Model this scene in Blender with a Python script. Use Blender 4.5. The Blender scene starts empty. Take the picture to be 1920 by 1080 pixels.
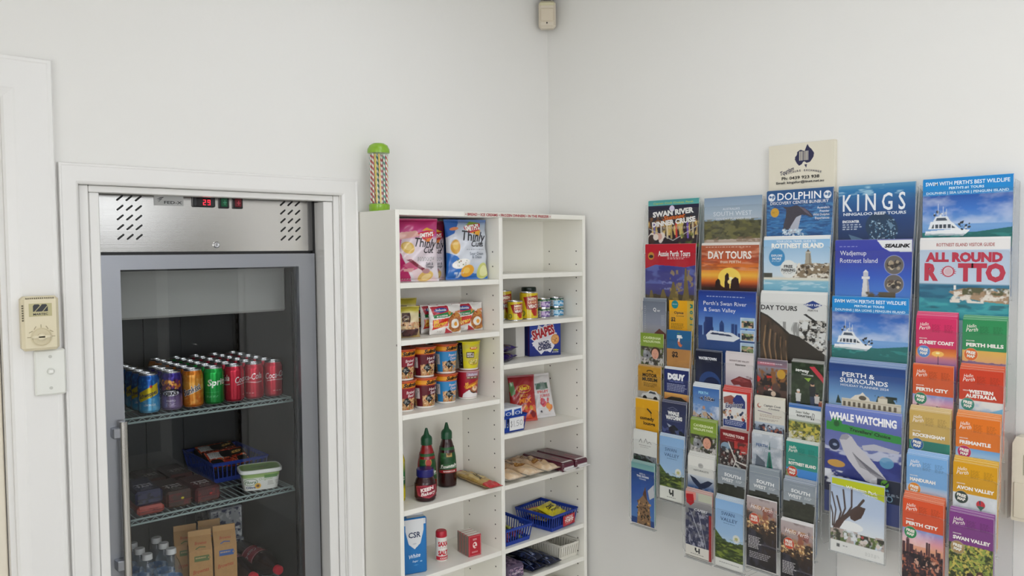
import bpy, math, random
import numpy as np
from mathutils import Matrix, Vector

SC = bpy.context.scene
COL = SC.collection
PI = math.pi
# ------------------------------------------------------------------ camera, world, exposure, lights
CAMP = Vector((-2.243, -2.300, 1.660))
YAW, PITCH, ROLL = math.radians(41.606), math.radians(-2.587), math.radians(-0.542)
fw = Vector((math.sin(YAW)*math.cos(PITCH), math.cos(YAW)*math.cos(PITCH), math.sin(PITCH)))
rt0 = Vector((math.cos(YAW), -math.sin(YAW), 0)); up0 = rt0.cross(fw)
rt = rt0*math.cos(ROLL) + up0*math.sin(ROLL); up = up0*math.cos(ROLL) - rt0*math.sin(ROLL)
cd = bpy.data.cameras.new('camera'); cam = bpy.data.objects.new('camera', cd); COL.objects.link(cam)
cam.matrix_world = Matrix(((rt.x, up.x, -fw.x, CAMP.x), (rt.y, up.y, -fw.y, CAMP.y), (rt.z, up.z, -fw.z, CAMP.z), (0, 0, 0, 1)))
cd.sensor_width = 36; cd.lens = 1505.5*36/1920; cd.clip_start = .05
SC.camera = cam
SC.view_settings.view_transform = 'Standard'; SC.view_settings.look = 'None'
SC.view_settings.gamma = 1; SC.view_settings.use_curve_mapping = False
SC.view_settings.exposure = -0.30
SC.cycles.transparent_max_bounces = 40; SC.cycles.max_bounces = 10; SC.cycles.glossy_bounces = 5
SC.cycles.diffuse_bounces = 5; SC.cycles.transmission_bounces = 8
SC.cycles.sample_clamp_indirect = 6
SC.cycles.caustics_reflective = False; SC.cycles.caustics_refractive = False
W = bpy.data.worlds.new('world'); SC.world = W; W.use_nodes = True
W.node_tree.nodes['Background'].inputs[0].default_value = (.85, .9, 1, 1)
W.node_tree.nodes['Background'].inputs[1].default_value = .15
CEIL = 2.74
LIGHTS = [(-1.20, -2.75, 8.0), (-.95, -1.10, 2.6), (-3.05, -2.75, 2.5), (-3.05, -1.50, .4)]     # ceiling panels: x, y, emission strength; second and fourth are added fill
FILL_STRENGTH = 4.3  # emission of the two added fill panels

# ------------------------------------------------------------------ colour, materials
def lin(c):
    if isinstance(c, str):
        c = c.lstrip('#'); c = [int(c[i:i+2], 16) for i in (0, 2, 4)]
    a = np.asarray(c, float)/255
    return np.where(a <= .04045, a/12.92, ((a+.055)/1.055)**2.4)
MAT = {}
def mat(key, rough=.5, metal=0., spec=.5, color=None, emit=0, bump=None, aniso=0, coat=0):
    m = bpy.data.materials.new(key); m.use_nodes = True; nt = m.node_tree; b = nt.nodes['Principled BSDF']
    b.inputs['Roughness'].default_value = rough; b.inputs['Metallic'].default_value = metal
    b.inputs['Specular IOR Level'].default_value = spec; b.inputs['Anisotropic'].default_value = aniso
    b.inputs['Coat Weight'].default_value = coat
    if color is None:
        a = nt.nodes.new('ShaderNodeVertexColor'); a.layer_name = 'Col'
        nt.links.new(a.outputs[0], b.inputs['Base Color'])
        if emit: nt.links.new(a.outputs[0], b.inputs['Emission Color']); b.inputs['Emission Strength'].default_value = emit
    else:
        c = (*lin(color), 1); b.inputs['Base Color'].default_value = c
        if emit: b.inputs['Emission Color'].default_value = c; b.inputs['Emission Strength'].default_value = emit
    if bump:
        sc_, st, dist = bump
        tc = nt.nodes.new('ShaderNodeTexCoord'); mp = nt.nodes.new('ShaderNodeMapping'); n = nt.nodes.new('ShaderNodeTexNoise'); bp = nt.nodes.new('ShaderNodeBump')
        if isinstance(sc_, tuple): mp.inputs['Scale'].default_value = sc_; n.inputs['Scale'].default_value = 1
        else: n.inputs['Scale'].default_value = sc_
        n.inputs['Detail'].default_value = 4
        bp.inputs['Strength'].default_value = st; bp.inputs['Distance'].default_value = dist
        nt.links.new(tc.outputs['Object'], mp.inputs[0]); nt.links.new(mp.outputs[0], n.inputs['Vector'])
        nt.links.new(n.outputs[0], bp.inputs['Height']); nt.links.new(bp.outputs[0], b.inputs['Normal'])
    MAT[key] = m
    return m
def clear_mat(key, tint, rough=.03, ior=1.45, body=0., bodycol=(.8, .8, .8)):
    """thin clear sheet: lets light straight through, reflects by Fresnel, a little milky body"""
    m = bpy.data.materials.new(key); m.use_nodes = True; nt = m.node_tree; nt.nodes.clear()
    out = nt.nodes.new('ShaderNodeOutputMaterial'); tr = nt.nodes.new('ShaderNodeBsdfTransparent'); gl = nt.nodes.new('ShaderNodeBsdfGlossy')
    fr = nt.nodes.new('ShaderNodeFresnel'); mx = nt.nodes.new('ShaderNodeMixShader')
    tr.inputs[0].default_value = (*tint, 1); gl.inputs['Roughness'].default_value = rough; gl.inputs[0].default_value = (1, 1, 1, 1); fr.inputs[0].default_value = ior
    src = tr.outputs[0]
    if body:
        df = nt.nodes.new('ShaderNodeBsdfDiffuse'); df.inputs[0].default_value = (*bodycol, 1); m2 = nt.nodes.new('ShaderNodeMixShader')
        m2.inputs[0].default_value = body; nt.links.new(tr.outputs[0], m2.inputs[1]); nt.links.new(df.outputs[0], m2.inputs[2]); src = m2.outputs[0]
    ge = nt.nodes.new('ShaderNodeNewGeometry'); iv = nt.nodes.new('ShaderNodeMath'); iv.operation = 'SUBTRACT'; iv.inputs[0].default_value = 1; ml = nt.nodes.new('ShaderNodeMath'); ml.operation = 'MULTIPLY'
    nt.links.new(ge.outputs['Backfacing'], iv.inputs[1]); nt.links.new(iv.outputs[0], ml.inputs[0]); nt.links.new(fr.outputs[0], ml.inputs[1]); nt.links.new(ml.outputs[0], mx.inputs[0]); nt.links.new(src, mx.inputs[1]); nt.links.new(gl.outputs[0], mx.inputs[2]); nt.links.new(mx.outputs[0], out.inputs[0])
    MAT[key] = m
mat('wall', .55, spec=.3, color=(229, 228, 224), bump=(60, .06, .004))
mat('trim', .35, spec=.45, color=(229, 228, 225), bump=(25, .04, .003))
mat('ceiling', .8, spec=.2, color=(225, 224, 218))
mat('floor', .5, color=(200, 197, 190), bump=(30, .05, .002))
mat('laminate', .42, spec=.4, color=(238, 236, 227))
mat('steel', .2, metal=1, color=(200, 198, 194), bump=((2, 2, 700), .035, .002))
mat('brushed', .38, metal=1, color=(158, 161, 167), bump=((3, 3, 500), .1, .002))
mat('liner', .42, metal=.6, color=(84, 86, 86))
mat('paint', .5); mat('paper', .42, spec=.4); mat('gloss', .22); mat('foil', .24, spec=.7); mat('canskin', .22, metal=.55)
mat('alu', .25, metal=1, color=(215, 216, 218)); mat('lamp', emit=1.0, color=(255, 250, 240)); mat('led', .4, emit=2.5)
mat('plastic', .38)
clear_mat('acrylic', (.985, .987, .988), .05, 1.3, .004)
clear_mat('acrylic_edge', (.86, .87, .87), .12, 1.45, .30, (.72, .73, .72))
clear_mat('glass', (.93, .94, .945), .01, 1.52)
clear_mat('pet', (.86, .9, .93), .06, 1.5, .05, (.55, .65, .75))
clear_mat('jarclear', (.95, .96, .95), .05, 1.45, .03)

# ------------------------------------------------------------------ mesh builder
class MB:
    def __init__(s): s.V = []; s.F = []; s.C = []; s.mats = []; s.M = []; s.S = []; s.n = 0
    def add(s, V, F, c='#ffffff', m='paint', smooth=False, raw=False):
        V = np.asarray(V, float).reshape(-1, 3); k = len(V)
        if isinstance(c, (str, tuple)): cc = np.tile(lin(c), (k, 1))
        else: cc = np.asarray(c, float)
        if m not in s.mats: s.mats.append(m)
        mi = s.mats.index(m)
        if isinstance(F, np.ndarray): groups = [F]
        else:
            d = {}
            for f in F: d.setdefault(len(f), []).append(f)
            groups = [np.array(x) for x in d.values()]
        for g in groups:
            s.F.append(g + s.n); s.M.append(np.full(len(g), mi)); s.S.append(np.full(len(g), smooth))
        s.V.append(V); s.C.append(cc); s.n += k
        return s
    def box(s, a, b, c='#ffffff', m='paint', bev=0.0, R=None, at=None):
        a = np.minimum(a, b).astype(float) if False else np.array([min(p, q) for p, q in zip(a, b)], float); b_ = np.array(b, float)
        lo = a; hi = np.array([max(p, q) for p, q in zip(a, b_)], float)
        hi = np.maximum(hi, np.array(b_)); 
        if bev <= 0:
            V = [(x, y, z) for x in (lo[0], hi[0]) for y in (lo[1], hi[1]) for z in (lo[2], hi[2])]
            F = [(0, 1, 3, 2), (4, 6, 7, 5), (0, 4, 5, 1), (2, 3, 7, 6), (0, 2, 6, 4), (1, 5, 7, 3)]
        else:
            bev = min(bev, .45*min(hi-lo)); V = []; idx = {}
            for sx in (0, 1):
                for sy in (0, 1):
                    for sz in (0, 1):
                        o = [(lo, hi)[q][i] for i, q in enumerate((sx, sy, sz))]
                        inn = [o[i] + (bev, -bev)[q] for i, q in enumerate((sx, sy, sz))]
                        for ax in range(3):
                            p = list(inn); p[ax] = o[ax]; idx[(sx, sy, sz, ax)] = len(V); V.append(p)
            F = []
            for ax in range(3):
                o1, o2 = [i for i in range(3) if i != ax]
                for sd in (0, 1):
                    q = []
                    for (i, j) in ((0, 0), (1, 0), (1, 1), (0, 1)):
                        k = [0, 0, 0]; k[ax] = sd; k[o1] = i; k[o2] = j; q.append(idx[(*k, ax)])
                    F.append(q)
                for (i, j) in ((0, 0), (0, 1), (1, 0), (1, 1)):      # edges running along ax
                    k0 = [0, 0, 0]; k0[o1] = i; k0[o2] = j; k1 = list(k0); k1[ax] = 1
                    F.append((idx[(*k0, o1)], idx[(*k0, o2)], idx[(*k1, o2)], idx[(*k1, o1)]))
            for sx in (0, 1):
                for sy in (0, 1):
                    for sz in (0, 1): F.append(tuple(idx[(sx, sy, sz, ax)] for ax in range(3)))
        V = np.array(V, float)
        ctr = (lo+hi)/2; G = []
        for f in F:                                   # orient outward
            p = V[list(f)]; nrm = np.cross(p[1]-p[0], p[2]-p[0])
            G.append(tuple(f) if nrm @ (p.mean(0)-ctr) > 0 else tuple(reversed(f)))
        if R is not None: V = V @ np.array(R).T
        if at is not None: V = V + np.array(at)
        return s.add(V, G, c, m)
    def lathe(s, prof, n=24, c='#ffffff', m='paint', at=(0, 0, 0), cols=None, R=None, cap=True, sq=None):
        """prof = [(r, z)] from bottom to top; cols = colour per profile point"""
        t = np.linspace(0, 2*PI, n, endpoint=False); V = []; C = []
        for i, (r, z) in enumerate(prof):
            cx, cy = np.cos(t), np.sin(t)
            if sq: k = (np.abs(cx)**sq+np.abs(cy)**sq)**(-1/sq); cx, cy = cx*k, cy*k
            V.append(np.stack([r*cx, r*cy, np.full(n, z)], 1)); C.append(np.tile(lin(cols[i] if cols else c), (n, 1)))
        V = np.concatenate(V); C = np.concatenate(C); F = []
        for i in range(len(prof)-1):
            for j in range(n):
                k = (j+1) % n; F.append((i*n+j, i*n+k, (i+1)*n+k, (i+1)*n+j))
        if cap: F.append(tuple(range(n))[::-1]); F.append(tuple(range((len(prof)-1)*n, len(prof)*n)))
        if R is not None: V = V @ np.array(R).T
        return s.add(V+np.array(at), F, C, m, True)
    def tube(s, pts, r, n=10, c='#ffffff', m='paint', closed=False):
        P = np.array(pts, float); k = len(P); V = []; F = []
        u = None
        for i in range(k):
            t = P[min(i+1, k-1)]-P[max(i-1, 0)] if not closed else P[(i+1) % k]-P[i-1]
            t = t/np.linalg.norm(t)
            if u is None: u = np.cross(t, (0, 0, 1) if abs(t[2]) < .9 else (1, 0, 0))
            u = u-t*(u@t); u /= np.linalg.norm(u); w = np.cross(t, u)
            for a in range(n): V.append(P[i]+r*(math.cos(2*PI*a/n)*u+math.sin(2*PI*a/n)*w))
        for i in range(k if closed else k-1):
            for a in range(n): F.append((i*n+a, i*n+(a+1) % n, ((i+1) % k)*n+(a+1) % n, ((i+1) % k)*n+a))
        if not closed: F.append(tuple(range(n))[::-1]); F.append(tuple(range((k-1)*n, k*n)))
        return s.add(V, F, c, m, True)
    def prism(s, pts, y0, y1, c='#ffffff', m='paint'):
        """polygon in x,z extruded along y"""
        k = len(pts); V = [(p[0], y0, p[1]) for p in pts]+[(p[0], y1, p[1]) for p in pts]
        ar = sum(pts[i][0]*pts[(i+1) % k][1]-pts[(i+1) % k][0]*pts[i][1] for i in range(k))
        F = [tuple(range(k)), tuple(range(2*k-1, k-1, -1))]+[(i, i+k, (i+1) % k+k, (i+1) % k) for i in range(k)]
        if (ar < 0) == (y0 < y1): F = [tuple(reversed(f)) for f in F]
        return s.add(V, F, c, m)
    def build(s, name, parent=None, loc=(0, 0, 0), rz=0, smooth_all=False, ang=35):
        V = np.concatenate(s.V); C = np.concatenate(s.C)
        me = bpy.data.meshes.new(name); me.vertices.add(len(V)); me.vertices.foreach_set('co', V.astype(np.float32).ravel())
        nl = sum(g.size for g in s.F); npoly = sum(len(g) for g in s.F)
        me.loops.add(nl); me.polygons.add(npoly)
        me.loops.foreach_set('vertex_index', np.concatenate([g.ravel() for g in s.F]).astype(np.int32))
        tot = np.concatenate([np.full(len(g), g.shape[1]) for g in s.F]); st = np.concatenate([[0], np.cumsum(tot)[:-1]])
        me.polygons.foreach_set('loop_start', st.astype(np.int32)); me.polygons.foreach_set('loop_total', tot.astype(np.int32))
        me.polygons.foreach_set('material_index', np.concatenate(s.M).astype(np.int32))
        me.polygons.foreach_set('use_smooth', np.concatenate(s.S).astype(bool))
        for k in s.mats: me.materials.append(MAT[k])
        me.update(calc_edges=True)
        a = me.color_attributes.new('Col', 'FLOAT_COLOR', 'POINT')
        a.data.foreach_set('color', np.concatenate([C, np.ones((len(C), 1))], 1).astype(np.float32).ravel())
        if any(x.any() for x in s.S): me.set_sharp_from_angle(angle=math.radians(ang))
        o = bpy.data.objects.new(name, me); COL.objects.link(o)
        o.location = loc; o.rotation_euler = (0, 0, rz)
        if parent: o.parent = parent
        return o
def tag(o, label, cat, group=None):
    o['label'] = label; o['category'] = cat
    if group: o['group'] = group
    return o
def root(name, loc, label, cat, rz=0, group=None):
    o = bpy.data.objects.new(name, None); COL.objects.link(o); o.empty_display_size = .05
    o.location = loc; o.rotation_euler = (0, 0, rz); return tag(o, label, cat, group)
def struct(o): o['kind'] = 'structure'; return o
def dup(o, loc, label=None, group=None, rz=None, cat=None):
    c = o.copy(); COL.objects.link(c); c.location = loc
    if rz is not None: c.rotation_euler = (c.rotation_euler[0], c.rotation_euler[1], rz)
    if label: c['label'] = label
    if group: c['group'] = group
    for ch in list(o.children):
        d = ch.copy(); COL.objects.link(d); d.parent = c
        for g in list(ch.children):
            e = g.copy(); COL.objects.link(e); e.parent = d
    return c

# ------------------------------------------------------------------ lettering (the built-in font, as flat triangles)
_G = {}
def glyphs(body, bold=0., shear=0., res=2):
    key = (body, bold, shear, res)
    if key in _G: return _G[key]
    cu = bpy.data.curves.new('t', 'FONT'); cu.body = body; cu.size = 1; cu.offset = bold; cu.shear = shear; cu.resolution_u = res; cu.fill_mode = 'FRONT'
    ob = bpy.data.objects.new('t', cu); me = ob.to_mesh(); me.calc_loop_triangles()
    V = np.zeros(len(me.vertices)*3); me.vertices.foreach_get('co', V); V = V.reshape(-1, 3)[:, :2]
    T = np.zeros(len(me.loop_triangles)*3, int); me.loop_triangles.foreach_get('vertices', T); T = T.reshape(-1, 3)
    ob.to_mesh_clear(); bpy.data.objects.remove(ob); bpy.data.curves.remove(cu)
    if len(V) == 0: V = np.zeros((1, 2)); T = np.zeros((0, 3), int)
    V = V-np.array([V[:, 0].min(), 0]); V = V/.73          # cap height becomes about 1
    p = V[T]; sgn = np.cross(p[:, 1]-p[:, 0], p[:, 2]-p[:, 0]) if len(T) else np.zeros(0)
    T = np.where((sgn < 0)[:, None], T[:, ::-1], T)
    _G[key] = (V, T); return _G[key]

# ------------------------------------------------------------------ printed covers: a fine grid of coloured points, painted by rules
class Cv:
    def __init__(s, w, h, cell=.0011, bg='#ffffff'):
        s.w, s.h = w, h; s.nx = max(4, int(w/cell)); s.ny = max(4, int(h/cell)); s.cell = cell
        s.U, s.Vv = np.meshgrid(np.linspace(0, 1, s.nx), np.linspace(0, 1, s.ny)); s.A = np.tile(lin(bg), (s.ny, s.nx, 1)); s.T = []
    def put(s, mask, c):
        m = np.clip(mask, 0, 1)[..., None]; cc = lin(c) if isinstance(c, (str, tuple)) else c
        s.A = s.A*(1-m)+cc*m; return s
    def _r(s, v0, v1): return np.clip((s.Vv-v0)*s.ny+.5, 0, 1)*np.clip((v1-s.Vv)*s.ny+.5, 0, 1)
    def rect(s, u0, v0, u1, v1, c, a=1): return s.put(a*s._r(v0, v1)*np.clip((s.U-u0)*s.nx+.5, 0, 1)*np.clip((u1-s.U)*s.nx+.5, 0, 1), c)
    def grad(s, stops, u0=0, u1=1):
        v = np.array([p[0] for p in stops]); cs = np.array([lin(p[1]) for p in stops])
        g = np.stack([np.interp(s.Vv, v, cs[:, i]) for i in range(3)], -1)
        return s.put(s._r(v[0], v[-1])*((s.U >= u0) & (s.U <= u1)), g)
    def ell(s, cu, cv, r, c, k=1., a=1, rot=0, soft=0):
        """r in widths of the cover, k = height/width"""
        x = (s.U-cu)*s.w; y = (s.Vv-cv)*s.h
        if rot: t = math.radians(rot); x, y = x*math.cos(t)+y*math.sin(t), -x*math.sin(t)+y*math.cos(t)
        d = np.sqrt((x/(r*s.w))**2+(y/(r*k*s.w))**2)
        return s.put(a*np.clip((1-d)*(r*s.w/s.cell if not soft else 1/soft)+(.5 if not soft else 0), 0, 1), c)
    def poly(s, pts, c, a=1):
        P = np.array(pts, float); ins = np.zeros(s.U.shape, bool); j = len(P)-1
        for i in range(len(P)):
            yi, yj, xi, xj = P[i, 1], P[j, 1], P[i, 0], P[j, 0]
            if yi != yj: ins ^= ((yi > s.Vv) != (yj > s.Vv)) & (s.U < (xj-xi)*(s.Vv-yi)/(yj-yi)+xi)
            j = i
        return s.put(a*ins.astype(float), c)
    def line(s, pts, wd, c, a=1):
        """wd in metres"""
        m = np.zeros(s.U.shape); X = s.U*s.w; Y = s.Vv*s.h
        for (p, q) in zip(pts[:-1], pts[1:]):
            px, py, qx, qy = p[0]*s.w, p[1]*s.h, q[0]*s.w, q[1]*s.h; dx, dy = qx-px, qy-py; L = dx*dx+dy*dy+1e-12
            t = np.clip(((X-px)*dx+(Y-py)*dy)/L, 0, 1); d = np.hypot(X-px-t*dx, Y-py-t*dy)
            m = np.maximum(m, np.clip((wd/2-d)/s.cell+.5, 0, 1))
        return s.put(a*m, c)
    def nz(s, fx, fy, seed=0, octv=3):
        out = 0; amp = 1; tot = 0; rg = np.random.RandomState(seed)
        for o in range(octv):
            gx, gy = int(fx*2**o)+2, int(fy*2**o)+2; g = rg.rand(gy+1, gx+1)
            x = s.U*fx*2**o; y = s.Vv*fy*2**o; xi = np.minimum(x.astype(int), gx-1); yi = np.minimum(y.astype(int), gy-1); tx = x-xi; ty = y-yi
            tx = tx*tx*(3-2*tx); ty = ty*ty*(3-2*ty)
            out = out+amp*(g[yi, xi]*(1-tx)*(1-ty)+g[yi, xi+1]*tx*(1-ty)+g[yi+1, xi]*(1-tx)*ty+g[yi+1, xi+1]*tx*ty); tot += amp; amp *= .55
        return out/tot
    def tex(s, v0, v1, c, f=(8, 8), thr=.5, seed=1, a=1, u0=0, u1=1, sharp=8, octv=3):
        """ragged patches of colour c between rows v0..v1"""
        n = np.clip((s.nz(f[0], f[1], seed, octv)-thr)*sharp+.5, 0, 1)
        return s.put(a*n*s._r(v0, v1)*((s.U >= u0) & (s.U <= u1)), c)
    def hills(s, v, amp, c, f=4, seed=1, v1=1.01, octv=4):
        """everything below a wavy line"""
        n = s.nz(f, .01, seed, octv); return s.put((s.Vv > v+(n-.5)*2*amp)*s._r(-.01, v1), c)
    def blobs(s, n, box, size, cols, seed=1, k=1., a=1):
        rg = random.Random(seed); u0, v0, u1, v1 = box
        for i in range(n):
            cu, cv = rg.uniform(u0, u1), rg.uniform(v0, v1); r = size*rg.uniform(.5, 1.4)
            i0, i1 = max(0, int((cu-r*1.5)*s.nx)), min(s.nx, int((cu+r*1.5)*s.nx)+2); rr = r*s.w/s.h*max(k, .3)*1.5
            j0, j1 = max(0, int((cv-rr)*s.ny)), min(s.ny, int((cv+rr)*s.ny)+2)
            if i1 <= i0 or j1 <= j0: continue
            x = (s.U[j0:j1, i0:i1]-cu)*s.w; y = (s.Vv[j0:j1, i0:i1]-cv)*s.h; t = rg.uniform(0, PI) if k != 1 else 0
            x, y = x*math.cos(t)+y*math.sin(t), -x*math.sin(t)+y*math.cos(t)
            d = np.sqrt((x/(r*s.w))**2+(y/(r*k*s.w))**2); m = a*np.clip((1-d)*r*s.w/s.cell+.5, 0, 1)[..., None]
            s.A[j0:j1, i0:i1] = s.A[j0:j1, i0:i1]*(1-m)+lin(rg.choice(cols))*m
        return s
    def text(s, body, u, v, size, c='#ffffff', al='c', bold=.012, it=0., fit=None, rot=0, sx=1., gap=None):
        """u,v = baseline anchor; size = cap height in metres; fit = width in metres"""
        s.T.append((body, u, v, size, c, al, bold, it, fit, rot, sx)); return s
    def small(s, u0, u1, v0, v1, rows, c='#ffffff', a=.8, seed=3, th=.5):
        """rows of unreadably fine print as short dashes"""
        rg = random.Random(seed); st = (v1-v0)/rows
        for i in range(rows):
            u = u0; e = u1-rg.uniform(0, .25)*(u1-u0)
            while u < e-.01:
                w = rg.uniform(.03, .09)*(1 if s.w < .12 else .6); s.rect(u, v0+i*st, min(u+w, e), v0+(i+th)*st, c, a); u += w+.018
        return s
    def mesh(s, mb, pos, m='paper', off=.0005, sub=0., smooth=False, wrapx=False):
        """pos(u, v, n) -> xyz arrays"""
        V = pos(s.U.ravel(), s.Vv.ravel(), np.zeros(s.U.size)); i = np.arange(s.nx*s.ny).reshape(s.ny, s.nx)
        F = np.stack([i[1:, :-1].ravel(), i[1:, 1:].ravel(), i[:-1, 1:].ravel(), i[:-1, :-1].ravel()], 1)
        mb.add(V, F, s.A.reshape(-1, 3), m, smooth)
        for k, (body, u, v, size, c, al, bold, it, fit, rot, sx) in enumerate(s.T):
            P, T = glyphs(body, bold, it)
            if len(T) == 0: continue
            P = P*size*np.array([sx, 1]); wd = P[:, 0].max()
            if fit: P = P*np.array([fit/wd, 1]); wd = fit
            P = P-np.array([{'l': 0, 'c': wd/2, 'r': wd}[al], 0])
            if rot: t = math.radians(rot); P = P @ np.array([[math.cos(t), math.sin(t)], [-math.sin(t), math.cos(t)]])
            uu = u+P[:, 0]/s.w; vv = v-P[:, 1]/s.h
            if sub:
                for _ in range(4):
                    q = np.stack([uu[T]*s.w, vv[T]*s.h], -1); e = np.max(np.linalg.norm(q-np.roll(q, 1, 1), axis=2), axis=1); big = e > sub
                    if not big.any(): break
                    B = T[big]; n0 = len(uu); a_, b_, c_ = B[:, 0], B[:, 1], B[:, 2]; kk = len(B)
                    uu = np.concatenate([uu, (uu[a_]+uu[b_])/2, (uu[b_]+uu[c_])/2, (uu[c_]+uu[a_])/2]); vv = np.concatenate([vv, (vv[a_]+vv[b_])/2, (vv[b_]+vv[c_])/2, (vv[c_]+vv[a_])/2])
                    ab = n0+np.arange(kk); bc = ab+kk; ca = bc+kk
                    T = np.concatenate([T[~big], np.stack([a_, ab, ca], 1), np.stack([ab, b_, bc], 1), np.stack([ca, bc, c_], 1), np.stack([ab, bc, ca], 1)])
            ok = np.all((uu[T] > .002) & (uu[T] < .998) & (vv[T] > 0) & (vv[T] < 1), axis=1); T = T[ok]
            if len(T): mb.add(pos(uu, vv, np.full(len(uu), off*(1+.15*k))), T, c, m, smooth)
        return mb
def flat(w, h, y=0., x0=0., z0=0.):
    return lambda u, v, n: np.stack([x0+(u-.5)*w, y-n, z0+h*(1-v)], -1)
# ------------------------------------------------------------------ the room
XL, YF = -4.4, -4.6
NX0, NX1, NZ = -1.667, -.957, 1.845          # niche hole in the back wall
DX0, DX1, DZ = -2.70, -1.862, 2.045          # door opening in the back wall
def sbox(name, boxes, m, c='#ffffff', bev=0): 
    b = MB()
    for p, q in boxes: b.box(p, q, c, m, bev)
    return struct(b.build(name))
T_ = .08
sbox('wall_back', [((XL, 0, 0), (DX0, T_, CEIL)), ((DX0, 0, DZ), (DX1, T_, CEIL)), ((DX1, 0, 0), (NX0-.03, T_, CEIL)),
                   ((NX0-.03, 0, NZ), (NX1+.02, T_, CEIL)), ((NX1+.02, 0, 0), (0, T_, CEIL))], 'wall')
sbox('wall_right', [((0, YF, 0), (.1, .1, CEIL))], 'wall')
sbox('wall_left', [((XL-.1, YF, 0), (XL, .1, CEIL))], 'wall')
sbox('wall_front', [((XL-.1, YF-.1, 0), (.1, YF, CEIL))], 'plastic', '#8c8780')
sbox('floor', [((XL-.1, YF-.1, -.1), (.1, 1.0, 0))], 'floor')
sbox('ceiling', [((XL-.1, YF-.1, CEIL), (.1, .1, CEIL+.1))], 'ceiling')
sbox('wall_niche', [((NX0-.06, T_, 0), (NX0-.03, .95, 2.0)), ((NX1+.02, T_, 0), (NX1+.05, .95, 2.0)), ((NX0-.06, .92, 0), (NX1+.05, .95, 2.0)),
                    ((NX0-.03, T_, 1.97), (NX1+.02, .92, 2.0))], 'wall')
# door surround at far left (moulded), door leaf, and an added, unseen dark panel on the right wall
def surround(name, x0, x1, zt, wl, wr, wt, prof):
    """mitred casing: prof = [(share of the width from the inner edge, depth)]"""
    b = MB(); n = len(prof); V = []
    for t, d in prof: V += [(x0-t*wl, -d, 0), (x0-t*wl, -d, zt+t*wt), (x1+t*wr, -d, zt+t*wt), (x1+t*wr, -d, 0)]
    F = [(i*4+k, (i+1)*4+k, (i+1)*4+k+1, i*4+k+1) for i in range(n-1) for k in range(3)]
    F = [tuple(reversed(f)) for f in F]
    b.add(V, F, m='trim'); return struct(b.build(name))
surround('trim_1', DX0, DX1, DZ, .112, .112, .105, [(0, 0), (0, .008), (.05, .012), (.22, .0165), (.26, .018), (.88, .018), (.91, .0195), (.97, .0195), (1, .017), (1, 0)])
b = MB(); b.box((DX0, .005, 0), (DX0+.018, T_, DZ), m='trim'); b.box((DX1-.012, .005, 0), (DX1, T_, DZ), m='trim'); b.box((DX0, .005, DZ-.012), (DX1, T_, DZ), m='trim'); struct(b.build('trim_2'))
b = MB(); b.box((DX0+.02, .03, .008), (DX1-.014, .07, DZ-.014), '#e4dccb', 'plastic', .003)
for zz in (.2, 1.1): b.box((DX0+.12, .024, zz), (DX1-.13, .031, zz+.75), '#e4dccb', 'plastic', .006)
dl = struct(b.build('door_1'))
b = MB(); b.tube([(DX0+.07, .03, 1.0), (DX0+.07, -.02, 1.0), (DX0+.09, -.035, 1.0), (DX0+.18, -.035, 1.0)], .009, 10, m='steel'); b.build('handle', dl)
surround('trim_3', -1.698, -.935, 1.845, .045, .057, .053, [(0, 0), (0, .011), (.06, .014), (.14, .016), (.84, .016), (.90, .0175), (.97, .0175), (1, .015), (1, 0)])
b = MB()
b.box((-1.694, .004, 0), (-1.671, .05, 1.844), m='trim', bev=.002); b.box((-.956, .004, 0), (-.9365, T_, 1.844), m='trim', bev=.002)
b.box((-1.669, .010, 0), (-1.644, .05, 1.826), m='trim', bev=.002); b.box((-.989, .010, 0), (-.9575, T_, 1.825), m='trim', bev=.002)
b.box((-1.670, .006, 1.8265), (-.957, .05, 1.844), m='trim', bev=.002); struct(b.build('trim_4'))
b = MB(); b.box((-.018, -4.30, 0), (0, -2.80, 2.12), m='trim', bev=.003); b.box((-.030, -4.23, .01), (-.012, -3.545, 2.05), '#37332f', 'plastic', .003); b.box((-.030, -3.54, .01), (-.012, -2.87, 2.05), '#4a433c', 'plastic', .003); d2 = struct(b.build('dark_reflection_panel'))  # added door-shaped panel, kept dark for the reflections in the fridge
b = MB(); b.tube([(-.028, -3.5, 1.0), (-.07, -3.5, 1.0), (-.08, -3.52, 1.0), (-.08, -3.61, 1.0)], .009, 10, m='steel'); b.build('handle', d2)
mat('reflection_glow', .5, color=(238, 243, 250), emit=4.0)
b = MB(); b.box((-.62, YF, 1.86), (-.05, YF+.012, 2.32), '#ffffff', 'reflection_glow'); w1 = struct(b.build('glow_panel_1'))  # added unseen panel, glowing to put a bright reflection on the fridge header
b = MB()
for p, q in (((-.66, YF, 1.82), (-.01, YF+.03, 1.86)), ((-.66, YF, 2.32), (-.01, YF+.03, 2.36)), ((-.66, YF, 1.82), (-.62, YF+.03, 2.36)), ((-.05, YF, 1.82), (-.01, YF+.03, 2.36))): b.box(p, q, m='trim')
b.build('glow_panel_frame', w1)
mat('fill_glow', .5, color=(248, 249, 252), emit=FILL_STRENGTH)
b = MB(); b.box((-3.60, YF, .70), (-1.10, YF+.010, 2.30), '#ffffff', 'fill_glow'); w2 = struct(b.build('glow_panel_2'))  # added glowing panel on the unseen front wall, soft fill for the room
b = MB()
for p, q in (((-3.66, YF, .64), (-1.04, YF+.04, .70)), ((-3.66, YF, 2.30), (-1.04, YF+.04, 2.36)), ((-3.66, YF, .64), (-3.60, YF+.04, 2.36)), ((-1.10, YF, .64), (-1.04, YF+.04, 2.36)), ((-2.37, YF, .7), (-2.33, YF+.04, 2.3))): b.box(p, q, m='trim')
b.build('glow_panel_frame', w2)
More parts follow.
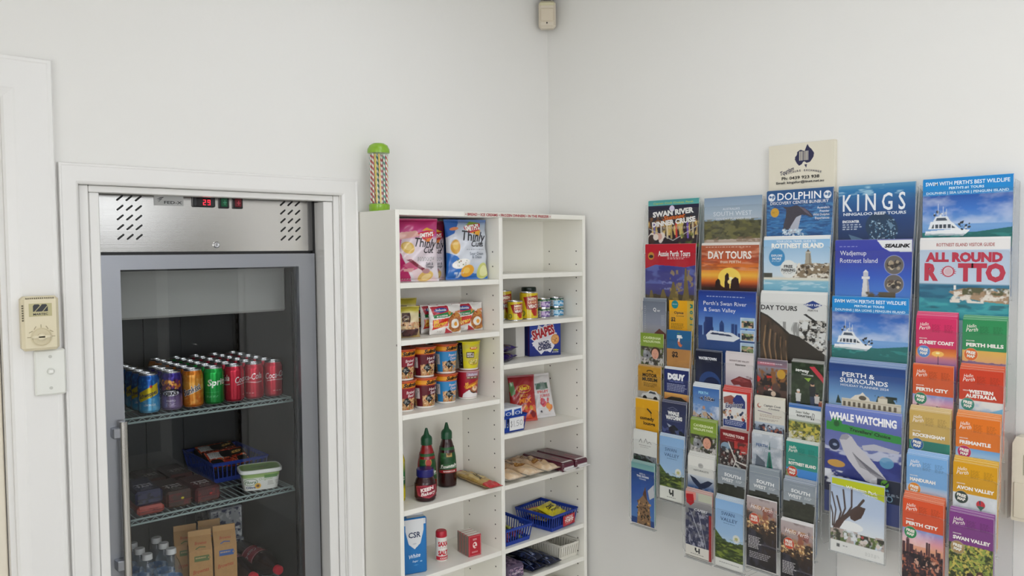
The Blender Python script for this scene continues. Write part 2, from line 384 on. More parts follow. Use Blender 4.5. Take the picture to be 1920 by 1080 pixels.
b = MB(); b.box((XL, -3.90, .80), (XL+.010, -2.10, 2.20), '#ffffff', 'fill_glow'); w3 = struct(b.build('glow_panel_3'))  # added glowing panel on the left wall, fill for the right wall
b = MB()
for p, q in (((XL, -3.96, .74), (XL+.04, -2.04, .80)), ((XL, -3.96, 2.20), (XL+.04, -2.04, 2.26)), ((XL, -3.96, .74), (XL+.04, -3.90, 2.26)), ((XL, -2.10, .74), (XL+.04, -2.04, 2.26))): b.box(p, q, m='trim')
b.build('glow_panel_frame', w3)
# ceiling light panels; the corner and left-door ones are added fill
for i, (lx, ly, st) in enumerate(LIGHTS):
    r = root('ceiling_light', (lx, ly, CEIL), ['ceiling light panel near the right wall behind the camera', 'added ceiling fill panel nearest the wall corner', 'ceiling light panel at the left behind the camera', 'added ceiling fill panel in front of the far left door'][i], 'light', group='ceiling light panels')
    b = MB()
    for p, q in (((-.31, -.61, -.02), (-.29, .61, 0)), ((.29, -.61, -.02), (.31, .61, 0)), ((-.29, -.61, -.02), (.29, -.59, 0)), ((-.29, .59, -.02), (.29, .61, 0))): b.box(p, q, '#eeeeec', 'plastic')
    b.build('frame', r)
    m = mat('lamp%d' % i, .5, color=(244, 248, 255), emit=st)
    b = MB(); b.box((-.289, -.589, -.012), (.289, .589, -.001), '#ffffff', 'lamp%d' % i); b.build('diffuser', r)

# ------------------------------------------------------------------ motion detector in the corner
r = root('motion_detector', (-.052, -.052, 2.515), 'small beige motion detector high in the corner of the walls', 'sensor', rz=-PI/4)
b = MB(); b.box((-.033, -.022, 0), (.033, .022, .104), '#d0c6b4', 'plastic', .010); b.box((-.027, -.027, .022), (.027, -.012, .075), '#cfc3ae', 'plastic', .005); b.box((-.029, -.025, .081), (.029, .01, .1), '#cdc7a6', 'plastic', .006); b.build('housing', r)
b = MB(); b.lathe([(.003, 0), (.003, .002)], 10, '#22201e', R=[[1, 0, 0], [0, 0, -1], [0, 1, 0]], at=(-.001, -.0225, .018)); b.build('indicator', r)
b = MB(); b.box((-.014, .0, .104), (.014, .025, .122), '#6b665f', 'plastic', .004); b.box((-.03, -.03, .120), (.034, .03, .128), '#5a605c', 'plastic', .003); b.box((-.02, .02, .10), (.02, .05, .14), '#b9b3a8', 'plastic', .003); b.build('bracket', r)
b = MB(); b.tube([(.0, .01, .128), (-.02, -.005, .145), (-.03, .01, .175), (-.02, .03, .2235)], .004, 8, '#33362f'); b.tube([(.01, .01, .128), (.03, -.008, .14), (.022, .01, .17), (.0, .03, .2235)], .004, 8, '#8d938a'); b.build('cable', r)

# ------------------------------------------------------------------ fan controller and switch plate on the door surround
r = root('fan_controller', (-1.8015, -.0196, 1.4275), 'cream fan speed controller with round dial above the switch plate', 'controller')
b = MB(); b.box((-.041, -.034, 0), (.041, 0, .134), '#dcd2b4', 'plastic', .007)
for i in range(14): b.box((-.031+i*.0045, -.0344, .1275), (-.029+i*.0045, -.0325, .1310), '#5d563f')
for i in range(7): b.box((-.0402, -.0344, .074+i*.006), (-.0365, -.0325, .0775+i*.006), '#5d563f')
for k in range(7):
    t = math.radians(k*30); b.box((-.001, -.0344, -.0045), (.001, -.0335, .0045), '#a79c7c', R=[[math.sin(t), 0, math.cos(t)], [0, 1, 0], [-math.cos(t), 0, math.sin(t)]], at=(-.026*math.cos(t), 0, .034+.026*math.sin(t)))
b.build('housing', r)
c = Cv(.050, .032, .0006, '#b8b083'); c.poly([(.18, .62), (.18, .18), (.24, .06), (.42, .06), (.5, .18), (.58, .06), (.74, .06), (.82, .18), (.82, .62)], '#23252a')
c.line([(.2, .72), (.52, .14)], .0016, '#b8b083'); c.line([(.55, .72), (.84, .14)], .0016, '#b8b083'); c.text('MARTEC', .5, .9, .0052, '#23252a', fit=.032, bold=.02)
b = MB(); c.mesh(b, flat(.050, .032, -.0345, 0, .0845), 'plastic'); b.build('badge', r)
b = MB(); Rd = [[1, 0, 0], [0, 0, -1], [0, 1, 0]]
b.lathe([(.0225, 0), (.0225, .003), (.0205, .004), (.0195, .0025)], 32, '#cfc4a4', 'plastic', R=Rd, at=(0, -.034, .034)); b.box((-.021, -.042, .0295), (.021, -.0355, .0385), '#ddd3b6', 'plastic', .003, at=(0, 0, 0)); b.lathe([(.009, 0), (.009, .005), (.007, .006)], 16, '#d6ccae', 'plastic', R=Rd, at=(0, -.036, .034)); b.build('dial', r)
r = root('switch_plate', (-1.779, -.0196, 1.311), 'white light switch plate under the cream fan controller', 'switch')
b = MB(); b.box((-.035, -.010, 0), (.035, 0, .115), '#e2e3dc', 'plastic', .004); b.build('plate', r)
b = MB(); b.lathe([(.0085, 0), (.0085, .003), (.0075, .004)], 20, '#cfd0c9', 'plastic', R=Rd, at=(0, -.010, .060)); b.box((-.0055, -.0165, .056), (.0055, -.0135, .064), '#eeeee8', 'plastic', .001); b.build('rocker', r)
for zz in (.018, .097):
    b = MB(); b.lathe([(.004, 0), (.004, .001)], 14, '#bfc0b8', 'plastic', R=Rd, at=(0, -.010, zz)); b.build('screw', r)
r = root('wall_controller', (0, -1.712, .992), 'cream wall box with rounded top at the right picture edge', 'controller', rz=-PI/2)
b = MB(); b.prism([(-.055, 0), (.055, 0), (.055, .19), (.047, .207), (-.047, .207), (-.055, .19)], -.042, 0, '#ded7c4', 'plastic'); b.build('housing', r)
b = MB(); b.box((-.05, -.0455, .008), (.05, -.042, .095), '#d9d2be', 'plastic', .0015); b.build('flap', r)
b = MB(); b.box((-.03, -.044, .115), (.03, -.042, .165), '#a8ab94', 'gloss', .001); b.build('screen', r)

# ------------------------------------------------------------------ the fridge
FX0, FX1, FY, FB = -1.672, -.9925, .085, .76
fr = root('display_fridge', ((FX0+FX1)/2, .42, 0), 'steel glass-door display fridge set in the white wall niche', 'fridge')
fo = Vector((-(FX0+FX1)/2, -.42, 0))
def fpart(b, name, parent=None):
    o = b.build(name, parent or fr); o.location = fo if parent is None else (0, 0, 0); return o
IX0, IX1, IY0, IY1, IZ0, IZ1 = -1.640, -1.010, .13, .70, .22, 1.62
b = MB(); b.box((FX0, FY+.005, .1), (IX0-.004, FB, 1.95), m='steel'); b.box((IX1+.004, FY+.005, .1), (FX1, FB, 1.95), m='steel'); b.box((IX0-.004, IY1+.004, .1), (IX1+.004, FB, 1.95), m='steel')
b.box((IX0-.004, FY+.012, IZ1+.004), (IX1+.004, IY1+.004, 1.95), m='steel'); b.box((IX0-.004, FY+.005, .1), (IX1+.004, IY1+.004, IZ0-.004), m='steel'); fpart(b, 'cabinet')
b = MB(); t = .004
b.box((IX0-t, IY0, IZ0), (IX0, IY1, IZ1), m='liner'); b.box((IX1, IY0, IZ0), (IX1+t, IY1, IZ1), m='liner'); b.box((IX0-t, IY1, IZ0-t), (IX1+t, IY1+t, IZ1), m='liner'); b.box((IX0-t, IY0, IZ0-t), (IX1+t, IY1, IZ0), m='liner'); b.box((IX0-t, IY0, IZ1), (IX1+t, IY1, IZ1+t), m='liner')
for xx in (-1.33, -1.20): b.box((xx-.006, IY1-.008, IZ0), (xx+.006, IY1, IZ1), m='liner')
fpart(b, 'liner')
for xx, sx in ((IX0, 1), (IX1, -1)):
    for yy in (.155, .62):
        b = MB(); b.box((xx, yy, IZ0), (xx+sx*.010, yy+.03, IZ1-.02), m='brushed', bev=.002)
        for k in range(34): b.box((xx+sx*.0095, yy+.010, .3+k*.038), (xx+sx*.0105, yy+.018, .316+k*.038), '#0c0c0c')
        fpart(b, 'shelf_rail')
b = MB(); b.box((IX0+.002, .24, 1.468), (IX1-.002, IY1-.002, IZ1-.002), '#a9aaa5', 'plastic', .006); fpart(b, 'evaporator_cover')
b = MB(); b.box((FX0, FY, 1.670), (FX1, FY+.012, 1.95), m='steel'); hd = fpart(b, 'header_panel')
def slots(x0, dx, z0, dz):
    b = MB()
    for i in range(3):
        for j in range(5):
            cx, cz = x0+i*dx, z0-j*dz; n = 6; pts = []
            for e, a0 in ((1, -45), (-1, 135)):
                for k in range(n+1):
                    t = math.radians(a0+180*k/n); pts.append((cx+e*.0068+.0026*math.cos(t), cz+e*.0058+.0026*math.sin(t)))
            b.prism(pts, FY-.0006, FY+.001, '#0b0b0b')
    return b
for q in ((-1.5722, .0243, 1.819, .0269), (-1.0915, .0253, 1.8195, .0273)): fpart(slots(*q), 'vent_slots', hd)
c = Cv(.082, .030, .0007, '#b9bab8')
for k in range(3): c.poly([(.08+.02*k, .42+.14*k), (.2, .25+.14*k), (.34-.05*k, .2+.14*k), (.30-.05*k, .30+.14*k), (.18, .35+.14*k)], '#2c2d2f')
c.text('FED-X', .34, .83, .0085, '#2c2d2f', al='l', bold=.015, fit=.050)
b = MB(); c.mesh(b, flat(.082, .030, FY-.0012, -1.441, 1.8015), 'plastic'); fpart(b, 'badge', hd)
b = MB(); b.box((-1.375, FY-.010, 1.800), (-1.309, FY, 1.832), '#2a2b2e', 'gloss', .003); b.box((-1.366, FY-.0106, 1.803), (-1.325, FY-.0095, 1.826), '#141012', 'gloss')
dp = fpart(b, 'temperature_display', hd)
SEG = {'2': 'abged', '9': 'abcdfg'}
b = MB()
for dgt, x in (('2', -1.346), ('9', -1.333)):
    w, h, z = .0075, .0075, 1.806; tt = .0014
    P = {'a': ((0, 2*h-tt), (w, 2*h)), 'g': ((0, h-tt/2), (w, h+tt/2)), 'd': ((0, 0), (w, tt)), 'f': ((0, h), (tt, 2*h)), 'b': ((w-tt, h), (w, 2*h)), 'e': ((0, 0), (tt, h)), 'c': ((w-tt, 0), (w, h))}
    for sg in SEG[dgt]:
        (p, q), (p2, q2) = P[sg]; b.box((x+p, FY-.0114, z+q), (x+p2, FY-.0104, z+q2), '#ff2740', 'led')
fpart(b, 'digits', dp)
for x0, cc, ch in ((-1.2966, '#0f5a3a', '#3fae7e'), (-1.2541, '#6d1420', '#e0465a')):
    b = MB(); b.box((x0, FY-.007, 1.798), (x0+.0305, FY, 1.832), '#15181a', 'gloss', .002); b.box((x0+.005, FY-.0105, 1.803), (x0+.0255, FY-.005, 1.828), cc, 'gloss', .003)
    b.box((x0+.0145, FY-.0112, 1.808), (x0+.0165, FY-.0103, 1.822), ch, 'gloss'); b.box((x0+.010, FY-.0112, 1.814), (x0+.021, FY-.0103, 1.816), ch, 'gloss'); fpart(b, 'rocker_switch', hd)
b = MB(); b.lathe([(.0095, 0), (.0095, .004), (.0075, .006), (.006, .006), (.006, .004)], 24, m='alu', R=Rd, at=(-1.3067, FY, 1.689)); b.box((-1.3075, FY-.0045, 1.685), (-1.3059, FY-.003, 1.693), '#141414'); fpart(b, 'lock', hd)
# the door
D0, D1, DF, DB, DZ0, DZ1 = -1.667, -.9985, .058, .082, .12, 1.6605
st, tr = .083, .0405
def mitre(b):
    w0, w1 = st, .056
    o = [(D0, DZ0), (D1, DZ0), (D1, DZ1), (D0, DZ1)]; i_ = [(D0+w0, DZ0+tr), (D1-w1, DZ0+tr), (D1-w1, DZ1-tr), (D0+w0, DZ1-tr)]
    for k in range(4):
        k2 = (k+1) % 4; b.prism([o[k], o[k2], i_[k2], i_[k]], DF, DB, '#ffffff', 'brushed')
b = MB(); mitre(b); dr = fpart(b, 'door')
b = MB()
for p, q in (((D0+st-.004, DB, DZ0+.03), (D0+st+.004, DB+.012, DZ1-.03)), ((D1-.062, DB, DZ0+.03), (D1-.052, DB+.012, DZ1-.03)), ((D0+st, DB, DZ1-tr-.005), (D1-.06, DB+.012, DZ1-tr+.004)), ((D0+st, DB, DZ0+tr-.005), (D1-.06, DB+.012, DZ0+tr+.004))): b.box(p, q, '#26282a')
fpart(b, 'gasket', dr)
b = MB(); b.box((D0+st-.003, .066, DZ0+tr-.003), (D1-.053, .070, DZ1-tr+.003), m='glass'); fpart(b, 'glass_pane', dr)
b = MB(); b.tube([(-1.596, .030, .765), (-1.596, .030, 1.207)], .0105, 16, m='steel')
for zz in (.81, 1.176): b.box((-1.622, .030, zz-.014), (-1.594, .0585, zz+.014), m='brushed', bev=.002)
fpart(b, 'handle', dr)
b = MB(); b.box((D0, DB, 1.6615), (D1, FY+.01, 1.669), '#101112'); b.box((D1, .07, .1), (FX1+.003, FY+.004, 1.843), '#0c0c0d'); fpart(b, 'gap_shade')  # near-black strips stand in for the shade in the gaps round the door
# wire shelves
FSZ = (1.182, .879, .535)
for z in FSZ:
    b = MB()
    for yy in (.190, .203): b.tube([(-1.585, yy, z-.004-.010*(yy < .195)), (-1.020, yy, z-.004-.010*(yy < .195))], .0032, 8, '#8fa09d', 'plastic')
    for yy in (.36, .5, .655): b.tube([(-1.62, yy, z-.007), (-1.022, yy, z-.007)], .003, 8, '#8fa09d', 'plastic')
    for k in range(30): b.tube([(-1.60+k*.0198, .203, z-.0018), (-1.60+k*.0198, .66, z-.0018)], .0018, 6, '#93a3a1', 'plastic')
    n = 40
    b.tube([(-1.585+.0145*k, 0.1965, z-.005-(.010 if k % 2 else 0)) for k in range(n)], .0016, 6, '#93a3a1', 'plastic')
    for xx in (-1.625, -1.022): b.tube([(xx, .190, z-.010), (xx, .66, z-.010)], .003, 8, '#8fa09d', 'plastic')
    fpart(b, 'wire_shelf')

# ------------------------------------------------------------------ the white shelf unit
BX0, BX1, BY, BT = -.874, -.029, -.225, 1.793
BM0, BM1 = -.457, -.441
bk = root('shelf_unit', ((BX0+BX1)/2, BY/2, 0), 'tall white two-column shelf unit stocked with groceries in the corner', 'shelf')
bo = Vector((-(BX0+BX1)/2, -BY/2, 0))
def bpart(b, name, parent=None): o = b.build(name, parent or bk); o.location = bo if parent is None else (0, 0, 0); return o
b = MB(); b.box((BX0, BY, 0), (BX0+.0145, -.006, BT), m='laminate', bev=.001); b.box((BX0-.0004, BY+.002, 1.372), (BX0+.001, BY+.006, 1.378), '#77736a'); bpart(b, 'side_panel')
def holes(b, x, sx):
    for yy in (BY+.035, -.045):
        for k in range(27): b.lathe([(.0028, 0), (.0028, .0006)], 8, '#4a4640', at=(x, yy, .36+k*.05), R=[[0, 0, sx], [0, 1, 0], [-sx, 0, 0]])
b = MB(); b.box((BX1-.0145, BY, 0), (BX1, -.006, BT), m='laminate', bev=.001); holes(b, BX1-.0145, -1); bpart(b, 'side_panel')
b = MB(); b.box((BM0, BY, .08), (BM1, -.010, BT-.0165), m='laminate', bev=.001); holes(b, BM0, -1); bpart(b, 'divider')
b = MB(); b.box((BX0+.0145, BY+.001, BT-.0165), (BX1-.0145, -.006, BT), m='laminate', bev=.001); tp = bpart(b, 'top_panel')
b = MB(); b.box((BX0+.0145, -.010, .06), (BX1-.0145, -.006, BT-.0165), m='laminate'); bpart(b, 'back_panel')
b = MB(); b.box((BX0+.0145, BY+.01, 0), (BX1-.0145, BY+.026, .06), m='laminate'); bpart(b, 'plinth')
LZ = [1.566, 1.388, 1.155, .853, .626, .36, .08]; RZ = [1.583, 1.413, 1.270, 1.027, .849, .625, .497, .28, .08]
for z in LZ: b = MB(); b.box((BX0+.0150, BY+.002, z-.0165), (BM0-.0005, -.0105, z), m='laminate', bev=.001); bpart(b, 'shelf')
for z in RZ: b = MB(); b.box((BM1+.0005, BY+.002, z-.0165), (BX1-.0150, -.0105, z), m='laminate', bev=.001); bpart(b, 'shelf')
c = Cv(.40, .015, .002, '#dcdad0'); c.text('\u2022 BREAD \u2022 ICE CREAMS \u2022 FROZEN DINNERS \u2022 IN THE FREEZER \u2022', .5, .78, .0085, '#a5202c', fit=.39, bold=.03)
b = MB(); c.mesh(b, flat(.40, .015, BY+.0004, -.407, BT-.0158), 'plastic'); bpart(b, 'lettering_strip', tp)
# ------------------------------------------------------------------ shapes for groceries
def wrap(prof, sx=1., sy=1., sq=None, span=2*PI):
    """prof = [(v, r, z)] with v from 0 at the top; u runs round the body with its middle at the front"""
    pv = [p[0] for p in prof]; pr = [p[1] for p in prof]; pz = [p[2] for p in prof]
    def f(u, v, n):
        r = np.interp(v, pv, pr)+n; z = np.interp(v, pv, pz); t = (u-.5)*span; s_, c_ = np.sin(t), np.cos(t)
        if sq: k = (np.abs(s_)**sq+np.abs(c_)**sq)**(-1/sq); s_, c_ = s_*k, c_*k
        return np.stack([r*s_*sx, -r*c_*sy, z], -1)
    return f
def pillow(b, c, w, h, t, back='#cccccc', lay=False, seed=0, crimp=.05, m='foil', pinch=.07, wr=.0016, foot=0.):
    rg = np.random.RandomState(seed); ph = rg.rand(6)*6.3
    def shape(u, v, sgn):
        uu = np.clip(u, 0, 1); vv = np.clip((v-crimp)/(1-2*crimp), 0, 1)
        g = (4*uu*(1-uu))**.5*np.minimum(1, (4*vv*(1-vv))**.55+foot*(vv > .5)*(4*vv*(1-vv))**.2*.3)
        y = t/2*g+wr*np.sin(vv*19+ph[0]+3*uu)*np.sin(uu*11+ph[1])*(g > .05)+wr*.8*np.sin((uu*7+vv*9)*2+ph[2])*g
        y = y+.0006; x = (u-.5)*w*(1-pinch*np.sin(PI*vv)**.6)
        return x, y*sgn, h*(1-v)
    def P(u, v, n, sgn=1):
        x, y, z = shape(u, v, sgn)
        return np.stack([x, z-h/2, np.maximum(t/2+y, 0)+n*sgn], -1) if lay else np.stack([x, -y-n*sgn, z], -1)
    c.mesh(b, P, m, off=.0013, sub=.006, smooth=True)
    U, V = np.meshgrid(np.linspace(0, 1, 25), np.linspace(0, 1, 25)); X = P(U.ravel(), V.ravel(), np.zeros(625), -1); i = np.arange(625).reshape(25, 25)
    b.add(X, np.stack([i[:-1, :-1].ravel(), i[:-1, 1:].ravel(), i[1:, 1:].ravel(), i[1:, :-1].ravel()], 1), back, m, True)
    return b
def carton(b, w, d, h, front=None, top=None, left=None, side='#888888', m='gloss', bev=.0015):
    """upright box, base centre at the origin, front towards -y"""
    b.box((-w/2, -d/2, 0), (w/2, d/2, h), side, m, bev)
    if front: front.mesh(b, flat(w-2*bev, h-2*bev, -d/2-.0004, 0, bev), m)
    if top: top.mesh(b, lambda u, v, n: np.stack([(u-.5)*(w-2*bev), d/2-bev-v*(d-2*bev), h+.0004+n], -1), m)
    if left: left.mesh(b, lambda u, v, n: np.stack([-w/2-.0004-n, d/2-bev-u*(d-2*bev), bev+(h-2*bev)*(1-v)], -1), m)
    return b
def basket(name, w, d, h, colr, loc, rz, label, ns=12, group=None, sw=.0017):
    r = root(name, loc, label, 'basket', rz, group)
    b = MB(); k = .88
    b.box((-w/2*k, -d/2*k, 0), (w/2*k, d/2*k, .003), colr, 'plastic')
    def wall(p0, p1, q0, q1, n):                       # slats between a bottom edge and a top edge
        p0, p1, q0, q1 = map(np.array, (p0, p1, q0, q1)); ax = (p1-p0)/np.linalg.norm(p1-p0)
        for i in range(n+1):
            f = i/n; a = p0+(p1-p0)*f; e = q0+(q1-q0)*f; o = ax*sw; nn = np.cross(ax, (0, 0, 1))*.0018
            V = [a-o-nn, a+o-nn, a+o, a-o, e-o-nn, e+o-nn, e+o, e-o]
            b.add(V, [(0, 3, 2, 1), (4, 5, 6, 7), (0, 1, 5, 4), (1, 2, 6, 5), (2, 3, 7, 6), (3, 0, 4, 7)], colr, 'plastic')
        for f0, f1 in ((0, .22), (.86, 1)):
            V = []
            for f in (f0, f1):
                for e in (0, 1):
                    a = (p0+(q0-p0)*f) if e == 0 else (p1+(q1-p1)*f); nn = np.cross(ax, (0, 0, 1))*.0012; V += [a-nn, a+nn]
            b.add(V, [(0, 2, 6, 4), (1, 5, 7, 3), (0, 1, 3, 2), (4, 6, 7, 5), (0, 4, 5, 1), (2, 3, 7, 6)], colr, 'plastic')
    x0, y0, x1, y1 = w/2*k, d/2*k, w/2, d/2
    for s_ in (-1, 1):
        wall((-x0, s_*y0, .001), (x0, s_*y0, .001), (-x1, s_*y1, h), (x1, s_*y1, h), ns); wall((s_*x0, -y0, .001), (s_*x0, y0, .001), (s_*x1, -y1, h), (s_*x1, y1, h), ns+4)
    b.build('tray', r)
    b = MB(); b.tube([(-x1, -y1, h), (x1, -y1, h), (x1, y1, h), (-x1, y1, h)], .0035, 8, colr, 'plastic', closed=True); b.build('rim', r)
    return r

# ------------------------------------------------------------------ fridge: the drink cans
RC, HC = .0312, .121
CP = [(0, .0262, .1165), (.045, .0275, .1125), (.115, .0312, .1035), (.95, .0312, .010), (1, .0265, .003)]
def can_art(k):
    c = Cv(.1998, .1135, .0017)
    if k == 'lemon':
        c.grad([(0, '#0d5bb0'), (.5, '#1261b4'), (.62, '#3f9bd6'), (1, '#57b4e4')]); c.tex(.02, .5, '#2f8fd8', (24, 10), .6, 3); c.tex(.62, 1, '#8fd0f0', (14, 6), .55, 5, .6)
        for q in (.5, 0., 1.): c.poly([(q-.16, .64), (q-.14, .46), (q+.15, .20), (q+.16, .50), (q-.13, .72)], '#e0c818'); c.ell(q+.04, .30, .022, '#c8342e')
        for q in (.5, .02): c.text('Schweppes', q, .56, .013, '#20305a', bold=.02, it=.2, rot=16, fit=.056)
        c.text('LEMONADE', .52, .82, .0065, '#e8f4fb', fit=.034, it=.1)
    elif k == 'purple':
        c.grad([(0, '#3a2a8c'), (.3, '#34206e'), (.55, '#2a1a4a'), (.66, '#6e5a86'), (1, '#8a78a0')]); c.blobs(90, (.36, .2, .64, .42), .022, ['#e08a28', '#c8641e', '#7a2c50', '#f0b050', '#4a1c3a'], 4)
        c.ell(.5, .53, .135, '#17131c', .42); c.ell(.5, .55, .125, '#e8e6ee', .32); c.text('KIRKS', .5, .60, .0115, '#15131c', bold=.04, fit=.040, rot=5); c.text('PASITO', .5, .78, .006, '#f4f0fa', fit=.026)
        c.small(.42, .58, .82, .92, 3, '#d8d0e4')
    elif k == 'orange':
        c.grad([(0, '#d9761a'), (.2, '#d88a28'), (.4, '#e0a040'), (.6, '#dd8a28'), (1, '#cf7420')]); c.tex(.12, 1, '#f0b860', (10, 8), .56, 2, .55); c.tex(.5, 1, '#c85c14', (8, 6), .6, 7, .6)
        for q in (.5,): c.text('Sunkist', q, .60, .020, '#f2ead8', bold=.07, it=.2, rot=22, fit=.060); c.text('Sunkist', q, .60, .020, '#1d2a50', bold=.02, it=.2, rot=22, fit=.058)
    elif k == 'lime':
        c.grad([(0, '#18b04a'), (.3, '#12a040'), (1, '#0c7a30')])
        for q in (.12, .62): c.text('Sprite', q, .46, .021, '#e8f2e4', bold=.03, it=.15, rot=4, fit=.070)
        c.rect(.4, .66, .62, .667, '#58b878'); c.small(.42, .62, .76, .82, 2, '#7cc894')
    elif k == 'cola':
        c.grad([(0, '#d02a44'), (.4, '#c02038'), (1, '#a81a30')])
        for q in (.23, .73): c.text('Coca-Cola', q, .44, .021, '#f0e4e4', bold=.012, it=.35, rot=7, fit=.082); c.line([(q-.18, .53), (q-.05, .5), (q+.12, .52), (q+.2, .5)], .0018, '#f0e4e4')
        c.text('CLASSIC', .23, .60, .0035, '#f0d8d8'); c.small(.65, .8, .82, .85, 1, '#e8c8c8'); c.small(.15, .3, .82, .85, 1, '#e8c8c8')
    return c
def can_proto(k, label, loc, rz):
    r = root('drink_can', loc, label, 'can', rz)
    b = MB(); can_art(k).mesh(b, wrap(CP), 'canskin', sub=.008, smooth=True); b.lathe([(.0265, .003), (.022, .000), (.020, .004)], 32, m='alu'); b.build('body', r)
    b = MB(); b.lathe([(.0262, .1165), (.0272, .1185), (.0266, .1210), (.0248, .1208), (.0238, .1165), (.005, .1168)], 40, m='alu'); b.lathe([(.008, .1168), (.008, .1178), (.006, .1182)], 14, m='alu', at=(0, -.006, 0)); b.box((-.006, -.004, .1172), (.006, .012, .1184), m='alu', bev=.0004); b.build('lid', r)
    return r
ZS = FSZ[0]
COLS = [('lemon', -1.461, 6, -.35, 'blue can with yellow diagonal band, front of the leftmost can column', 'blue and yellow cans behind the front one', 'blue can with yellow band behind the front can of its column'),
        ('purple', -1.3945, 3, -.40, 'purple can with white name oval, front of its short column', 'purple cans behind the front one', 'purple can behind the front purple can'),
        ('orange', -1.3290, 6, -.36, 'orange can with slanted blue name, front of its column', 'orange cans behind the front one', 'orange can in the row behind the front orange can'),
        ('lime', -1.2630, 6, -.62, 'green can with white name, front of its column', 'green cans behind the front one', 'green can in the row behind the front green can'),
        ('cola', -1.1965, 6, -.42, 'plain red can standing right of the front green can', 'red cans behind the front cans', 'red can behind the three front red cans'),
        ('cola', -1.1290, 6, -2.25, 'middle one of the three front red cans', None, None),
        ('cola', -1.0625, 6, -1.40, 'rightmost red can at the front of the shelf', None, None)]
protos = {}
for k, x, n, rz, lab, grp, lab2 in COLS:
    if grp: g0 = (grp, lab2)
    else: grp, lab2 = g0
    for i in range(n):
        loc = (x+.0005*math.sin(i*2.3+x*40), .246+i*.0655, ZS); rr = rz if i == 0 else rz+.3*math.sin(i*5+x*9)
        if k not in protos: protos[k] = can_proto(k, lab, loc, rr)
        else:
            o = dup(protos[k], loc, lab if i == 0 else lab2, None if i == 0 else grp, rr)
            if i == 0 and 'group' in o: del o['group']
# ------------------------------------------------------------------ fridge: middle shelf
ZM = FSZ[1]
def top_art(bg, edge, txt, tc, seed, w=.085, d=.175):
    c = Cv(w, d, .0014, bg); c.tex(0, 1, edge, (3, 6), .62, seed, .7); c.rect(0, .0, 1, .04, edge)
    if txt:
        c.text(txt[0], .5, .60, .017, tc, bold=.05, fit=.060, rot=6); c.text(txt[1], .5, .74, .017, tc, bold=.05, fit=.058, rot=6); c.text('ORIGINAL', .5, .84, .006, tc, fit=.04)
    c.small(.2, .8, .88, .96, 3, tc, .5); return c
def snack(name, loc, rz, w, d, h, bg, edge, txt, tc, seed, lab, cat='biscuits', group=None, fr=None):
    b = MB(); f = Cv(w, h, .0014, bg); f.tex(0, 1, edge, (4, 2), .6, seed+1, .8); f.ell(.62, .45, .07, fr or edge, .8)
    carton(b, w, d, h, f, top_art(bg, edge, txt, tc, seed, w, d), None, bg, 'foil', .007); b.box((-w/2+.004, -d/2-.006, h*.42), (w/2-.004, -d/2+.004, h*.47), edge, 'foil')
    return tag(b.build(name, None, loc, rz), lab, cat, group)
snack('biscuit_packet', (-1.470, .303, ZM), -.05, .078, .18, .026, '#b04a3e', '#7a1e20', None, '#e0b0a0', 3, 'flat red packet under the navy biscuit packet in the fridge')
snack('biscuit_packet', (-1.472, .308, ZM+.0265), -.04, .078, .17, .044, '#22264a', '#11142c', ('TIM', 'TAM'), '#c8c4cc', 5, 'navy biscuit packet on top of a red one in the fridge')
snack('biscuit_packet', (-1.386, .308, ZM), .0, .080, .17, .052, '#38201a', '#5a1418', ('TIM', 'TAM'), '#c4bcb8', 7, 'dark brown biscuit packet between the navy and maroon packets', fr='#c8b820')
snack('biscuit_packet', (-1.301, .303, ZM), .02, .080, .17, .048, '#43161a', '#6a1c1e', ('TIM', 'TAM'), '#ccc6c2', 9, 'maroon biscuit packet in the fridge nearest the blue basket', fr='#a81c1c')
for i, (x, cc) in enumerate(((-1.480, '#2a2018'), (-1.394, '#3a2620'), (-1.308, '#3c1c1c'))):
    snack('biscuit_packet', (x, .50, ZM), .0, .078, .16, .050, cc, '#1c1512', ('TIM', 'TAM'), '#8a8480', 20+i, 'dark biscuit packet in the back row of the middle fridge shelf', group='biscuit packets in the back row')
basket('storage_basket', .195, .28, .070, '#1c3c9a', (-1.122, .525, ZM), .0, 'blue slatted basket holding meat on the middle fridge shelf')
# meat trays in the basket
def meat(loc, rz, tilt, lab, colr, seed):
    r = root('meat_tray', loc, lab, 'packet', rz); r.rotation_euler = (tilt, 0, rz)
    b = MB(); b.box((-.07, -.05, 0), (.07, .05, .022), '#1c1a1a', 'plastic', .006); b.build('tray', r)
    c = Cv(.136, .096, .0016, colr); c.tex(0, 1, '#e8643c', (12, 8), .55, seed); c.tex(0, 1, '#5a1410', (14, 10), .62, seed+1); c.tex(0, 1, '#f0d0b0', (20, 14), .72, seed+2); c.rect(.05, .08, .52, .42, '#d4d2cc'); c.small(.08, .48, .12, .38, 5, '#77736c'); c.rect(.55, .06, 1, .4, '#30281c'); c.text('BEEF', .76, .3, .012, '#e0b060', bold=.03, fit=.045)
    b = MB(); c.mesh(b, lambda u, v, n: np.stack([(u-.5)*.136, .048-v*.096, .0226+n+.004*np.sin(u*9)*np.sin(v*7)], -1), 'foil', smooth=True); b.build('film', r)
meat((-1.140, .462, ZM+.048), .05, .42, 'tray of red meat with white price label lying in the fridge basket', '#b03020', 4)
meat((-1.125, .585, ZM+.048), .05, .30, 'darker meat tray behind the labelled one in the fridge basket', '#8a3a20', 8)
r = root('margarine_tub', (-1.110, .262, ZM+.0005), 'white margarine tub with green lid at the front of the fridge shelf', 'tub', -.26)
c = Cv(.36, .062, .0016, '#e6e6de'); c.grad([(0, '#7da04a'), (.26, '#9ab868'), (.34, '#e6e6de'), (1, '#e2e2da')])
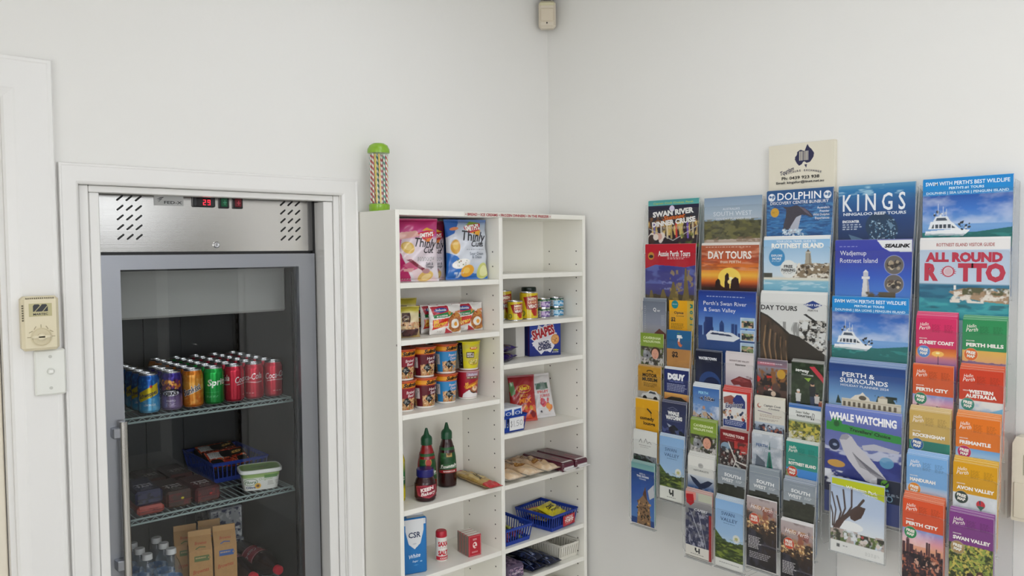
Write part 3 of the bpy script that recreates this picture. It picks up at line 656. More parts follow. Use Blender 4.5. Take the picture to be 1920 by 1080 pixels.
c.ell(.5-.09, .52, .055, '#5c8a3c', .6); c.ell(.5-.09, .52, .049, '#e9eae2', .58); c.text('Flora', .41, .60, .010, '#3a6a2a', bold=.02, it=.3, fit=.030); c.text('Original', .53, .46, .008, '#a8bc90', it=.2, fit=.04); c.text('Olive', .41, .88, .008, '#28386a', bold=.03, fit=.026); c.rect(.52, .18, .62, .36, '#5a8a40')
for t in range(12): c.ell(.465+.020*math.cos(t*PI/6), .76+.02*.36/.062*math.sin(t*PI/6), .008, '#e8b020')
c.ell(.465, .76, .014, '#6a4014'); c.small(.55, .64, .55, .8, 3, '#a09c90')
b = MB(); c.mesh(b, wrap([(0, .048, .060), (1, .041, 0)], 1.32, .95, 5), 'plastic', sub=.01, smooth=True); b.lathe([(.041, 0), (.041, .001)], 40, '#e2e2da', 'plastic', sq=5); b.build('tub', r)
b.V = b.V
b = MB(); n = 48; t = np.linspace(0, 2*PI, n, endpoint=False)
k = (np.abs(np.cos(t))**5+np.abs(np.sin(t))**5)**(-1/5); V = []; cc = []
PR = ((.0505, .056, '#e9eae4'), (.0525, .058, '#e9eae4'), (.0525, .067, '#eceee6'), (.050, .069, '#eceee6'), (.046, .067, '#9ab86c'), (.03, .067, '#7ea850'), (.004, .067, '#86ac58'))
for rr, z, q in PR: V.append(np.stack([rr*np.cos(t)*k*1.32, rr*np.sin(t)*k*.95, np.full(n, z)], 1)); cc.append(np.tile(lin(q), (n, 1)))
b.add(np.concatenate(V), [(i*n+j, i*n+(j+1) % n, (i+1)*n+(j+1) % n, (i+1)*n+j) for i in range(len(PR)-1) for j in range(n)]+[tuple(range(6*n, 7*n))], np.concatenate(cc), 'plastic', True)
c = Cv(.07, .03, .001, '#84aa56'); c.text('Original', .5, .6, .010, '#40603a', it=.3, fit=.055); c.ell(.6, .75, .04, '#c87830'); c.mesh(b, lambda u, v, n: np.stack([(u-.5)*.07, .012-v*.03, .0675+n], -1), 'plastic'); b.build('lid', r)
# ------------------------------------------------------------------ fridge: bottom shelf
ZB = FSZ[2]+.0005
wb = root('water_bottle', (-1.473, .272, ZB), 'clear water bottle with white cap, front of the left bottle row', 'bottle')
b = MB(); b.lathe([(.024, 0), (.031, .006), (.0315, .05), (.0295, .056), (.0315, .062), (.0315, .12), (.030, .138), (.024, .160), (.0145, .178), (.0135, .192)], 32, m='pet'); b.build('bottle_body', wb)
b = MB(); b.lathe([(.0155, .189), (.0155, .2035), (.014, .206)], 24, '#dcdcda', 'plastic'); b.build('cap', wb)
c = Cv(.2, .05, .003, '#7fa8d8'); c.tex(0, 1, '#e4eef8', (10, 3), .5, 3); c.text('WATER', .5, .62, .014, '#20407a'); b = MB(); c.mesh(b, wrap([(0, .0320, .116), (1, .0320, .066)]), 'gloss', sub=.01, smooth=True); b.build('wrapper', wb)
for x, y, l in ((-1.402, .270, 'clear water bottle with white cap beside the kraft milk cartons'), *[(-1.473-.002*i, .272+.066*i, None) for i in (1, 2, 3)], *[(-1.402-.001*i, .270+.066*i, None) for i in (1, 2)]):
    dup(wb, (x, y, ZB), l or 'clear water bottle standing behind the front two bottles', None if l else 'water bottles behind the front two')
def milk(loc, rz, colr, lab, proto=None):
    r = root('milk_carton', loc, lab, 'carton', rz); w = .070; hs, H = .178, .218
    c = Cv(w, .175+.049, .0010, '#b48a56'); c.tex(0, 1, '#a87e4c', (10, 20), .55, 3, .4)
    c.text('Brownes', .52, .13, .010, '#b0482c', it=.3, fit=.036); c.line([(.3, .19), (.45, .165), (.7, .175)], .003, colr)
    c.rect(.22, .29, .86, .37, colr); c.ell(.84, .33, .06, colr); c.ell(.84, .33, .035, '#b48a56'); c.small(.27, .74, .31, .35, 1, '#c8a878'); c.text('Brownes', .50, .53, .013, '#b04a2a', it=.35, rot=8, fit=.050)
    c.ell(.52, .80, .36, colr, 1); c.ell(.52, .80, .31, colr); c.blobs(30, (.36, .74, .68, .82), .07, ['#b9a488', '#c4b090'], 5, .5); c.rect(.38, .80, .43, .88, '#b9a488'); c.rect(.6, .80, .65, .88, '#b9a488'); c.rect(.62, .70, .74, .77, '#b9a488')
    g = .049/(.175+.049)
    def P(u, v, n):
        f = np.clip(v/g, 0, 1); y = np.where(v < g, -f*w/2, -w/2); z = np.where(v < g, H-f*(H-hs), hs*(1-(v-g)/(1-g))); return np.stack([(u-.5)*w, y-n-.0002, z], -1)
    b = MB(); b.box((-w/2, -w/2, 0), (w/2, w/2, hs), '#ab824f', 'paper'); a = w/2
    b.add([(-a, -a, hs), (a, -a, hs), (a, a, hs), (-a, a, hs), (-a, 0, H), (a, 0, H), (-.008, 0, hs+.016), (.008, 0, hs+.016)], [(0, 1, 5, 4), (2, 3, 4, 5), (3, 0, 6), (0, 4, 6), (4, 3, 6), (1, 2, 7), (2, 5, 7), (5, 1, 7)], '#b38955', 'paper')
    b.build('carton_body', r) if False else None
    c.mesh(b, P, 'paper'); b.build('body', r)
    b = MB(); b.box((-a, -.0025, H-.002), (a, .0025, H+.017), '#b8905c', 'paper', .0008); b.build('sealed_ridge', r)
    return r
m1 = milk((-1.305, .292, ZB), -.26, '#5a6a3a', 'kraft milk carton with green band, left of the front two')
m2 = milk((-1.2265, .288, ZB), -.26, '#2f5a9a', 'kraft milk carton with blue band, right of the front two')
dup(m1, (-1.322, .375, ZB), 'kraft milk carton behind the green-banded carton'); dup(m2, (-1.2435, .371, ZB), 'kraft milk carton behind the blue-banded carton')
c = Cv(.12, .15, .0018, '#c9ccd0'); c.tex(0, 1, '#3c4668', (8, 10), .56, 4); c.tex(0, 1, '#8a90a0', (12, 16), .6, 6); c.line([(0, .1), (1, .2)], .006, '#e8eaec'); c.line([(0, .5), (1, .45)], .006, '#e8eaec')
f = Cv(.12, .12, .0018, '#b4b8bc'); f.tex(0, 1, '#2c3458', (7, 7), .54, 5); f.tex(0, 1, '#e8eaea', (9, 9), .62, 8)
b = MB(); carton(b, .12, .15, .12, f, c, f, '#9a9ea6', 'foil', .004); tag(b.build('drink_multipack', None, (-1.115, .619, ZB+.085), .0), 'shrink-wrapped white and blue multipack behind the lying cola bottles', 'multipack')
# something for the multipack to stand on: another multipack
b = MB(); carton(b, .13, .15, .084, f, c, f, '#9a9ea6', 'foil', .004); tag(b.build('drink_multipack', None, (-1.115, .619, ZB), .0), 'lower white multipack under the other shrink-wrapped multipack', 'multipack')
def cola(loc, lab, rz):
    r = root('cola_bottle', loc, lab, 'bottle', rz); Rx = [[1, 0, 0], [0, 0, -1], [0, 1, 0]]
    b = MB(); b.lathe([(.030, 0), (.040, .008), (.0415, .05), (.0400, .10), (.0415, .145), (.0405, .175), (.0387, .188), (.0355, .202), (.031, .215), (.0235, .231), (.0165, .245), (.0135, .262)], 72, '#1d0d0a', 'gloss', R=Rx); b.build('bottle_body', r)
    c = Cv(.26, .075, .002, '#a01c30'); c.line([(0, .06), (1, .06)], .003, '#d8b0b4'); c.line([(0, .94), (1, .94)], .003, '#d8b0b4')
    for q in (.15, .5, .85): c.text('Coca-Cola', q, .6, .018, '#e0c8c8', it=.35, fit=.07)
    w_ = wrap([(0, .0420, .165), (1, .0420, .09)]); b = MB(); c.mesh(b, lambda u, v, n: w_(u, v, n) @ np.array(Rx).T, 'gloss', sub=.01, smooth=True); b.build('wrapper', r)
    b = MB(); b.lathe([(.0155, .258), (.0155, .274), (.014, .2765)], 26, '#d0283c', 'plastic', R=Rx); b.build('cap', r)
cola((-1.080, .525, ZB+.0440), 'lying cola bottle with red cap nearest the fridge side wall', .10)
cola((-1.168, .525, ZB+.0440), 'lying cola bottle with red cap next to the milk cartons', .10)
# ------------------------------------------------------------------ the straw jar on top of the shelf unit
JZ = BT+.0005
r = root('straw_jar', (-.8355, -.075, JZ), 'clear jar of striped paper straws with lime green lid on the shelf unit', 'jar')
b = MB(); b.lathe([(.031, 0), (.033, .004), (.0335, .021), (.031, .024)], 32, '#86b032', 'gloss'); b.build('base', r)
b = MB(); b.lathe([(.0318, .021), (.0335, .192)], 32, m='jarclear', cap=False); b.build('body', r)
b = MB(); b.lathe([(.0350, .186), (.0358, .190), (.0350, .199), (.029, .211), (.017, .218), (.005, .2195)], 32, '#86b032', 'gloss'); b.build('lid', r)
def straw(colr, spin, p, q, n=60, k=12):
    d = np.array(q)-np.array(p); L = np.linalg.norm(d); d = d/L; u = np.cross(d, (1, 0, 0)); u /= np.linalg.norm(u); w = np.cross(d, u); V = []; C = []
    for i in range(n*3+1):
        for a in range(k):
            t = 2*PI*a/k; V.append(np.array(p)+d*L*i/(n*3)+.0029*(math.cos(t)*u+math.sin(t)*w)); C.append(lin(colr) if ((i/20.5+a/k+spin) % 1) < .5 else lin('#f0efe8'))
    F = [(i*k+a, i*k+(a+1) % k, (i+1)*k+(a+1) % k, (i+1)*k+a) for i in range(n*3) for a in range(k)]
    b = MB(); b.add(V, F, np.array(C), 'paper', True); return b
SC_ = [('#b8333c', 'red'), ('#2f8a78', 'teal'), ('#d8b23a', 'yellow'), ('#3a5a9a', 'navy')]
rg = random.Random(4)
for i in range(20):
    a = i*2*PI/13 if i < 13 else i*2*PI/7+.2; rad = .0262 if i < 13 else .0165
    ci = [0, 0, 1, 0, 2, 1, 0, 0, 3, 0, 1, 0, 2][i % 13]; a2 = a+rg.uniform(-.08, .08)
    if i in (8, 9):
        a2 = a-.16; b = MB(); b.tube([(rad*math.cos(a), rad*math.sin(a), .026), (rad*math.cos(a2), rad*math.sin(a2), .182)], .0027, 8, '#ddc25a', 'paper')
        tag(b.build('drinking_straw', None, (-.8355, -.075, JZ)), ['left plain yellow straw leaning at the front of the jar', 'right plain yellow straw leaning at the front of the jar'][i-8], 'straw'); continue
    o = straw(SC_[ci][0], rg.random(), (rad*math.cos(a), rad*math.sin(a), .026), (rad*math.cos(a2), rad*math.sin(a2), .178+rg.uniform(0, .006))).build('drinking_straw', None, (-.8355, -.075, JZ))
    tag(o, '%s and white striped paper straw standing in the clear jar' % SC_[ci][1], 'straw', '%s striped straws in the jar' % SC_[ci][1])

# ------------------------------------------------------------------ chips
def chip_pink(v2=False):
    c = Cv(.165, .215, .0015, '#d8d2d6'); P = '#b3125e' if not v2 else '#7a1c3c'
    c.grad([(0, P), (.28, '#c44b8c' if not v2 else '#8a2a48'), (.34, '#d8c8d0'), (1, '#dad4d8')]); c.poly([(0, .6), (.14, .55), (.42, 1), (0, 1)], P); c.poly([(0, .3), (.18, .34), (.10, .62), (0, .7)], '#c66a9c' if not v2 else '#8a5060'); c.poly([(0, .24), (.5, .20), (.6, .28), (0, .36)], '#d9a89c')
    c.poly([(.14, .5), (.5, 1), (.98, 1), (.9, .93)], '#dfc8cc')
    c.ell(.30, .47, .15, '#d9b458', .78, rot=25); c.ell(.29, .45, .10, '#e6cb84', .7, rot=25); c.ell(.70, .92, .17, '#dbb766', .62, rot=-20); c.ell(.72, .93, .11, '#e8cf92', .5, rot=-20)
    c.poly([(.2, .74), (.38, .67), (.52, .80), (.36, .84)], '#c95a80'); c.poly([(.26, .66), (.36, .65), (.74, .84), (.66, .86)], '#7a2038'); c.ell(.70, .84, .09, '#b98a90', .55); c.poly([(.2, .80), (.44, .79), (.4, .85), (.22, .84)], '#d8a0a0')
    c.poly([(.52, .24), (.80, .19), (.95, .22), (.8, .36), (.72, .38)], '#c4232e'); c.poly([(.62, .2), (.74, .15), (.92, .19)], '#e0a82a'); c.poly([(.66, .34), (.84, .31), (.76, .41)], '#d8792a'); c.text("SMITH'S", .73, .295, .014, '#f6f0ea', bold=.04, it=.2, rot=8, fit=.055)
    c.text('Thinly', .70, .465, .032, '#23242a', bold=.01, it=.3, rot=-4, fit=.085); c.text('Cut', .76, .555, .022, '#23242a', bold=.01, it=.3, fit=.040); c.small(.5, .92, .62, .69, 3, '#5a6a5c'); c.text('Salt &', .78, .745, .010, '#6a6a70', fit=.03); c.text('Vinegar', .78, .79, .010, '#6a6a70', fit=.035); c.small(.2, .42, .955, .975, 1, '#f0e4ea'); return c
def chip_blue():
    c = Cv(.165, .215, .0015, '#c9ced6'); c.grad([(0, '#3f6fb4'), (.1, '#a8b6c8'), (.3, '#ccd0d8'), (.7, '#cfd4dc'), (1, '#8fb0d8')]); c.poly([(0, 0), (.35, 0), (.16, .24), (0, .3)], '#2f64b0'); c.poly([(0, .55), (.2, .62), (.4, .8), (.6, .9), (1, .92), (1, 1), (0, 1)], '#2a6fc0'); c.tex(.6, 1, '#1f5cac', (6, 6), .6, 3, .7, 0, .5)
    c.ell(.18, .16, .10, '#d88a5a', .35, rot=-10); c.ell(.17, .46, .105, '#cf9a2c', 1.5, rot=8); c.ell(.18, .44, .06, '#e0b84a', 1.5, rot=8); c.ell(.30, .74, .2, '#ece9e2', .5, rot=-12); c.blobs(14, (.18, .68, .44, .78), .012, ['#6a8a4a', '#8a5a3a'], 5); c.ell(.46, .86, .16, '#e6a62c', .8, rot=-20); c.ell(.44, .85, .08, '#f0c45a', .8); c.ell(.86, .86, .16, '#cfd27a', 1.1, rot=25); c.ell(.88, .86, .11, '#e4e4a8', 1.1, rot=25)
    c.poly([(.40, .13), (.62, .07), (.84, .07), (.78, .2), (.60, .24), (.44, .21)], '#c4202c'); c.poly([(.46, .10), (.6, .03), (.84, .06)], '#8fae2e'); c.poly([(.56, .225), (.82, .18), (.76, .29), (.7, .27)], '#e2a42c'); c.text("SMITH'S", .615, .185, .020, '#f8f4ee', bold=.05, it=.15, rot=8, fit=.062)
    c.text('Thinly', .63, .37, .038, '#22242c', bold=.01, it=.3, rot=-4, fit=.100); c.text('Cuts', .70, .46, .022, '#22242c', bold=.01, it=.3, fit=.056); c.small(.42, .92, .50, .53, 1, '#8a8e98'); c.text('Sour Cream', .68, .60, .011, '#7a8490', fit=.060); c.text('& Onion', .68, .655, .011, '#7a8490', fit=.044); c.tex(.88, .97, '#d8e6f2', (10, 4), .55, 6, .9, .15, .38); return c
def bag(name, c, loc, rz, w, h, t, lab, cat, back, tilt=0., seed=0, group=None, **k):
    b = MB(); pillow(b, c, w, h, t, back, seed=seed, **k); o = b.build(name, None, loc, rz); o.rotation_euler = (tilt, 0, rz); return tag(o, lab, cat, group)
z = LZ[0]+.001
bag('chip_packet', chip_pink(), (-.757, -.158, z), -.30, .160, .203, .060, 'magenta and white chip packet at the left of the top cell', 'chips', '#a3155a', -.05, 2, crimp=.035, wr=.0032)
bag('chip_packet', chip_pink(True), (-.655, -.088, z), -.28, .125, .200, .045, 'dark red and grey chip packet half hidden between the magenta and blue ones', 'chips', '#5a2038', -.03, 3, crimp=.035)
bag('chip_packet', chip_blue(), (-.542, -.154, z), -.20, .160, .204, .062, 'blue and white chip packet at the front right of the top cell', 'chips', '#3a6cb0', -.06, 4, crimp=.035, wr=.0032)
bag('chip_packet', Cv(.15, .2, .006, '#2c5aa4'), (-.545, -.048, z), -.12, .140, .198, .045, 'plain blue back of a chip packet behind the front blue one', 'chips', '#28549a', -.02, 5, crimp=.035)
bag('chip_packet', Cv(.13, .2, .006, '#77727a'), (-.795, -.050, z), -.1, .110, .190, .045, 'grey chip packet behind the magenta one by the left panel', 'chips', '#77727a', -.02, 6, crimp=.035)

# ------------------------------------------------------------------ oat pouches and noodle packets
def oat():
    c = Cv(.12, .115, .0013, '#cfc08c'); c.grad([(0, '#a89a2e'), (.14, '#b8ac3a'), (.24, '#d6caa0'), (.6, '#cdbb94'), (1, '#9a7a4c')]); c.rect(.34, .2, .64, .62, '#3c2018'); c.ell(.49, .40, .11, '#6a4a34', 1.2); c.ell(.49, .40, .085, '#3a2018', 1.2); c.text('OATS', .49, .43, .008, '#e2cfa8', fit=.022); c.text('21', .49, .56, .010, '#e8dcc0')
    c.tex(.5, .82, '#b98860', (18, 14), .45, 3, 1, .2, 1); c.tex(.5, .82, '#e2bc8c', (22, 18), .6, 5, 1); c.poly([(.28, .74), (.95, .72), (.88, .95), (.4, .96)], '#4a1f22'); c.tex(.7, .95, '#2a1014', (8, 4), .6, 2, .6, .3, .9); c.small(.75, .95, .94, .98, 1, '#d8c840'); return c
z = LZ[1]+.001
bag('oat_pouch', oat(), (-.805, -.165, z), -.30, .100, .100, .045, 'cream oat pouch at the front left, partly hidden by the side panel', 'pouch', '#b8a878', -.04, 1, crimp=.03)
bag('oat_pouch', oat(), (-.765, -.085, z), -.30, .110, .122, .05, 'cream oat pouch with brown label behind the front pouch', 'pouch', '#b8a878', -.03, 2, crimp=.03)
def indo():
    c = Cv(.125, .095, .0011, '#e6e2de'); c.poly([(.02, .05), (.56, .02), (.60, .28), (.1, .34)], '#b01c34'); c.ell(.33, .17, .2, '#27408c', .30, rot=-3); c.text('Indomie', .33, .20, .008, '#e8ecf4', bold=.02, it=.2, fit=.040); c.poly([(.08, .34), (.66, .22), (.70, .32), (.5, .42), (.1, .44)], '#1f7a3c'); c.text('MI GORENG', .34, .40, .0055, '#f0f4ec', fit=.040, rot=3); c.poly([(.08, .5), (.56, .44), (.50, .72), (.06, .84)], '#cf2a1c')
    c.text('Mi', .16, .62, .012, '#f2b428', bold=.04, it=.2, rot=6); c.text('Goreng', .30, .70, .014, '#f4c040', bold=.04, it=.25, rot=9, fit=.052); c.small(.1, .44, .72, .8, 1, '#f4d870')
    c.ell(.80, .62, .27, '#7a3f1c', .95); c.ell(.78, .66, .25, '#a05a24', .85); c.tex(.2, .95, '#c98a3c', (20, 16), .52, 3, .9, .55, .99); c.tex(.2, .5, '#cf5a1c', (14, 12), .55, 4, .8, .66, .98); c.ell(.76, .66, .145, '#ece8dc', .85); c.ell(.785, .67, .06, '#e09a30', .95); c.poly([(.45, .78), (.72, .98), (.46, .98)], '#b8303c'); c.poly([(.62, .02), (.98, .02), (.98, .2), (.64, .26)], '#dcdad6'); c.small(.2, .36, .88, .95, 2, '#8a8680'); return c
for (x, y, rz, l, sd) in ((-.640, -.158, -.12, 'red and white noodle packet with fried egg, left and nearest the shelf edge', 1), (-.522, -.130, -.12, 'red and white noodle packet with fried egg, right of the nearer packet', 2), (-.640, -.110, -.12, None, 3), (-.522, -.082, -.12, None, 4), (-.640, -.062, -.12, None, 5)):
    bag('noodle_packet', indo(), (x, y, z), rz, .122, .096, .036, l or 'noodle packet standing behind the two front noodle packets', 'noodles', '#7a2430', -.05, sd, None if l else 'noodle packets behind the front two', crimp=.02, pinch=.03)

# ------------------------------------------------------------------ noodle cups
CUP = [(0, .0415, .0985), (.03, .0405, .0955), (1, .0325, .006)]
def cup_art(k):
    c = Cv(.25, .092, .0015, '#8c1f2a')
    if k in ('beef', 'beef2', 'curry', 'seafood'):
        bgc = {'beef': '#8f2030', 'beef2': '#5c1622', 'curry': '#5c1622', 'seafood': '#2f86c0'}[k]; c.rect(0, 0, 1, 1, bgc)
        c.grad([(0, '#b03a1a'), (.06, '#c0481c'), (.09, '#e09a2a'), (.2, '#e8a028'), (.24, '#b8401c'), (.27, bgc)])
        ttl = {'beef': ('Braised', 'Beef'), 'beef2': ('Braised', 'Beef'), 'curry': ('Hot &', 'Spicy'), 'seafood': ('Prawn &', 'Chicken')}[k]
        for q in (.18, .55, .92):
            c.tex(.62, 1, '#b98a58', (30, 12), .3, 3, 1, q-.10, q+.17); c.tex(.6, 1, '#d8b080', (40, 16), .55, 4, 1, q-.10, q+.17); c.tex(.65, 1, '#8a5a30', (40, 16), .62, 6, 1, q-.10, q+.17); c.blobs(26, (q-.08, .7, q+.15, .98), .008, ['#e8c890', '#c8502a', '#6a8a3a', '#f0dcb0'], 7)
            c.text('Suimin', q+.06, .19, .012, '#2a1408', bold=.05, it=.3, rot=4, fit=.052); c.text(ttl[0], q+.065, .43, .0095, '#f0dada', it=.15, rot=4, fit=.034); c.text(ttl[1], q+.07, .55, .0095, '#f0dada', it=.15, rot=4, fit=.026)
            c.poly([(q-.06, .72), (q+.005, .56), (q+.07, .72), (q+.005, .88)], '#1b1d1f'); c.small(q-.03, q+.04, .66, .78, 3, '#c8ccc4')
        c.rect(.32, .35, .41, .72, '#d8d0cc'); c.small(.33, .40, .38, .7, 9, '#3a3034')
    elif k == 'yellow':
        c.rect(0, 0, 1, 1, '#d8cc1c'); c.tex(.1, 1, '#c8b850', (9, 6), .5, 2, .7); c.tex(0, 1, '#242128', (2, 2), -.5, 2, 1, .28, .40); c.small(.29, .385, .15, .9, 12, '#8a8a98'); c.ell(.57, .24, .06, '#c8281e', .33); c.ell(.57, .24, .052, '#d83a24', .28); c.text('MAGGI', .57, .26, .0065, '#f8e8a0', bold=.03, fit=.021); c.rect(.46, .38, .58, .60, '#3a1a10'); c.text('BEEF &', .522, .48, .007, '#f0e8dc', bold=.03, fit=.025); c.text('NOODLES', .522, .57, .007, '#f0e8dc', bold=.03, fit=.025)
        c.ell(.58, .76, .09, '#b8a030', .5); c.ell(.58, .75, .075, '#d8c068', .45); c.blobs(20, (.52, .68, .64, .82), .01, ['#a88838', '#e8d890', '#8a9a30'], 3)
    elif k == 'indo':
        c.rect(0, 0, 1, 1, '#a0182c'); c.poly([(.40, .86), (.5, .70), (.62, .84), (.75, .9), (.75, 1), (.38, 1)], '#e8e4e2'); c.rect(.46, .05, .66, .20, '#a88494'); c.text('Indomie', .56, .17, .008, '#dce0ee', it=.2, fit=.036); c.rect(.46, .21, .66, .30, '#6a4a34'); c.small(.47, .64, .23, .29, 1, '#e8d8c0'); c.poly([(.42, .56), (.68, .34), (.68, .5), (.44, .68)], '#c86a1c'); c.text('Mi', .47, .52, .009, '#f0b040', bold=.04, it=.2, rot=15); c.text('Goreng', .535, .60, .011, '#f2bc3c', bold=.04, it=.2, rot=18, fit=.042); c.ell(.60, .72, .085, '#3c2418', .55); c.ell(.60, .69, .08, '#9a5a34', .5); c.ell(.60, .66, .05, '#e6c8a8', .7); c.ell(.6, .62, .02, '#d88a5a'); c.rect(0, 0, 1, .03, '#d8b8c0')
    elif k == 'black':
        c.rect(0, 0, 1, 1, '#1c1a22'); c.small(.3, .7, .2, .9, 8, '#6a6a80'); c.rect(0, .9, 1, 1, '#8a8a94')
    return c
def cup(k, loc, rz, lab, group=None):
    if k in protos: return dup(protos[k], loc, lab, group, rz)
    r = root('noodle_cup', loc, lab, 'noodle cup', rz, group)
    b = MB(); cup_art(k).mesh(b, wrap(CUP), 'gloss', sub=.009, smooth=True); b.lathe([(.031, 0), (.0325, .001), (.0325, .006)], 32, '#e6e2da', 'plastic'); b.lathe([(.0415, .0985), (.0425, .0985), (.0425, .0965), (.0405, .0955)], 36, {'yellow': '#e0d820', 'indo': '#c8b0b8', 'black': '#d8c020'}.get(k, '#c85a28'), 'plastic', cap=False); b.build('cup', r)
    b = MB(); b.lathe([(.0418, .0982), (.041, .0995), (.004, .0997)], 32, {'yellow': '#d8d030', 'black': '#c0a830'}.get(k, '#b04a2a'), 'foil'); b.build('lid', r)
    protos[k] = r; return r
z = LZ[2]+.0005; ch = .1002
CUPS = [('beef', -.810, -.158, -.62, 'lower maroon beef noodle cup partly hidden by the left panel', 0), ('curry', -.7235, -.152, -.50, 'lower dark maroon noodle cup with barcode at its left', 0), ('seafood', -.625, -.136, -.62, 'lower blue noodle cup', 0), ('indo', -.525, -.128, -.50, 'red noodle cup under the yellow noodle cup', 0),
        ('beef', -.8105, -.159, -.66, 'upper maroon beef noodle cup partly hidden by the left panel', 1), ('curry', -.7240, -.151, -.62, 'upper dark maroon noodle cup between the maroon and blue ones', 1), ('seafood', -.624, -.137, -.66, 'upper blue noodle cup standing on the other blue one', 1), ('yellow', -.521, -.130, -.60, 'yellow beef noodle cup on top of the red one', 1)]
for k, x, y, rz, lab, lv in CUPS: cup(k, (x, y, z+lv*ch), rz, lab)
cup('black', (-.592, -.057, z), -.3, 'lower black noodle cup behind the blue and yellow cups'); cup('black', (-.592, -.057, z+ch), -.3, 'upper black noodle cup with yellow rim behind the blue and yellow cups')
cup('curry', (-.700, -.058, z), -.3, 'dark maroon noodle cup in the second row of the cup shelf, lower', None); cup('curry', (-.700, -.058, z+ch), -.3, 'dark maroon noodle cup in the second row of the cup shelf, upper', None)

# ------------------------------------------------------------------ sauces, jar, spaghetti
z = LZ[3]+.0005
def sauce(loc, rz, body, lab, art):
    r = root('sauce_bottle', loc, lab, 'sauce', rz); k = 1.03
    b = MB(); b.lathe([(.024*k, 0), (.031*k, .004), (.0315*k, .03), (.0305*k, .085), (.026*k, .125), (.0195*k, .150), (.0165*k, .160), (.0165*k, .166)], 36, body, 'gloss', sq=2.3); b.build('body', r)
    b = MB(); b.lathe([(.0185*k, .164), (.0185*k, .184), (.0165*k, .190), (.009*k, .198), (.0045*k, .216), (.0035*k, .219)], 28, '#0f4a2c', 'plastic'); b.build('cap', r)
    w_ = wrap([(0, .0238*k, .137), (.35, .0295*k, .100), (.6, .0311*k, .075), (1, .0318*k, .050)], sq=2.3); b = MB(); art.mesh(b, w_, 'paper', off=.0006, sub=.008, smooth=True); b.build('wrapper', r)
def sauce_art(kind):
    c = Cv(.19, .088, .0013, '#1c4a26'); q = .5
    bc = '#9a1420' if kind == 't' else '#3a1414'
    c.poly([(0, 0), (.30, 0), (.34, .6), (.28, 1), (0, 1)], bc); c.poly([(.70, 0), (1, 0), (1, 1), (.72, 1), (.66, .6)], bc); c.tex(0, 1, '#2f6a34', (8, 8), .58, 3, .8, .33, .67)
    if kind == 't': c.ell(.5, .26, .06, '#c89a4a', 1); c.ell(.5, .28, .05, '#b0302a', 1)
    else: c.rect(.45, .10, .56, .30, '#b09050'); c.ell(.5, .2, .04, '#6a4a28', .7); c.poly([(.3, .84), (.7, .80), (.7, 1), (.3, 1)], '#a01c28'); c.text('BARBECUE', .5, .94, .0065, '#f0e4dc', bold=.03, fit=.038)
    c.text('Fountain', .5, .68, .013, '#f2f4ec', bold=.02, it=.15, rot=6, fit=.054); c.line([(.33, .75), (.5, .70), (.67, .72)], .0012, '#f2f4ec')
    if kind == 't': c.text('TOMATO', .5, .92, .007, '#e8ece0', bold=.02, fit=.032)
    return c
sauce((-.690, -.112, z), -.42, '#8a1018', 'tomato sauce bottle with green cap behind the blue-lidded jar', sauce_art('t'))
sauce((-.588, -.088, z), -.38, '#2c0f0e', 'dark barbecue sauce bottle with green cap', sauce_art('b'))
r = root('sauce_jar', (-.737, -.168, z), 'squat jar of dark fruit sauce with blue lid in front of the tomato sauce', 'jar', -.4)
b = MB(); b.lathe([(.028, 0), (.033, .004), (.0345, .03), (.0345, .056), (.031, .068), (.026, .076), (.026, .082)], 36, '#2f0f14', 'gloss'); b.build('body', r)
b = MB(); b.lathe([(.0275, .078), (.029, .080), (.029, .100), (.027, .1025), (.006, .1028)], 36, '#1c1a66', 'gloss'); b.build('lid', r)
c = Cv(.215, .044, .0013, '#3a1218'); c.poly([(.30, .12), (.44, .02), (.70, .08), (.72, .7), (.52, .98), (.34, .8)], '#a83a48'); c.poly([(.33, .2), (.45, .1), (.66, .14), (.68, .6), (.52, .88), (.37, .7)], '#8c1f34'); c.text('KEEN', .5, .42, .011, '#f0e0dc', bold=.05, it=.1, rot=12, fit=.045); c.text('Bakery', .52, .72, .011, '#f4e8e4', bold=.02, it=.3, rot=10, fit=.052)
b = MB(); c.mesh(b, wrap([(0, .0352, .056), (1, .0352, .012)]), 'paper', sub=.008, smooth=True); b.build('wrapper', r)
r = root('squeeze_bottle', (-.818, -.115, z), 'yellow and green bottle mostly hidden behind the left side panel', 'bottle', -.3)
c = Cv(.2, .12, .002, '#d8c41c'); c.grad([(0, '#c8b83a'), (.3, '#2a7a3c'), (.6, '#1c5a30'), (.75, '#e0d020'), (1, '#d8c818')]); c.text('2', .62, .5, .012, '#e8e8d0')
b = MB(); b.lathe([(.028, 0), (.0315, .004), (.0315, .135), (.026, .155), (.014, .165), (.014, .175)], 30, '#cdbd20', 'gloss'); b.build('body', r)
b = MB(); b.lathe([(.016, .173), (.016, .192), (.009, .198), (.004, .21)], 24, '#cfc24a', 'plastic'); b.build('cap', r)
b = MB(); c.mesh(b, wrap([(0, .0322, .132), (1, .0322, .012)]), 'paper', sub=.01, smooth=True); b.build('wrapper', r)
c = Cv(.052, .25, .0012, '#b89a5c'); c.tex(.08, .8, '#a88848', (3, 30), .5, 2, .6); c.rect(0, 0, 1, .1, '#a81c24'); c.rect(0, .80, 1, 1, '#b8202a'); c.tex(.8, 1, '#d84a4a', (4, 6), .58, 4, .8)
c.poly([(.1, .42), (.9, .36), (.95, .62), (.12, .68)], '#c8b070'); c.text('SPAGHETTI', .5, .56, .009, '#3a2c1c', bold=.02, rot=78, fit=.07); c.small(.2, .8, .66, .72, 3, '#6a5430')
b = MB(); pillow(b, c, .052, .25, .028, '#a8884c', lay=True, seed=7, crimp=.05, pinch=.02)
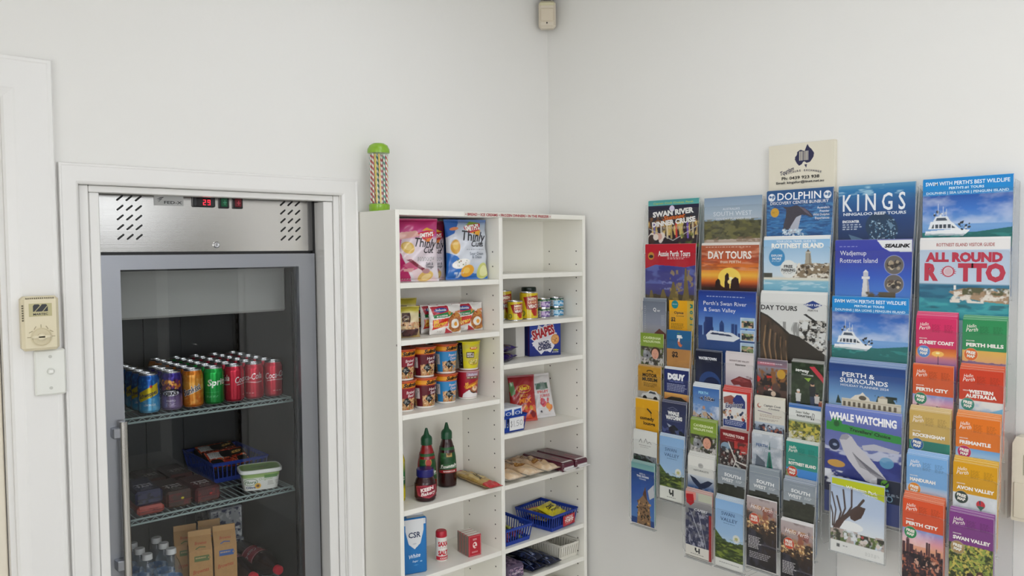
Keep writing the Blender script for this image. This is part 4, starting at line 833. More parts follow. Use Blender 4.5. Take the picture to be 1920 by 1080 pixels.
o = b.build('spaghetti_packet', None, (-.499, -.138, z), -.08); tag(o, 'long spaghetti packet with red ends lying over the shelf edge', 'pasta')

# ------------------------------------------------------------------ sugar, salt, matches
z = LZ[4]+.0005
c = Cv(.083, .182, .0012, '#1f74b8'); c.grad([(0, '#c9cdd2'), (.10, '#d4d8dc'), (.101, '#2277bb'), (1, '#1c6aa8')])
for k in range(30): pass
c.ell(.5, .06, .40, '#d6d8da', 1.9); c.poly([(.1, 0), (.9, 0), (.9, .22), (.76, .46), (.5, .56), (.24, .46), (.1, .22)], '#d9dbdc'); c.text('CSR', .5, .34, .019, '#1c2c50', bold=.02, fit=.045); c.ell(.5, .46, .09, '#c0c4c8', .35); c.text('White', .5, .72, .014, '#dce8f2', it=.3, rot=6, fit=.042); c.text('Sugar', .52, .80, .006, '#c8dcec', it=.2, fit=.022); c.ell(.78, .80, .05, '#9cc4e0', .5); c.ell(.55, .86, .10, '#5a9cd0', .15)
l = Cv(.058, .182, .0014, '#2a78b8'); l.grad([(0, '#1e6cac'), (1, '#1c64a4')]); l.rect(.18, .34, .85, .86, '#c4d0d8'); l.small(.22, .8, .37, .84, 14, '#4a6a84'); l.rect(0, 0, 1, .08, '#2a80c0')
t_ = Cv(.083, .058, .0016, '#d0d3d6'); t_.poly([(0, 0), (.28, 0), (.2, 1), (0, 1)], '#2a7cbc'); t_.ell(.5, .4, .2, '#3a4a6a', .5)
b = MB(); carton(b, .083, .058, .182, c, t_, l, '#1f6eb0', 'paper', .004); b.box((-.037, -.004, .181), (.037, .004, .196), '#dadcde', 'paper', .002); tag(b.build('sugar_bag', None, (-.786, -.158, z), -.30), 'blue and white sugar bag on the left column lower shelf', 'sugar')
r = root('salt_shaker', (-.660, -.147, z), 'white salt canister with red cap next to the sugar', 'salt', -.42)
c = Cv(.128, .075, .0011, '#e6e2da'); c.text('SAXA', .52, .34, .015, '#c41f30', bold=.05, fit=.036); c.small(.42, .62, .40, .46, 1, '#a06060'); c.text('SALT', .52, .74, .015, '#c41f30', bold=.05, fit=.036); c.rect(.3, .80, .8, .97, '#c8283a'); c.text('IODISED', .54, .93, .006, '#f0e4de', bold=.02, fit=.028)
b = MB(); c.mesh(b, wrap([(0, .0200, .078), (1, .0205, .003)]), 'paper', off=.0005, sub=.007, smooth=True); b.lathe([(.019, 0), (.0205, .003)], 28, '#e4e0d8'); b.lathe([(.0200, .078), (.0175, .083)], 28, '#e4e0d8', cap=False); b.build('canister', r)
b = MB(); b.lathe([(.0185, .079), (.0192, .082), (.0185, .097), (.016, .1005), (.004, .1012)], 28, '#b81c30', 'plastic'); b.build('cap', r)
def match_art():
    c = Cv(.050, .072, .001, '#b0202e'); c.line([(.04, .04), (.96, .04), (.96, .96), (.04, .96), (.04, .04)], .0012, '#d8848a'); c.small(.34, .66, .16, .26, 2, '#f0dcd8'); c.ell(.5, .48, .17, '#f0d8d0', 1.3); c.ell(.46, .44, .08, '#b0202e'); c.ell(.56, .56, .09, '#b0202e', .6); c.small(.25, .75, .78, .86, 2, '#f0c8c8'); return c
cm = match_art(); tm = Cv(.05, .018, .002, '#e0dcd2'); lm = Cv(.018, .072, .002, '#9a8a80'); lm.rect(.12, .04, .88, .96, '#7a6a62')
mx = None
for i in range(4):
    loc = (-.556+.0188*i*math.sin(.12), -.190+.0188*i*math.cos(.12), z)
    if mx is None:
        b = MB(); carton(b, .050, .0178, .072, cm, tm, lm, '#b0242e', 'paper', .0008); mx = tag(b.build('match_box', None, loc, -.12), 'front red matchbox of the row beside the salt', 'matches')
    else: dup(mx, loc, 'red matchbox in the row behind the front matchbox', 'matchboxes behind the front one')

# ------------------------------------------------------------------ right column: tins
def tin(name, R_, H, art, loc, rz, lab, group=None, key=None, m='gloss'):
    if key in protos: return dup(protos[key], loc, lab, group, rz)
    r = root(name, loc, lab, 'tin', rz, group)
    b = MB(); art.mesh(b, wrap([(0, R_, H-.003), (1, R_, .003)]), m, sub=.008, smooth=True); b.build('wrapper', r)
    b = MB(); b.lathe([(R_*.93, .001), (R_*1.015, 0), (R_*1.015, .003), (R_, .0034), (R_*.995, .004), (R_*.995, H-.004), (R_, H-.0034), (R_*1.015, H-.002), (R_*1.015, H), (R_*.95, H), (R_*.92, H-.004), (R_*.6, H-.0035), (.003, H-.0035)], 36, m='alu'); b.build('tin_body', r)
    if key: protos[key] = r
    return r
def corn(w, h):
    c = Cv(w, h, .0013, '#d8bc1e'); c.tex(0, 1, '#e0cc30', (6, 5), .55, 2, .7)
    for q in (.5,):
        c.poly([(q-.14, .16), (q+.16, .08), (q+.17, .62), (q+.04, .7), (q-.08, .62)], '#a02a22'); c.text('MEN', q+.03, .28, h*.11, '#f0dcc0', bold=.05, rot=4, fit=w*.16); c.text('RANGE', q+.03, .41, h*.10, '#e8b890', bold=.05, rot=4, fit=w*.17); c.text('VEAT', q+.04, .58, h*.13, '#f4ece0', bold=.05, rot=4, fit=w*.17); c.poly([(q, .7), (q+.14, .66), (q+.12, .92), (q+.05, .9)], '#b8301e'); c.ell(q-.15, .80, .05, '#5a7a3a', 1); c.ell(q-.15, .80, .032, '#c8b03a', 1)
    return c
z = RZ[1]+.0005
tin('food_tin', .0335, .098, corn(.21, .092), (-.236, -.132, z), -.50, 'tall yellow tin with red label at the middle of the tin shelf')
tin('food_tin', .0275, .070, corn(.173, .064), (-.318, -.148, z), -.50, 'short yellow tin left of the tall yellow tin', key='corns')
tin('food_tin', .0295, .105, corn(.185, .099), (-.310, -.075, z), -.45, 'yellow tin standing behind the short yellow tin')
c = Cv(.19, .05, .002, '#2c5a8a'); c.tex(0, 1, '#c8d4dc', (10, 4), .55, 3); tin('food_tin', .028, .068, c, (-.402, -.140, z), 0, 'blue and white tin at the far left of the tin shelf, hidden by the divider')
def tuna(bg, hi, top):
    c = Cv(.155, .032, .0011, bg); c.tex(0, 1, hi, (14, 4), .55, 4); c.rect(0, 0, 1, .26, top)
    for q in (.2, .55, .9): c.text('John West', q, .28, .005, '#e8ece0', bold=.03, it=.25, fit=.036); c.text('Tuna', q+.04, .78, .010, '#e8eaf0', it=.3, bold=.01, fit=.026); c.ell(q-.10, .6, .05, hi, .8)
    c.rect(.32, .2, .39, .95, '#c8ccd0'); c.small(.325, .385, .3, .9, 6, '#3a3c40'); return c
tp_, tb = tuna('#6a5494', '#b8a0cc', '#1f5a34'), tuna('#2f8fc0', '#a8d4ea', '#1a5238')
for lv in (0, 1):
    tin('tuna_tin', .0248, .0355, tp_, (-.165, -.136, z+lv*.0360), -.45, ['lower purple tuna tin beside the tall yellow tin', 'upper purple tuna tin beside the tall yellow tin'][lv], key='tp')
    tin('tuna_tin', .0290, .0355, tb, (-.083, -.120, z+lv*.0360), -.40, ['lower blue tuna tin near the right panel', 'upper blue tuna tin near the right panel'][lv], key='tb')
c = Cv(.17, .09, .002, '#6a7a2a'); c.tex(0, 1, '#b8902a', (8, 5), .5, 3); c.rect(0, 0, 1, .2, '#1c3a26'); c.ell(.5, .6, .1, '#c89a2a', .9)
r = tin('sauce_jar', .0265, .100, c, (-.178, -.070, z), -.4, 'green and gold jar with dark lid behind the purple tins'); b = MB(); b.lathe([(.028, .096), (.0285, .099), (.028, .110), (.025, .1125), (.004, .1125)], 28, '#152a20', 'plastic'); b.build('lid', r)

# ------------------------------------------------------------------ right column: biscuits box and chocolate packet
z = RZ[2]+.0005
c = Cv(.128, .123, .0011, '#24348c'); c.grad([(0, '#2c44a4'), (1, '#1c2a74')]); pts = []
for i in range(22):
    a = i*2*PI/22; rr = (.47 if i % 2 else .36); pts.append((.46+rr*math.cos(a)*.95, .46+rr*math.sin(a)*.92))
c.poly(pts, '#d8d4dc'); c.ell(.46, .30, .30, '#c8ccd6', .5); c.poly([(.06, .60), (.2, .52), (.72, .5), (.8, .72), (.66, .92), (.5, .84), (.36, .96), (.2, .8)], '#e2e0e4')
c.text('SHAPES', .46, .42, .034, '#f4e8e6', bold=.09, rot=14, fit=.098); c.text('SHAPES', .46, .42, .034, '#a8202c', bold=.05, rot=14, fit=.094); c.text('NACHO', .46, .68, .015, '#1a2250', bold=.05, rot=9, fit=.044); c.text('CHEESE', .48, .81, .016, '#1a2250', bold=.05, rot=9, fit=.056)
c.ell(.82, .52, .135, '#c88a4a', 1.1); c.ell(.82, .52, .11, '#d8a060', 1.1); c.blobs(20, (.74, .44, .9, .6), .012, ['#a8642c', '#e8bc80', '#8a4a20'], 3); c.text('190g', .84, .88, .008, '#c8d040', bold=.03, fit=.022); c.small(.72, .96, .9, .95, 1, '#e8e8e0')
l = Cv(.045, .123, .0014, '#1e2c78'); l.rect(.82, .0, .86, 1, '#a8304a')
b = MB(); carton(b, .130, .045, .125, c, None, l, '#22307e', 'paper', .001); tag(b.build('cracker_box', None, (-.160, -.125, z), -.30), 'blue cracker box with red lettering on the right column', 'box')
b = MB(); b.box((-.022, -.05, 0), (.022, .05, .118), '#d8d6d0', 'paper', .002); tag(b.build('carton', None, (-.262, -.064, z), .0), 'plain white carton behind the blue cracker box', 'box')
def choc():
    c = Cv(.075, .145, .0014, '#2c1c62'); c.grad([(0, '#34226e'), (1, '#281858')]); c.tex(.5, 1, '#d8a040', (6, 8), .6, 3, 1, .0, .6); c.tex(.4, .9, '#5a2c1c', (5, 6), .58, 5); c.text('Cadbury', .5, .3, .012, '#d8d0e8', it=.3, fit=.05); return c
for i, (x, y, zz, rz, l) in enumerate(((-.367, -.135, 0, -1.05, 'lower purple chocolate packet at the left of the cracker shelf'), (-.369, -.133, .031, -1.2, 'upper purple chocolate packet lying on another one'))):
    b = MB(); pillow(b, choc(), .072, .118, .026, '#2a1a60', lay=True, seed=11+i, crimp=.07); tag(b.build('chocolate_packet', None, (x, y, z+zz), rz), l, 'chocolate')

# ------------------------------------------------------------------ right column: lollies and the milk basket
z = RZ[3]+.001
def lolly():
    c = Cv(.10, .165, .0013, '#9c1a24'); c.grad([(0, '#8a1420'), (.5, '#a81c22'), (1, '#c8442a')]); c.poly([(0, .16), (.16, .14), (.2, .4), (.02, .44)], '#5a8a50'); c.ell(.54, .30, .27, '#d8b02a', .52); c.ell(.54, .30, .255, '#a81c24', .48); c.text("Allen's", .54, .325, .015, '#f0cc3a', bold=.03, it=.15, rot=6, fit=.042); c.text('JELLY', .5, .47, .009, '#e8b040', fit=.035); c.text('MIX', .55, .60, .017, '#e8882a', bold=.04, fit=.05)
    c.blobs(22, (.1, .66, .95, .96), .09, ['#d8502a', '#e07a30', '#c8342a', '#8a2028', '#d8a03a', '#e46a50'], 6, .8); return c
bag('lolly_bag', lolly(), (-.243, -.110, z), -.35, .108, .172, .030, 'front red lolly bag with yellow oval beside the white bag', 'lollies', '#8a1620', -.20, 1, crimp=.04)
bag('lolly_bag', lolly(), (-.338, -.038, z), -.10, .108, .180, .024, 'red lolly bag standing behind the front red bag', 'lollies', '#8a1620', -.10, 2, crimp=.04)
c = Cv(.085, .165, .0013, '#d9d6d6'); c.rect(.12, .22, .78, .36, '#4a6a5a'); c.tex(.2, .38, '#7a8a84', (6, 6), .5, 3, .8, .1, .8); c.text('FRUIT', .46, .45, .010, '#d86a6a', bold=.03, fit=.050); c.text('JUBES', .5, .54, .010, '#d87a80', bold=.03, fit=.050); c.blobs(9, (.3, .6, .72, .72), .09, ['#c83a4a', '#5a3a7a', '#d85a60', '#e07a50', '#b02a4a'], 4); c.blobs(7, (.62, .72, .9, .86), .09, ['#e89a4a', '#f0b070', '#e8864a'], 8); c.blobs(6, (.12, .78, .34, .92), .05, ['#4a4a54', '#c8c8cc'], 3)
bag('lolly_bag', c, (-.132, -.112, z), -.16, .088, .168, .026, 'white lolly bag with coloured fruit pictures leaning back', 'lollies', '#d4d2d2', -.28, 3, crimp=.05)
bk1 = basket('storage_basket', .105, .135, .058, '#1c3f9c', (-.382, -.148, RZ[3]+.0005), 0, 'small blue basket with handwritten price card on the right column', 8)
c = Cv(.062, .040, .0010, '#e4e4e4'); 
for pts in ([(.16, .3), (.10, .25), (.06, .34), (.16, .5), (.14, .68), (.04, .66)], [(.11, .18), (.10, .80)], [(.3, .22), (.30, .74)], [(.40, .70), (.41, .73)], [(.68, .24), (.52, .26), (.51, .46), (.62, .44), (.66, .58), (.58, .72), (.48, .68)], [(.84, .24), (.76, .36), (.77, .62), (.84, .70), (.92, .58), (.93, .34), (.84, .24)]): c.line(pts, .0014, '#2c2c30')
b = MB(); b.box((-.033, -.0010, 0), (.033, 0, .044), '#dcdcdc', 'paper'); c.mesh(b, flat(.062, .040, -.0012, 0, .002), 'paper'); o = b.build('price_card', bk1, (.004, -.069, .008)); o['label'] = 'white price card'
def uht():
    c = Cv(.041, .080, .0010, '#dfe4ea'); c.poly([(.1, .1), (.9, .06), (.9, .36), (.1, .42)], '#2450a8'); c.ell(.5, .25, .3, '#e6eaf0', .5); c.ell(.5, .25, .2, '#2a58b0', .6); c.blobs(5, (.3, .5, .7, .66), .12, ['#1c2438', '#28344c'], 3); c.text('2%', .5, .78, .012, '#1c2440', bold=.05, it=.2); c.rect(0, .84, 1, 1, '#3a78c8'); return c
u_ = uht(); ul = Cv(.04, .08, .002, '#d8dee6'); ul.tex(0, 1, '#3a68b8', (3, 5), .6, 4); ut = Cv(.041, .04, .002, '#dce0e6'); ut.rect(.1, .1, .9, .5, '#c4ccd8')
u0 = None
for i, (dx, dy, l) in enumerate(((-.021, -.036, 'left front small milk carton in the blue basket with price card'), (.022, -.036, 'right front small milk carton in the blue basket with price card'), (-.021, .006, None), (.022, .006, None))):
    loc = (-.382+dx, -.148+dy, RZ[3]+.004)
    if u0 is None: b = MB(); carton(b, .041, .041, .082, u_, ut, ul, '#d8dde4', 'paper', .001); u0 = tag(b.build('small_milk_carton', None, loc, -.06), l, 'carton')
    else:
        o = dup(u0, loc, l or 'small milk carton behind the front two in the price-card basket', None if l else 'small cartons behind the front two')

# ------------------------------------------------------------------ right column: long biscuit packets lying flat
z = RZ[4]+.001
def gsnap(seed):
    c = Cv(.075, .235, .0016, '#c8a276'); c.grad([(0, '#b8906a'), (.5, '#c4a078'), (.78, '#d8b890'), (.92, '#e0c4a0'), (1, '#e6e2da')]); c.tex(0, 1, '#dcc0a0', (5, 14), .55, seed, .7); c.ell(.5, .62, .34, '#8a5a2c', .75); c.ell(.5, .61, .28, '#a87838', .72); c.blobs(24, (.28, .55, .72, .68), .04, ['#6a4420', '#c8985a'], seed+2)
    c.text('GINGER', .35, .42, .010, '#5a3a24', bold=.02, rot=80, fit=.07); c.text('NUT', .62, .36, .010, '#5a3a24', bold=.02, rot=80, fit=.04); c.tex(.84, 1, '#ecd8bc', (7, 8), .5, seed+4, .8); c.ell(.3, .06, .1, '#4a3020', .8); return c
for i, (x, y, rz, l) in enumerate(((-.395, -.128, .02, 'beige biscuit packet nearest the divider'), (-.309, -.128, .05, 'beige biscuit packet second from the divider'), (-.226, -.130, .08, 'beige biscuit packet next to the maroon ones'))):
    b = MB(); pillow(b, gsnap(3+i), .076, .225, .040, '#e0dcd2', lay=True, seed=20+i, crimp=.05, pinch=.04, wr=.003); tag(b.build('biscuit_packet', None, (x, y, z), rz), l, 'biscuits')
def maroon(seed):
    c = Cv(.07, .225, .0016, '#54122a'); c.grad([(0, '#3c0e1e'), (.94, '#5e1430'), (.945, '#e4e2e0'), (1, '#e4e2e0')]); c.tex(0, .94, '#74203c', (4, 12), .6, seed, .8); c.line([(.3, .1), (.34, .8)], .002, '#a85a6c'); c.ell(.5, .5, .2, '#3a0a1a', 1.4); c.text('CREAMS', .6, .7, .010, '#c88a90', rot=80, fit=.06); return c
for i, (x, y, rz, l) in enumerate(((-.153, -.140, .05, 'maroon biscuit packet next to the beige ones'), (-.082, -.142, .03, 'maroon biscuit packet at the far right, sticking out past the edge'))):
    f = Cv(.066, .034, .002, '#5a1430'); f.rect(0, .5, 1, 1, '#e2e0de')
    b = MB(); carton(b, .066, .215, .034, f, maroon(i+3), None, '#4c1026', 'foil', .006); b.box((-.030, -.122, .008), (.030, -.105, .011), '#e0dedc', 'foil', .001); tag(b.build('biscuit_packet', None, (x, y, z), rz), l, 'biscuits')

# ------------------------------------------------------------------ right column: blue baskets and the bottom shelf
z = RZ[5]+.0005
basket('storage_basket', .125, .19, .062, '#173a9a', (-.368, -.122, z), .0, 'left blue slatted basket full of wrapped lollies', 10)
rg = random.Random(9); LC = ['#6a2c3c', '#b8a8a0', '#8a2a4a', '#3a6a3a', '#c8b0b8', '#5a3020', '#a04860', '#2c2c4a', '#d8c8c0', '#a8b04a']
def lollies(cx, cy, nx, ny, sx, sy, z0, lab, grp):
    base = {}
    for i in range(nx*ny*2):
        lv = i//(nx*ny); j = i % (nx*ny); x = cx+((j % nx)-(nx-1)/2)*sx+rg.uniform(-.0015, .0015); y = cy+((j//nx)-(ny-1)/2)*sy+rg.uniform(-.0015, .0015); cc = rg.choice(LC)
        if cc not in base:
            b = MB(); t = .011
            b.lathe([(.001, -.0150), (.006, -.0135), (.002, -.009), (.006, -.006), (.0072, 0), (.006, .006), (.002, .009), (.006, .0135), (.001, .0150)], 10, cc, 'foil', R=[[0, 0, 1], [0, 1, 0], [-1, 0, 0]]); base[cc] = tag(b.build('wrapped_lolly', None, (x, y, z0+lv*.0155), rg.uniform(0, 6)), lab, 'lolly', grp)
        else: dup(base[cc], (x, y, z0+lv*.0155), rz=rg.uniform(0, 6))
lollies(-.368, -.122, 3, 5, .031, .031, z+.0112, 'small wrapped lolly in the left blue basket', 'wrapped lollies in the left blue basket')
b3 = basket('storage_basket', .150, .180, .060, '#17389a', (-.146, -.124, z), .12, 'right blue slatted basket with red front sticker and yellow packets', 11)
c = Cv(.070, .038, .0011, '#b0202e'); c.text('UNCLE', .5, .36, .0095, '#f0d8d4', bold=.04, fit=.042); c.text("TOBYS'", .5, .68, .0105, '#f4e4e0', bold=.05, fit=.052); c.small(.2, .8, .78, .9, 1, '#e0b0b0')
b = MB(); c.mesh(b, flat(.070, .038, -.0012, 0, 0), 'gloss'); b.box((-.035, -.0010, 0), (.035, 0, .038), '#b0202e', 'gloss'); o = b.build('front_sticker', b3, (.018, -.0935, .010)); o['label'] = 'red sticker with white lettering'
c = Cv(.10, .075, .0012, '#d4c41c'); c.tex(0, 1, '#e8dc5a', (6, 5), .6, 3, .6); c.text('COCO', .46, .50, .016, '#2a2410', bold=.06, rot=4, fit=.050); c.text('POPS', .46, .72, .010, '#4a4018', bold=.03, fit=.045); c.ell(.8, .6, .1, '#8a7a20', .8)
b = MB(); pillow(b, c, .10, .08, .022, '#c8b820', lay=True, seed=31, crimp=.05); o = b.build('snack_packet', None, (-.140, -.140, z+.044), .25); o.rotation_euler = (.35, 0, .25); tag(o, 'yellow snack packet on top in the right blue basket', 'snack')
c = Cv(.09, .07, .0015, '#c8b040'); c.tex(0, 1, '#7a5a20', (8, 6), .58, 5); c.rect(0, 0, 1, .3, '#b83a2a')
b = MB(); pillow(b, c, .09, .07, .022, '#b89a30', lay=True, seed=32, crimp=.05); o = b.build('snack_packet', None, (-.165, -.092, z+.031), .05); o.rotation_euler = (.15, 0, -.15); tag(o, 'mustard snack packet under the yellow one in the right basket', 'snack')
b = MB(); pillow(b, c, .09, .075, .022, '#3a2c20', lay=True, seed=33, crimp=.05); o = b.build('snack_packet', None, (-.142, -.100, z+.006), .3); tag(o, 'brownish snack packet at the bottom of the right basket', 'snack')
z = RZ[6]+.0005
c = Cv(.085, .052, .0012, '#6a5a78'); c.tex(0, 1, '#a88aa0', (9, 6), .52, 3); c.tex(0, 1, '#3a2c4a', (8, 6), .58, 6); c.text('Snacks', .5, .62, .012, '#d8c8d4', it=.2, fit=.05); t_ = Cv(.085, .10, .002, '#5a4a68'); t_.tex(0, 1, '#9a80a0', (8, 8), .55, 4)
b = MB(); carton(b, .085, .10, .052, c, t_, None, '#54465e', 'foil', .008); tag(b.build('snack_packet', None, (-.380, -.160, z), .0), 'purple-grey snack packet at the left of the lowest visible shelf', 'snack')
b = MB(); carton(b, .085, .06, .050, t_, t_, None, '#54465e', 'foil', .008); tag(b.build('snack_packet', None, (-.380, -.060, z), .0), 'purple-grey snack packet behind the front purple one', 'snack')
def navy():
    c = Cv(.075, .20, .0015, '#171c34'); c.tex(0, 1, '#2c3a62', (4, 12), .58, 3, .8); c.line([(.2, .05), (.25, .95)], .002, '#7a8ab8'); c.line([(.7, .05), (.72, .95)], .0015, '#5a6a98'); c.text('BISCUIT', .5, .7, .010, '#a8b4d4', rot=80, fit=.06); return c
for i, (x, zz, rz, l) in enumerate(((-.282, 0, .06, 'lower left navy biscuit packet'), (-.275, .034, .10, 'upper left navy biscuit packet in the pile beside the white basket'), (-.200, 0, .05, 'navy biscuit packet next to the white basket'))):
    b = MB(); pillow(b, navy(), .074, .195, .028, '#141a30', lay=True, seed=40+i, crimp=.05, pinch=.03, wr=.002); tag(b.build('biscuit_packet', None, (x, -.122, z+zz), rz), l, 'biscuits')
basket('storage_basket', .10, .165, .058, '#dcd9ce', (-.106, -.122, z), .03, 'empty white slatted basket at the bottom right', 8, sw=.0042)
b = MB(); b.box((-.03, -.05, 0), (.03, .05, .115), '#dcdad2', 'paper', .003); tag(b.build('carton', None, (-.10, -.14, RZ[7]+.0005), .1), 'white carton on the shelf under the empty white basket', 'box')
# ------------------------------------------------------------------ brochure covers
A4W, A4H, DLW, DLH = .210, .297, .099, .210
def A4(bg='#ffffff', vis=.16): return Cv(A4W, vis, .0012, bg)      # the cover down to what the next row hides; below it the sheet goes on plain
def DL(bg='#ffffff', vis=DLH): return Cv(DLW, vis, .0010, bg)
def skyline(c, v, hgt, colr, seed, n=14, u0=0, u1=1):
    rg = random.Random(seed); u = u0
    while u < u1:
        w = rg.uniform(.03, .10); h = hgt*rg.uniform(.2, 1)**1.5
        c.rect(u, v-h, min(u+w, u1), v+.02, colr)
        if rg.random() < .3: c.poly([(u, v-h), (u+w, v-h), (u+w/2, v-h-hgt*.2)], colr)
        u += w*rg.uniform(.8, 1.3)
def boat(c, u, v, s):
    """white two-deck tour boat with people on the bow; s = length in cover widths"""
    k = s*c.w/c.h; P = lambda *q: [(u+a*s, v-b*k) for a, b in q]
    c.poly(P((0, .10), (-.02, 0), (.9, -.03), (1.06, .12), (.8, .16)), '#f2f4f6'); c.poly(P((0, .04), (.95, .02), (.9, -.03), (-.02, 0)), '#b8c0c8'); c.poly(P((.06, .15), (.12, .34), (.62, .34), (.82, .15)), '#eef1f4'); c.poly(P((.14, .18), (.18, .27), (.60, .27), (.72, .18)), '#3c4652'); c.poly(P((.18, .35), (.24, .48), (.52, .48), (.6, .35)), '#e6eaee'); c.poly(P((.24, .37), (.27, .44), (.48, .44), (.52, .37)), '#4c5868')
    for a in (.2, .3, .4, .5, .6): c.poly(P((a, .17), (a+.03, .17), (a+.03, .28), (a, .28)), '#e8ecf0')
    c.blobs(12, (u+.2*s, v-.62*k, u+.55*s, v-.48*k), .012*s/.5, ['#e8ecf0', '#30343c', '#b8c0d0'], 3); c.blobs(14, (u+.80*s, v-.36*k, u+1.05*s, v-.12*k), .014*s/.5, ['#20242c', '#2c3038', '#d8d8d8'], 5, .7)
    for a, h in ((.3, .8), (.42, .72), (.5, .66)): c.line(P((a, .45), (a, h)), .0012, '#dfe6ee')
def sea(c, v0, v1, c0, c1, foam='#ffffff', seed=3, a=.25, f=(10, 40)):
    c.grad([(v0, c0), (v1, c1)]); c.tex(v0, v1, foam, f, .66, seed, a)
def clouds(c, v0, v1, seed=1, a=.5, f=(4, 6)): c.tex(v0, v1, '#ffffff', f, .56, seed, a, sharp=3, octv=4)

def hmap(head, title, badge, img, sub='DISCOVER', dark='#000000', split=.365):
    c = DL(head); img(c, split); c.rect(0, 0, 1, split, head)
    c.text('Hello', .10, .100, .0090, '#f6efe6', 'l', .0, .35, fit=.022, rot=6); c.text('Perth', .08, .148, .0100, '#f6efe6', 'l', .0, .35, fit=.028, rot=6)
    for u in (.40, .70): c.small(u, u+.22, .075, .175, 8, '#20140c', .42, int(u*10))
    c.line([(.36, .05), (.36, .20)], .0006, '#20140c', .25)
    c.text(sub, .09, .258, .0030, '#f6efe6', 'l', .02)
    for i, t in enumerate(title): c.text(t, .09 if len(title) == 1 else .5, (.318 if len(title) == 1 else .297)+.052*(i-(len(title)-1)*.35), .0086, '#f7f1ea', 'l' if len(title) == 1 else 'c', .05, fit=min(.084, .0078*len(t)))
    c.ell(.20, .415, .165, '#f0ead8', 1, .35); c.ell(.20, .415, .155, badge); c.text('FREE', .20, .408, .0070, '#f4efe4', bold=.05, rot=-6, fit=.021); c.text('MAP', .20, .452, .0070, '#f4efe4', bold=.05, rot=-6, fit=.018); return c
def im_sunset(c, s): c.grad([(s-.01, '#c84a2a'), (s+.08, '#e88a3a'), (s+.13, '#c87a88'), (s+.25, '#8a6ab0'), (1, '#6a5a98')]); c.ell(.55, s+.07, .15, '#f8c060', .5, soft=.012); c.ell(.55, s+.06, .05, '#fff0b0', .5); c.line([(.56, s+.1), (.56, .8)], .002, '#5a3a58')
def im_hills(c, s): c.grad([(s-.01, '#e0b050'), (s+.12, '#e0a868'), (s+.2, '#b88a9a'), (1, '#6a4a6a')]); c.hills(s+.14, .03, '#8a6a88', 5, 2); c.hills(s+.20, .03, '#6a4e78', 6, 5)
def im_city(c, s): c.grad([(s-.01, '#6a9ad0'), (s+.06, '#b890b8'), (s+.14, '#e09aa0'), (s+.22, '#e0a080'), (1, '#4a3a4a')]); clouds(c, s, s+.2, 4, .3); skyline(c, s+.30, .18, '#4a2c34', 5); c.rect(0, s+.30, 1, 1, '#3a2830'); c.tex(s+.28, 1, '#c87858', (16, 30), .60, 6, .8); c.tex(s+.3, 1, '#16141c', (6, 8), .52, 8, .9); c.tex(s+.34, s+.46, '#d8a890', (18, 30), .62, 9, .9, .3, .9); c.rect(0, .90, 1, 1, '#141218', .7)
def im_wa(c, s): c.grad([(s-.01, '#c8ccd0'), (s+.10, '#b4c4d4'), (s+.22, '#5a9ac4'), (1, '#2c6a9c')]); c.tex(s, s+.3, '#e8e2da', (3, 6), .5, 3, .8); c.poly([(.3, s+.2), (1, s+.06), (1, s+.3), (.5, s+.3)], '#7ab4d4'); c.ell(.75, s+.24, .32, '#2c6aa8', .35); c.tex(s+.08, s+.3, '#8a5a48', (5, 9), .62, 7, .8, 0, .5)
def im_reef(c, s): c.grad([(s-.01, '#2a7a6a'), (s+.2, '#1a6a5e'), (1, '#0f4a48')]); c.tex(s, 1, '#3a9a80', (5, 8), .6, 3, .4); c.ell(.42, s+.17, .06, '#c8dcd0', .35, rot=-20); c.ell(.7, s+.15, .06, '#b8d4c8', .35, rot=-25); c.line([(.36, s+.19), (.5, s+.15)], .002, '#e8f0e8')
def im_port(c, s): c.grad([(s-.01, '#5a9ad0'), (s+.10, '#a8c4dc'), (s+.14, '#5a88b0'), (1, '#3a5a6a')]); c.tex(s+.10, 1, '#2c4440', (10, 24), .5, 4, 1); c.tex(s+.10, 1, '#d8dcd8', (22, 40), .62, 6, .9)
def im_river(c, s): c.grad([(s-.01, '#8ab8dc'), (s+.12, '#d8c4c8'), (s+.2, '#c8a090'), (1, '#5a6a88')]); c.hills(s+.2, .01, '#4a4a58', 6, 3, s+.23)
def im_balloon(c, s): c.grad([(s-.01, '#d0d4d8'), (1, '#c0c8d0')]); clouds(c, s, .8, 3, .5); c.ell(.64, s+.10, .10, '#c8303a', 1.05); c.poly([(.55, s+.115), (.73, s+.115), (.65, s+.165), (.63, s+.165)], '#3a6a5a'); c.rect(.615, s+.17, .665, s+.188, '#3a2a20'); c.poly([(.60, s+.055), (.64, s+.05), (.64, s+.14)], '#2a3a58')
def im_vine(c, s): c.rect(0, s, 1, 1, '#4a5a30'); c.tex(s, .8, '#c8b85a', (18, 34), .5, 3); c.tex(s, .82, '#2c3818', (14, 26), .56, 5); c.tex(s, .7, '#8a9a44', (20, 36), .58, 8); c.ell(.5, .74, .09, '#d8a888', 1.3); c.ell(.72, .70, .09, '#4a3028', 1.3); c.ell(.72, .715, .065, '#e0b090', 1.2); c.poly([(.58, .78), (.9, .76), (.98, 1), (.55, 1)], '#2a5ab0'); c.poly([(.4, .80), (.58, .8), (.6, 1), (.36, 1)], '#26283a'); c.poly([(.86, .78), (1, .8), (1, 1), (.84, 1)], '#22243a'); c.ell(.5, .715, .09, '#2a1c18', .7)
def im_rott(c, s): c.grad([(s-.01, '#3a86d0'), (1, '#2a6ab8')]); c.poly([(0, s+.02), (.3, s+.06), (.52, s+.2), (.55, 1), (0, 1)], '#4a6a4a'); c.tex(s, 1, '#8a8a5a', (14, 22), .55, 4, .9, 0, .45)

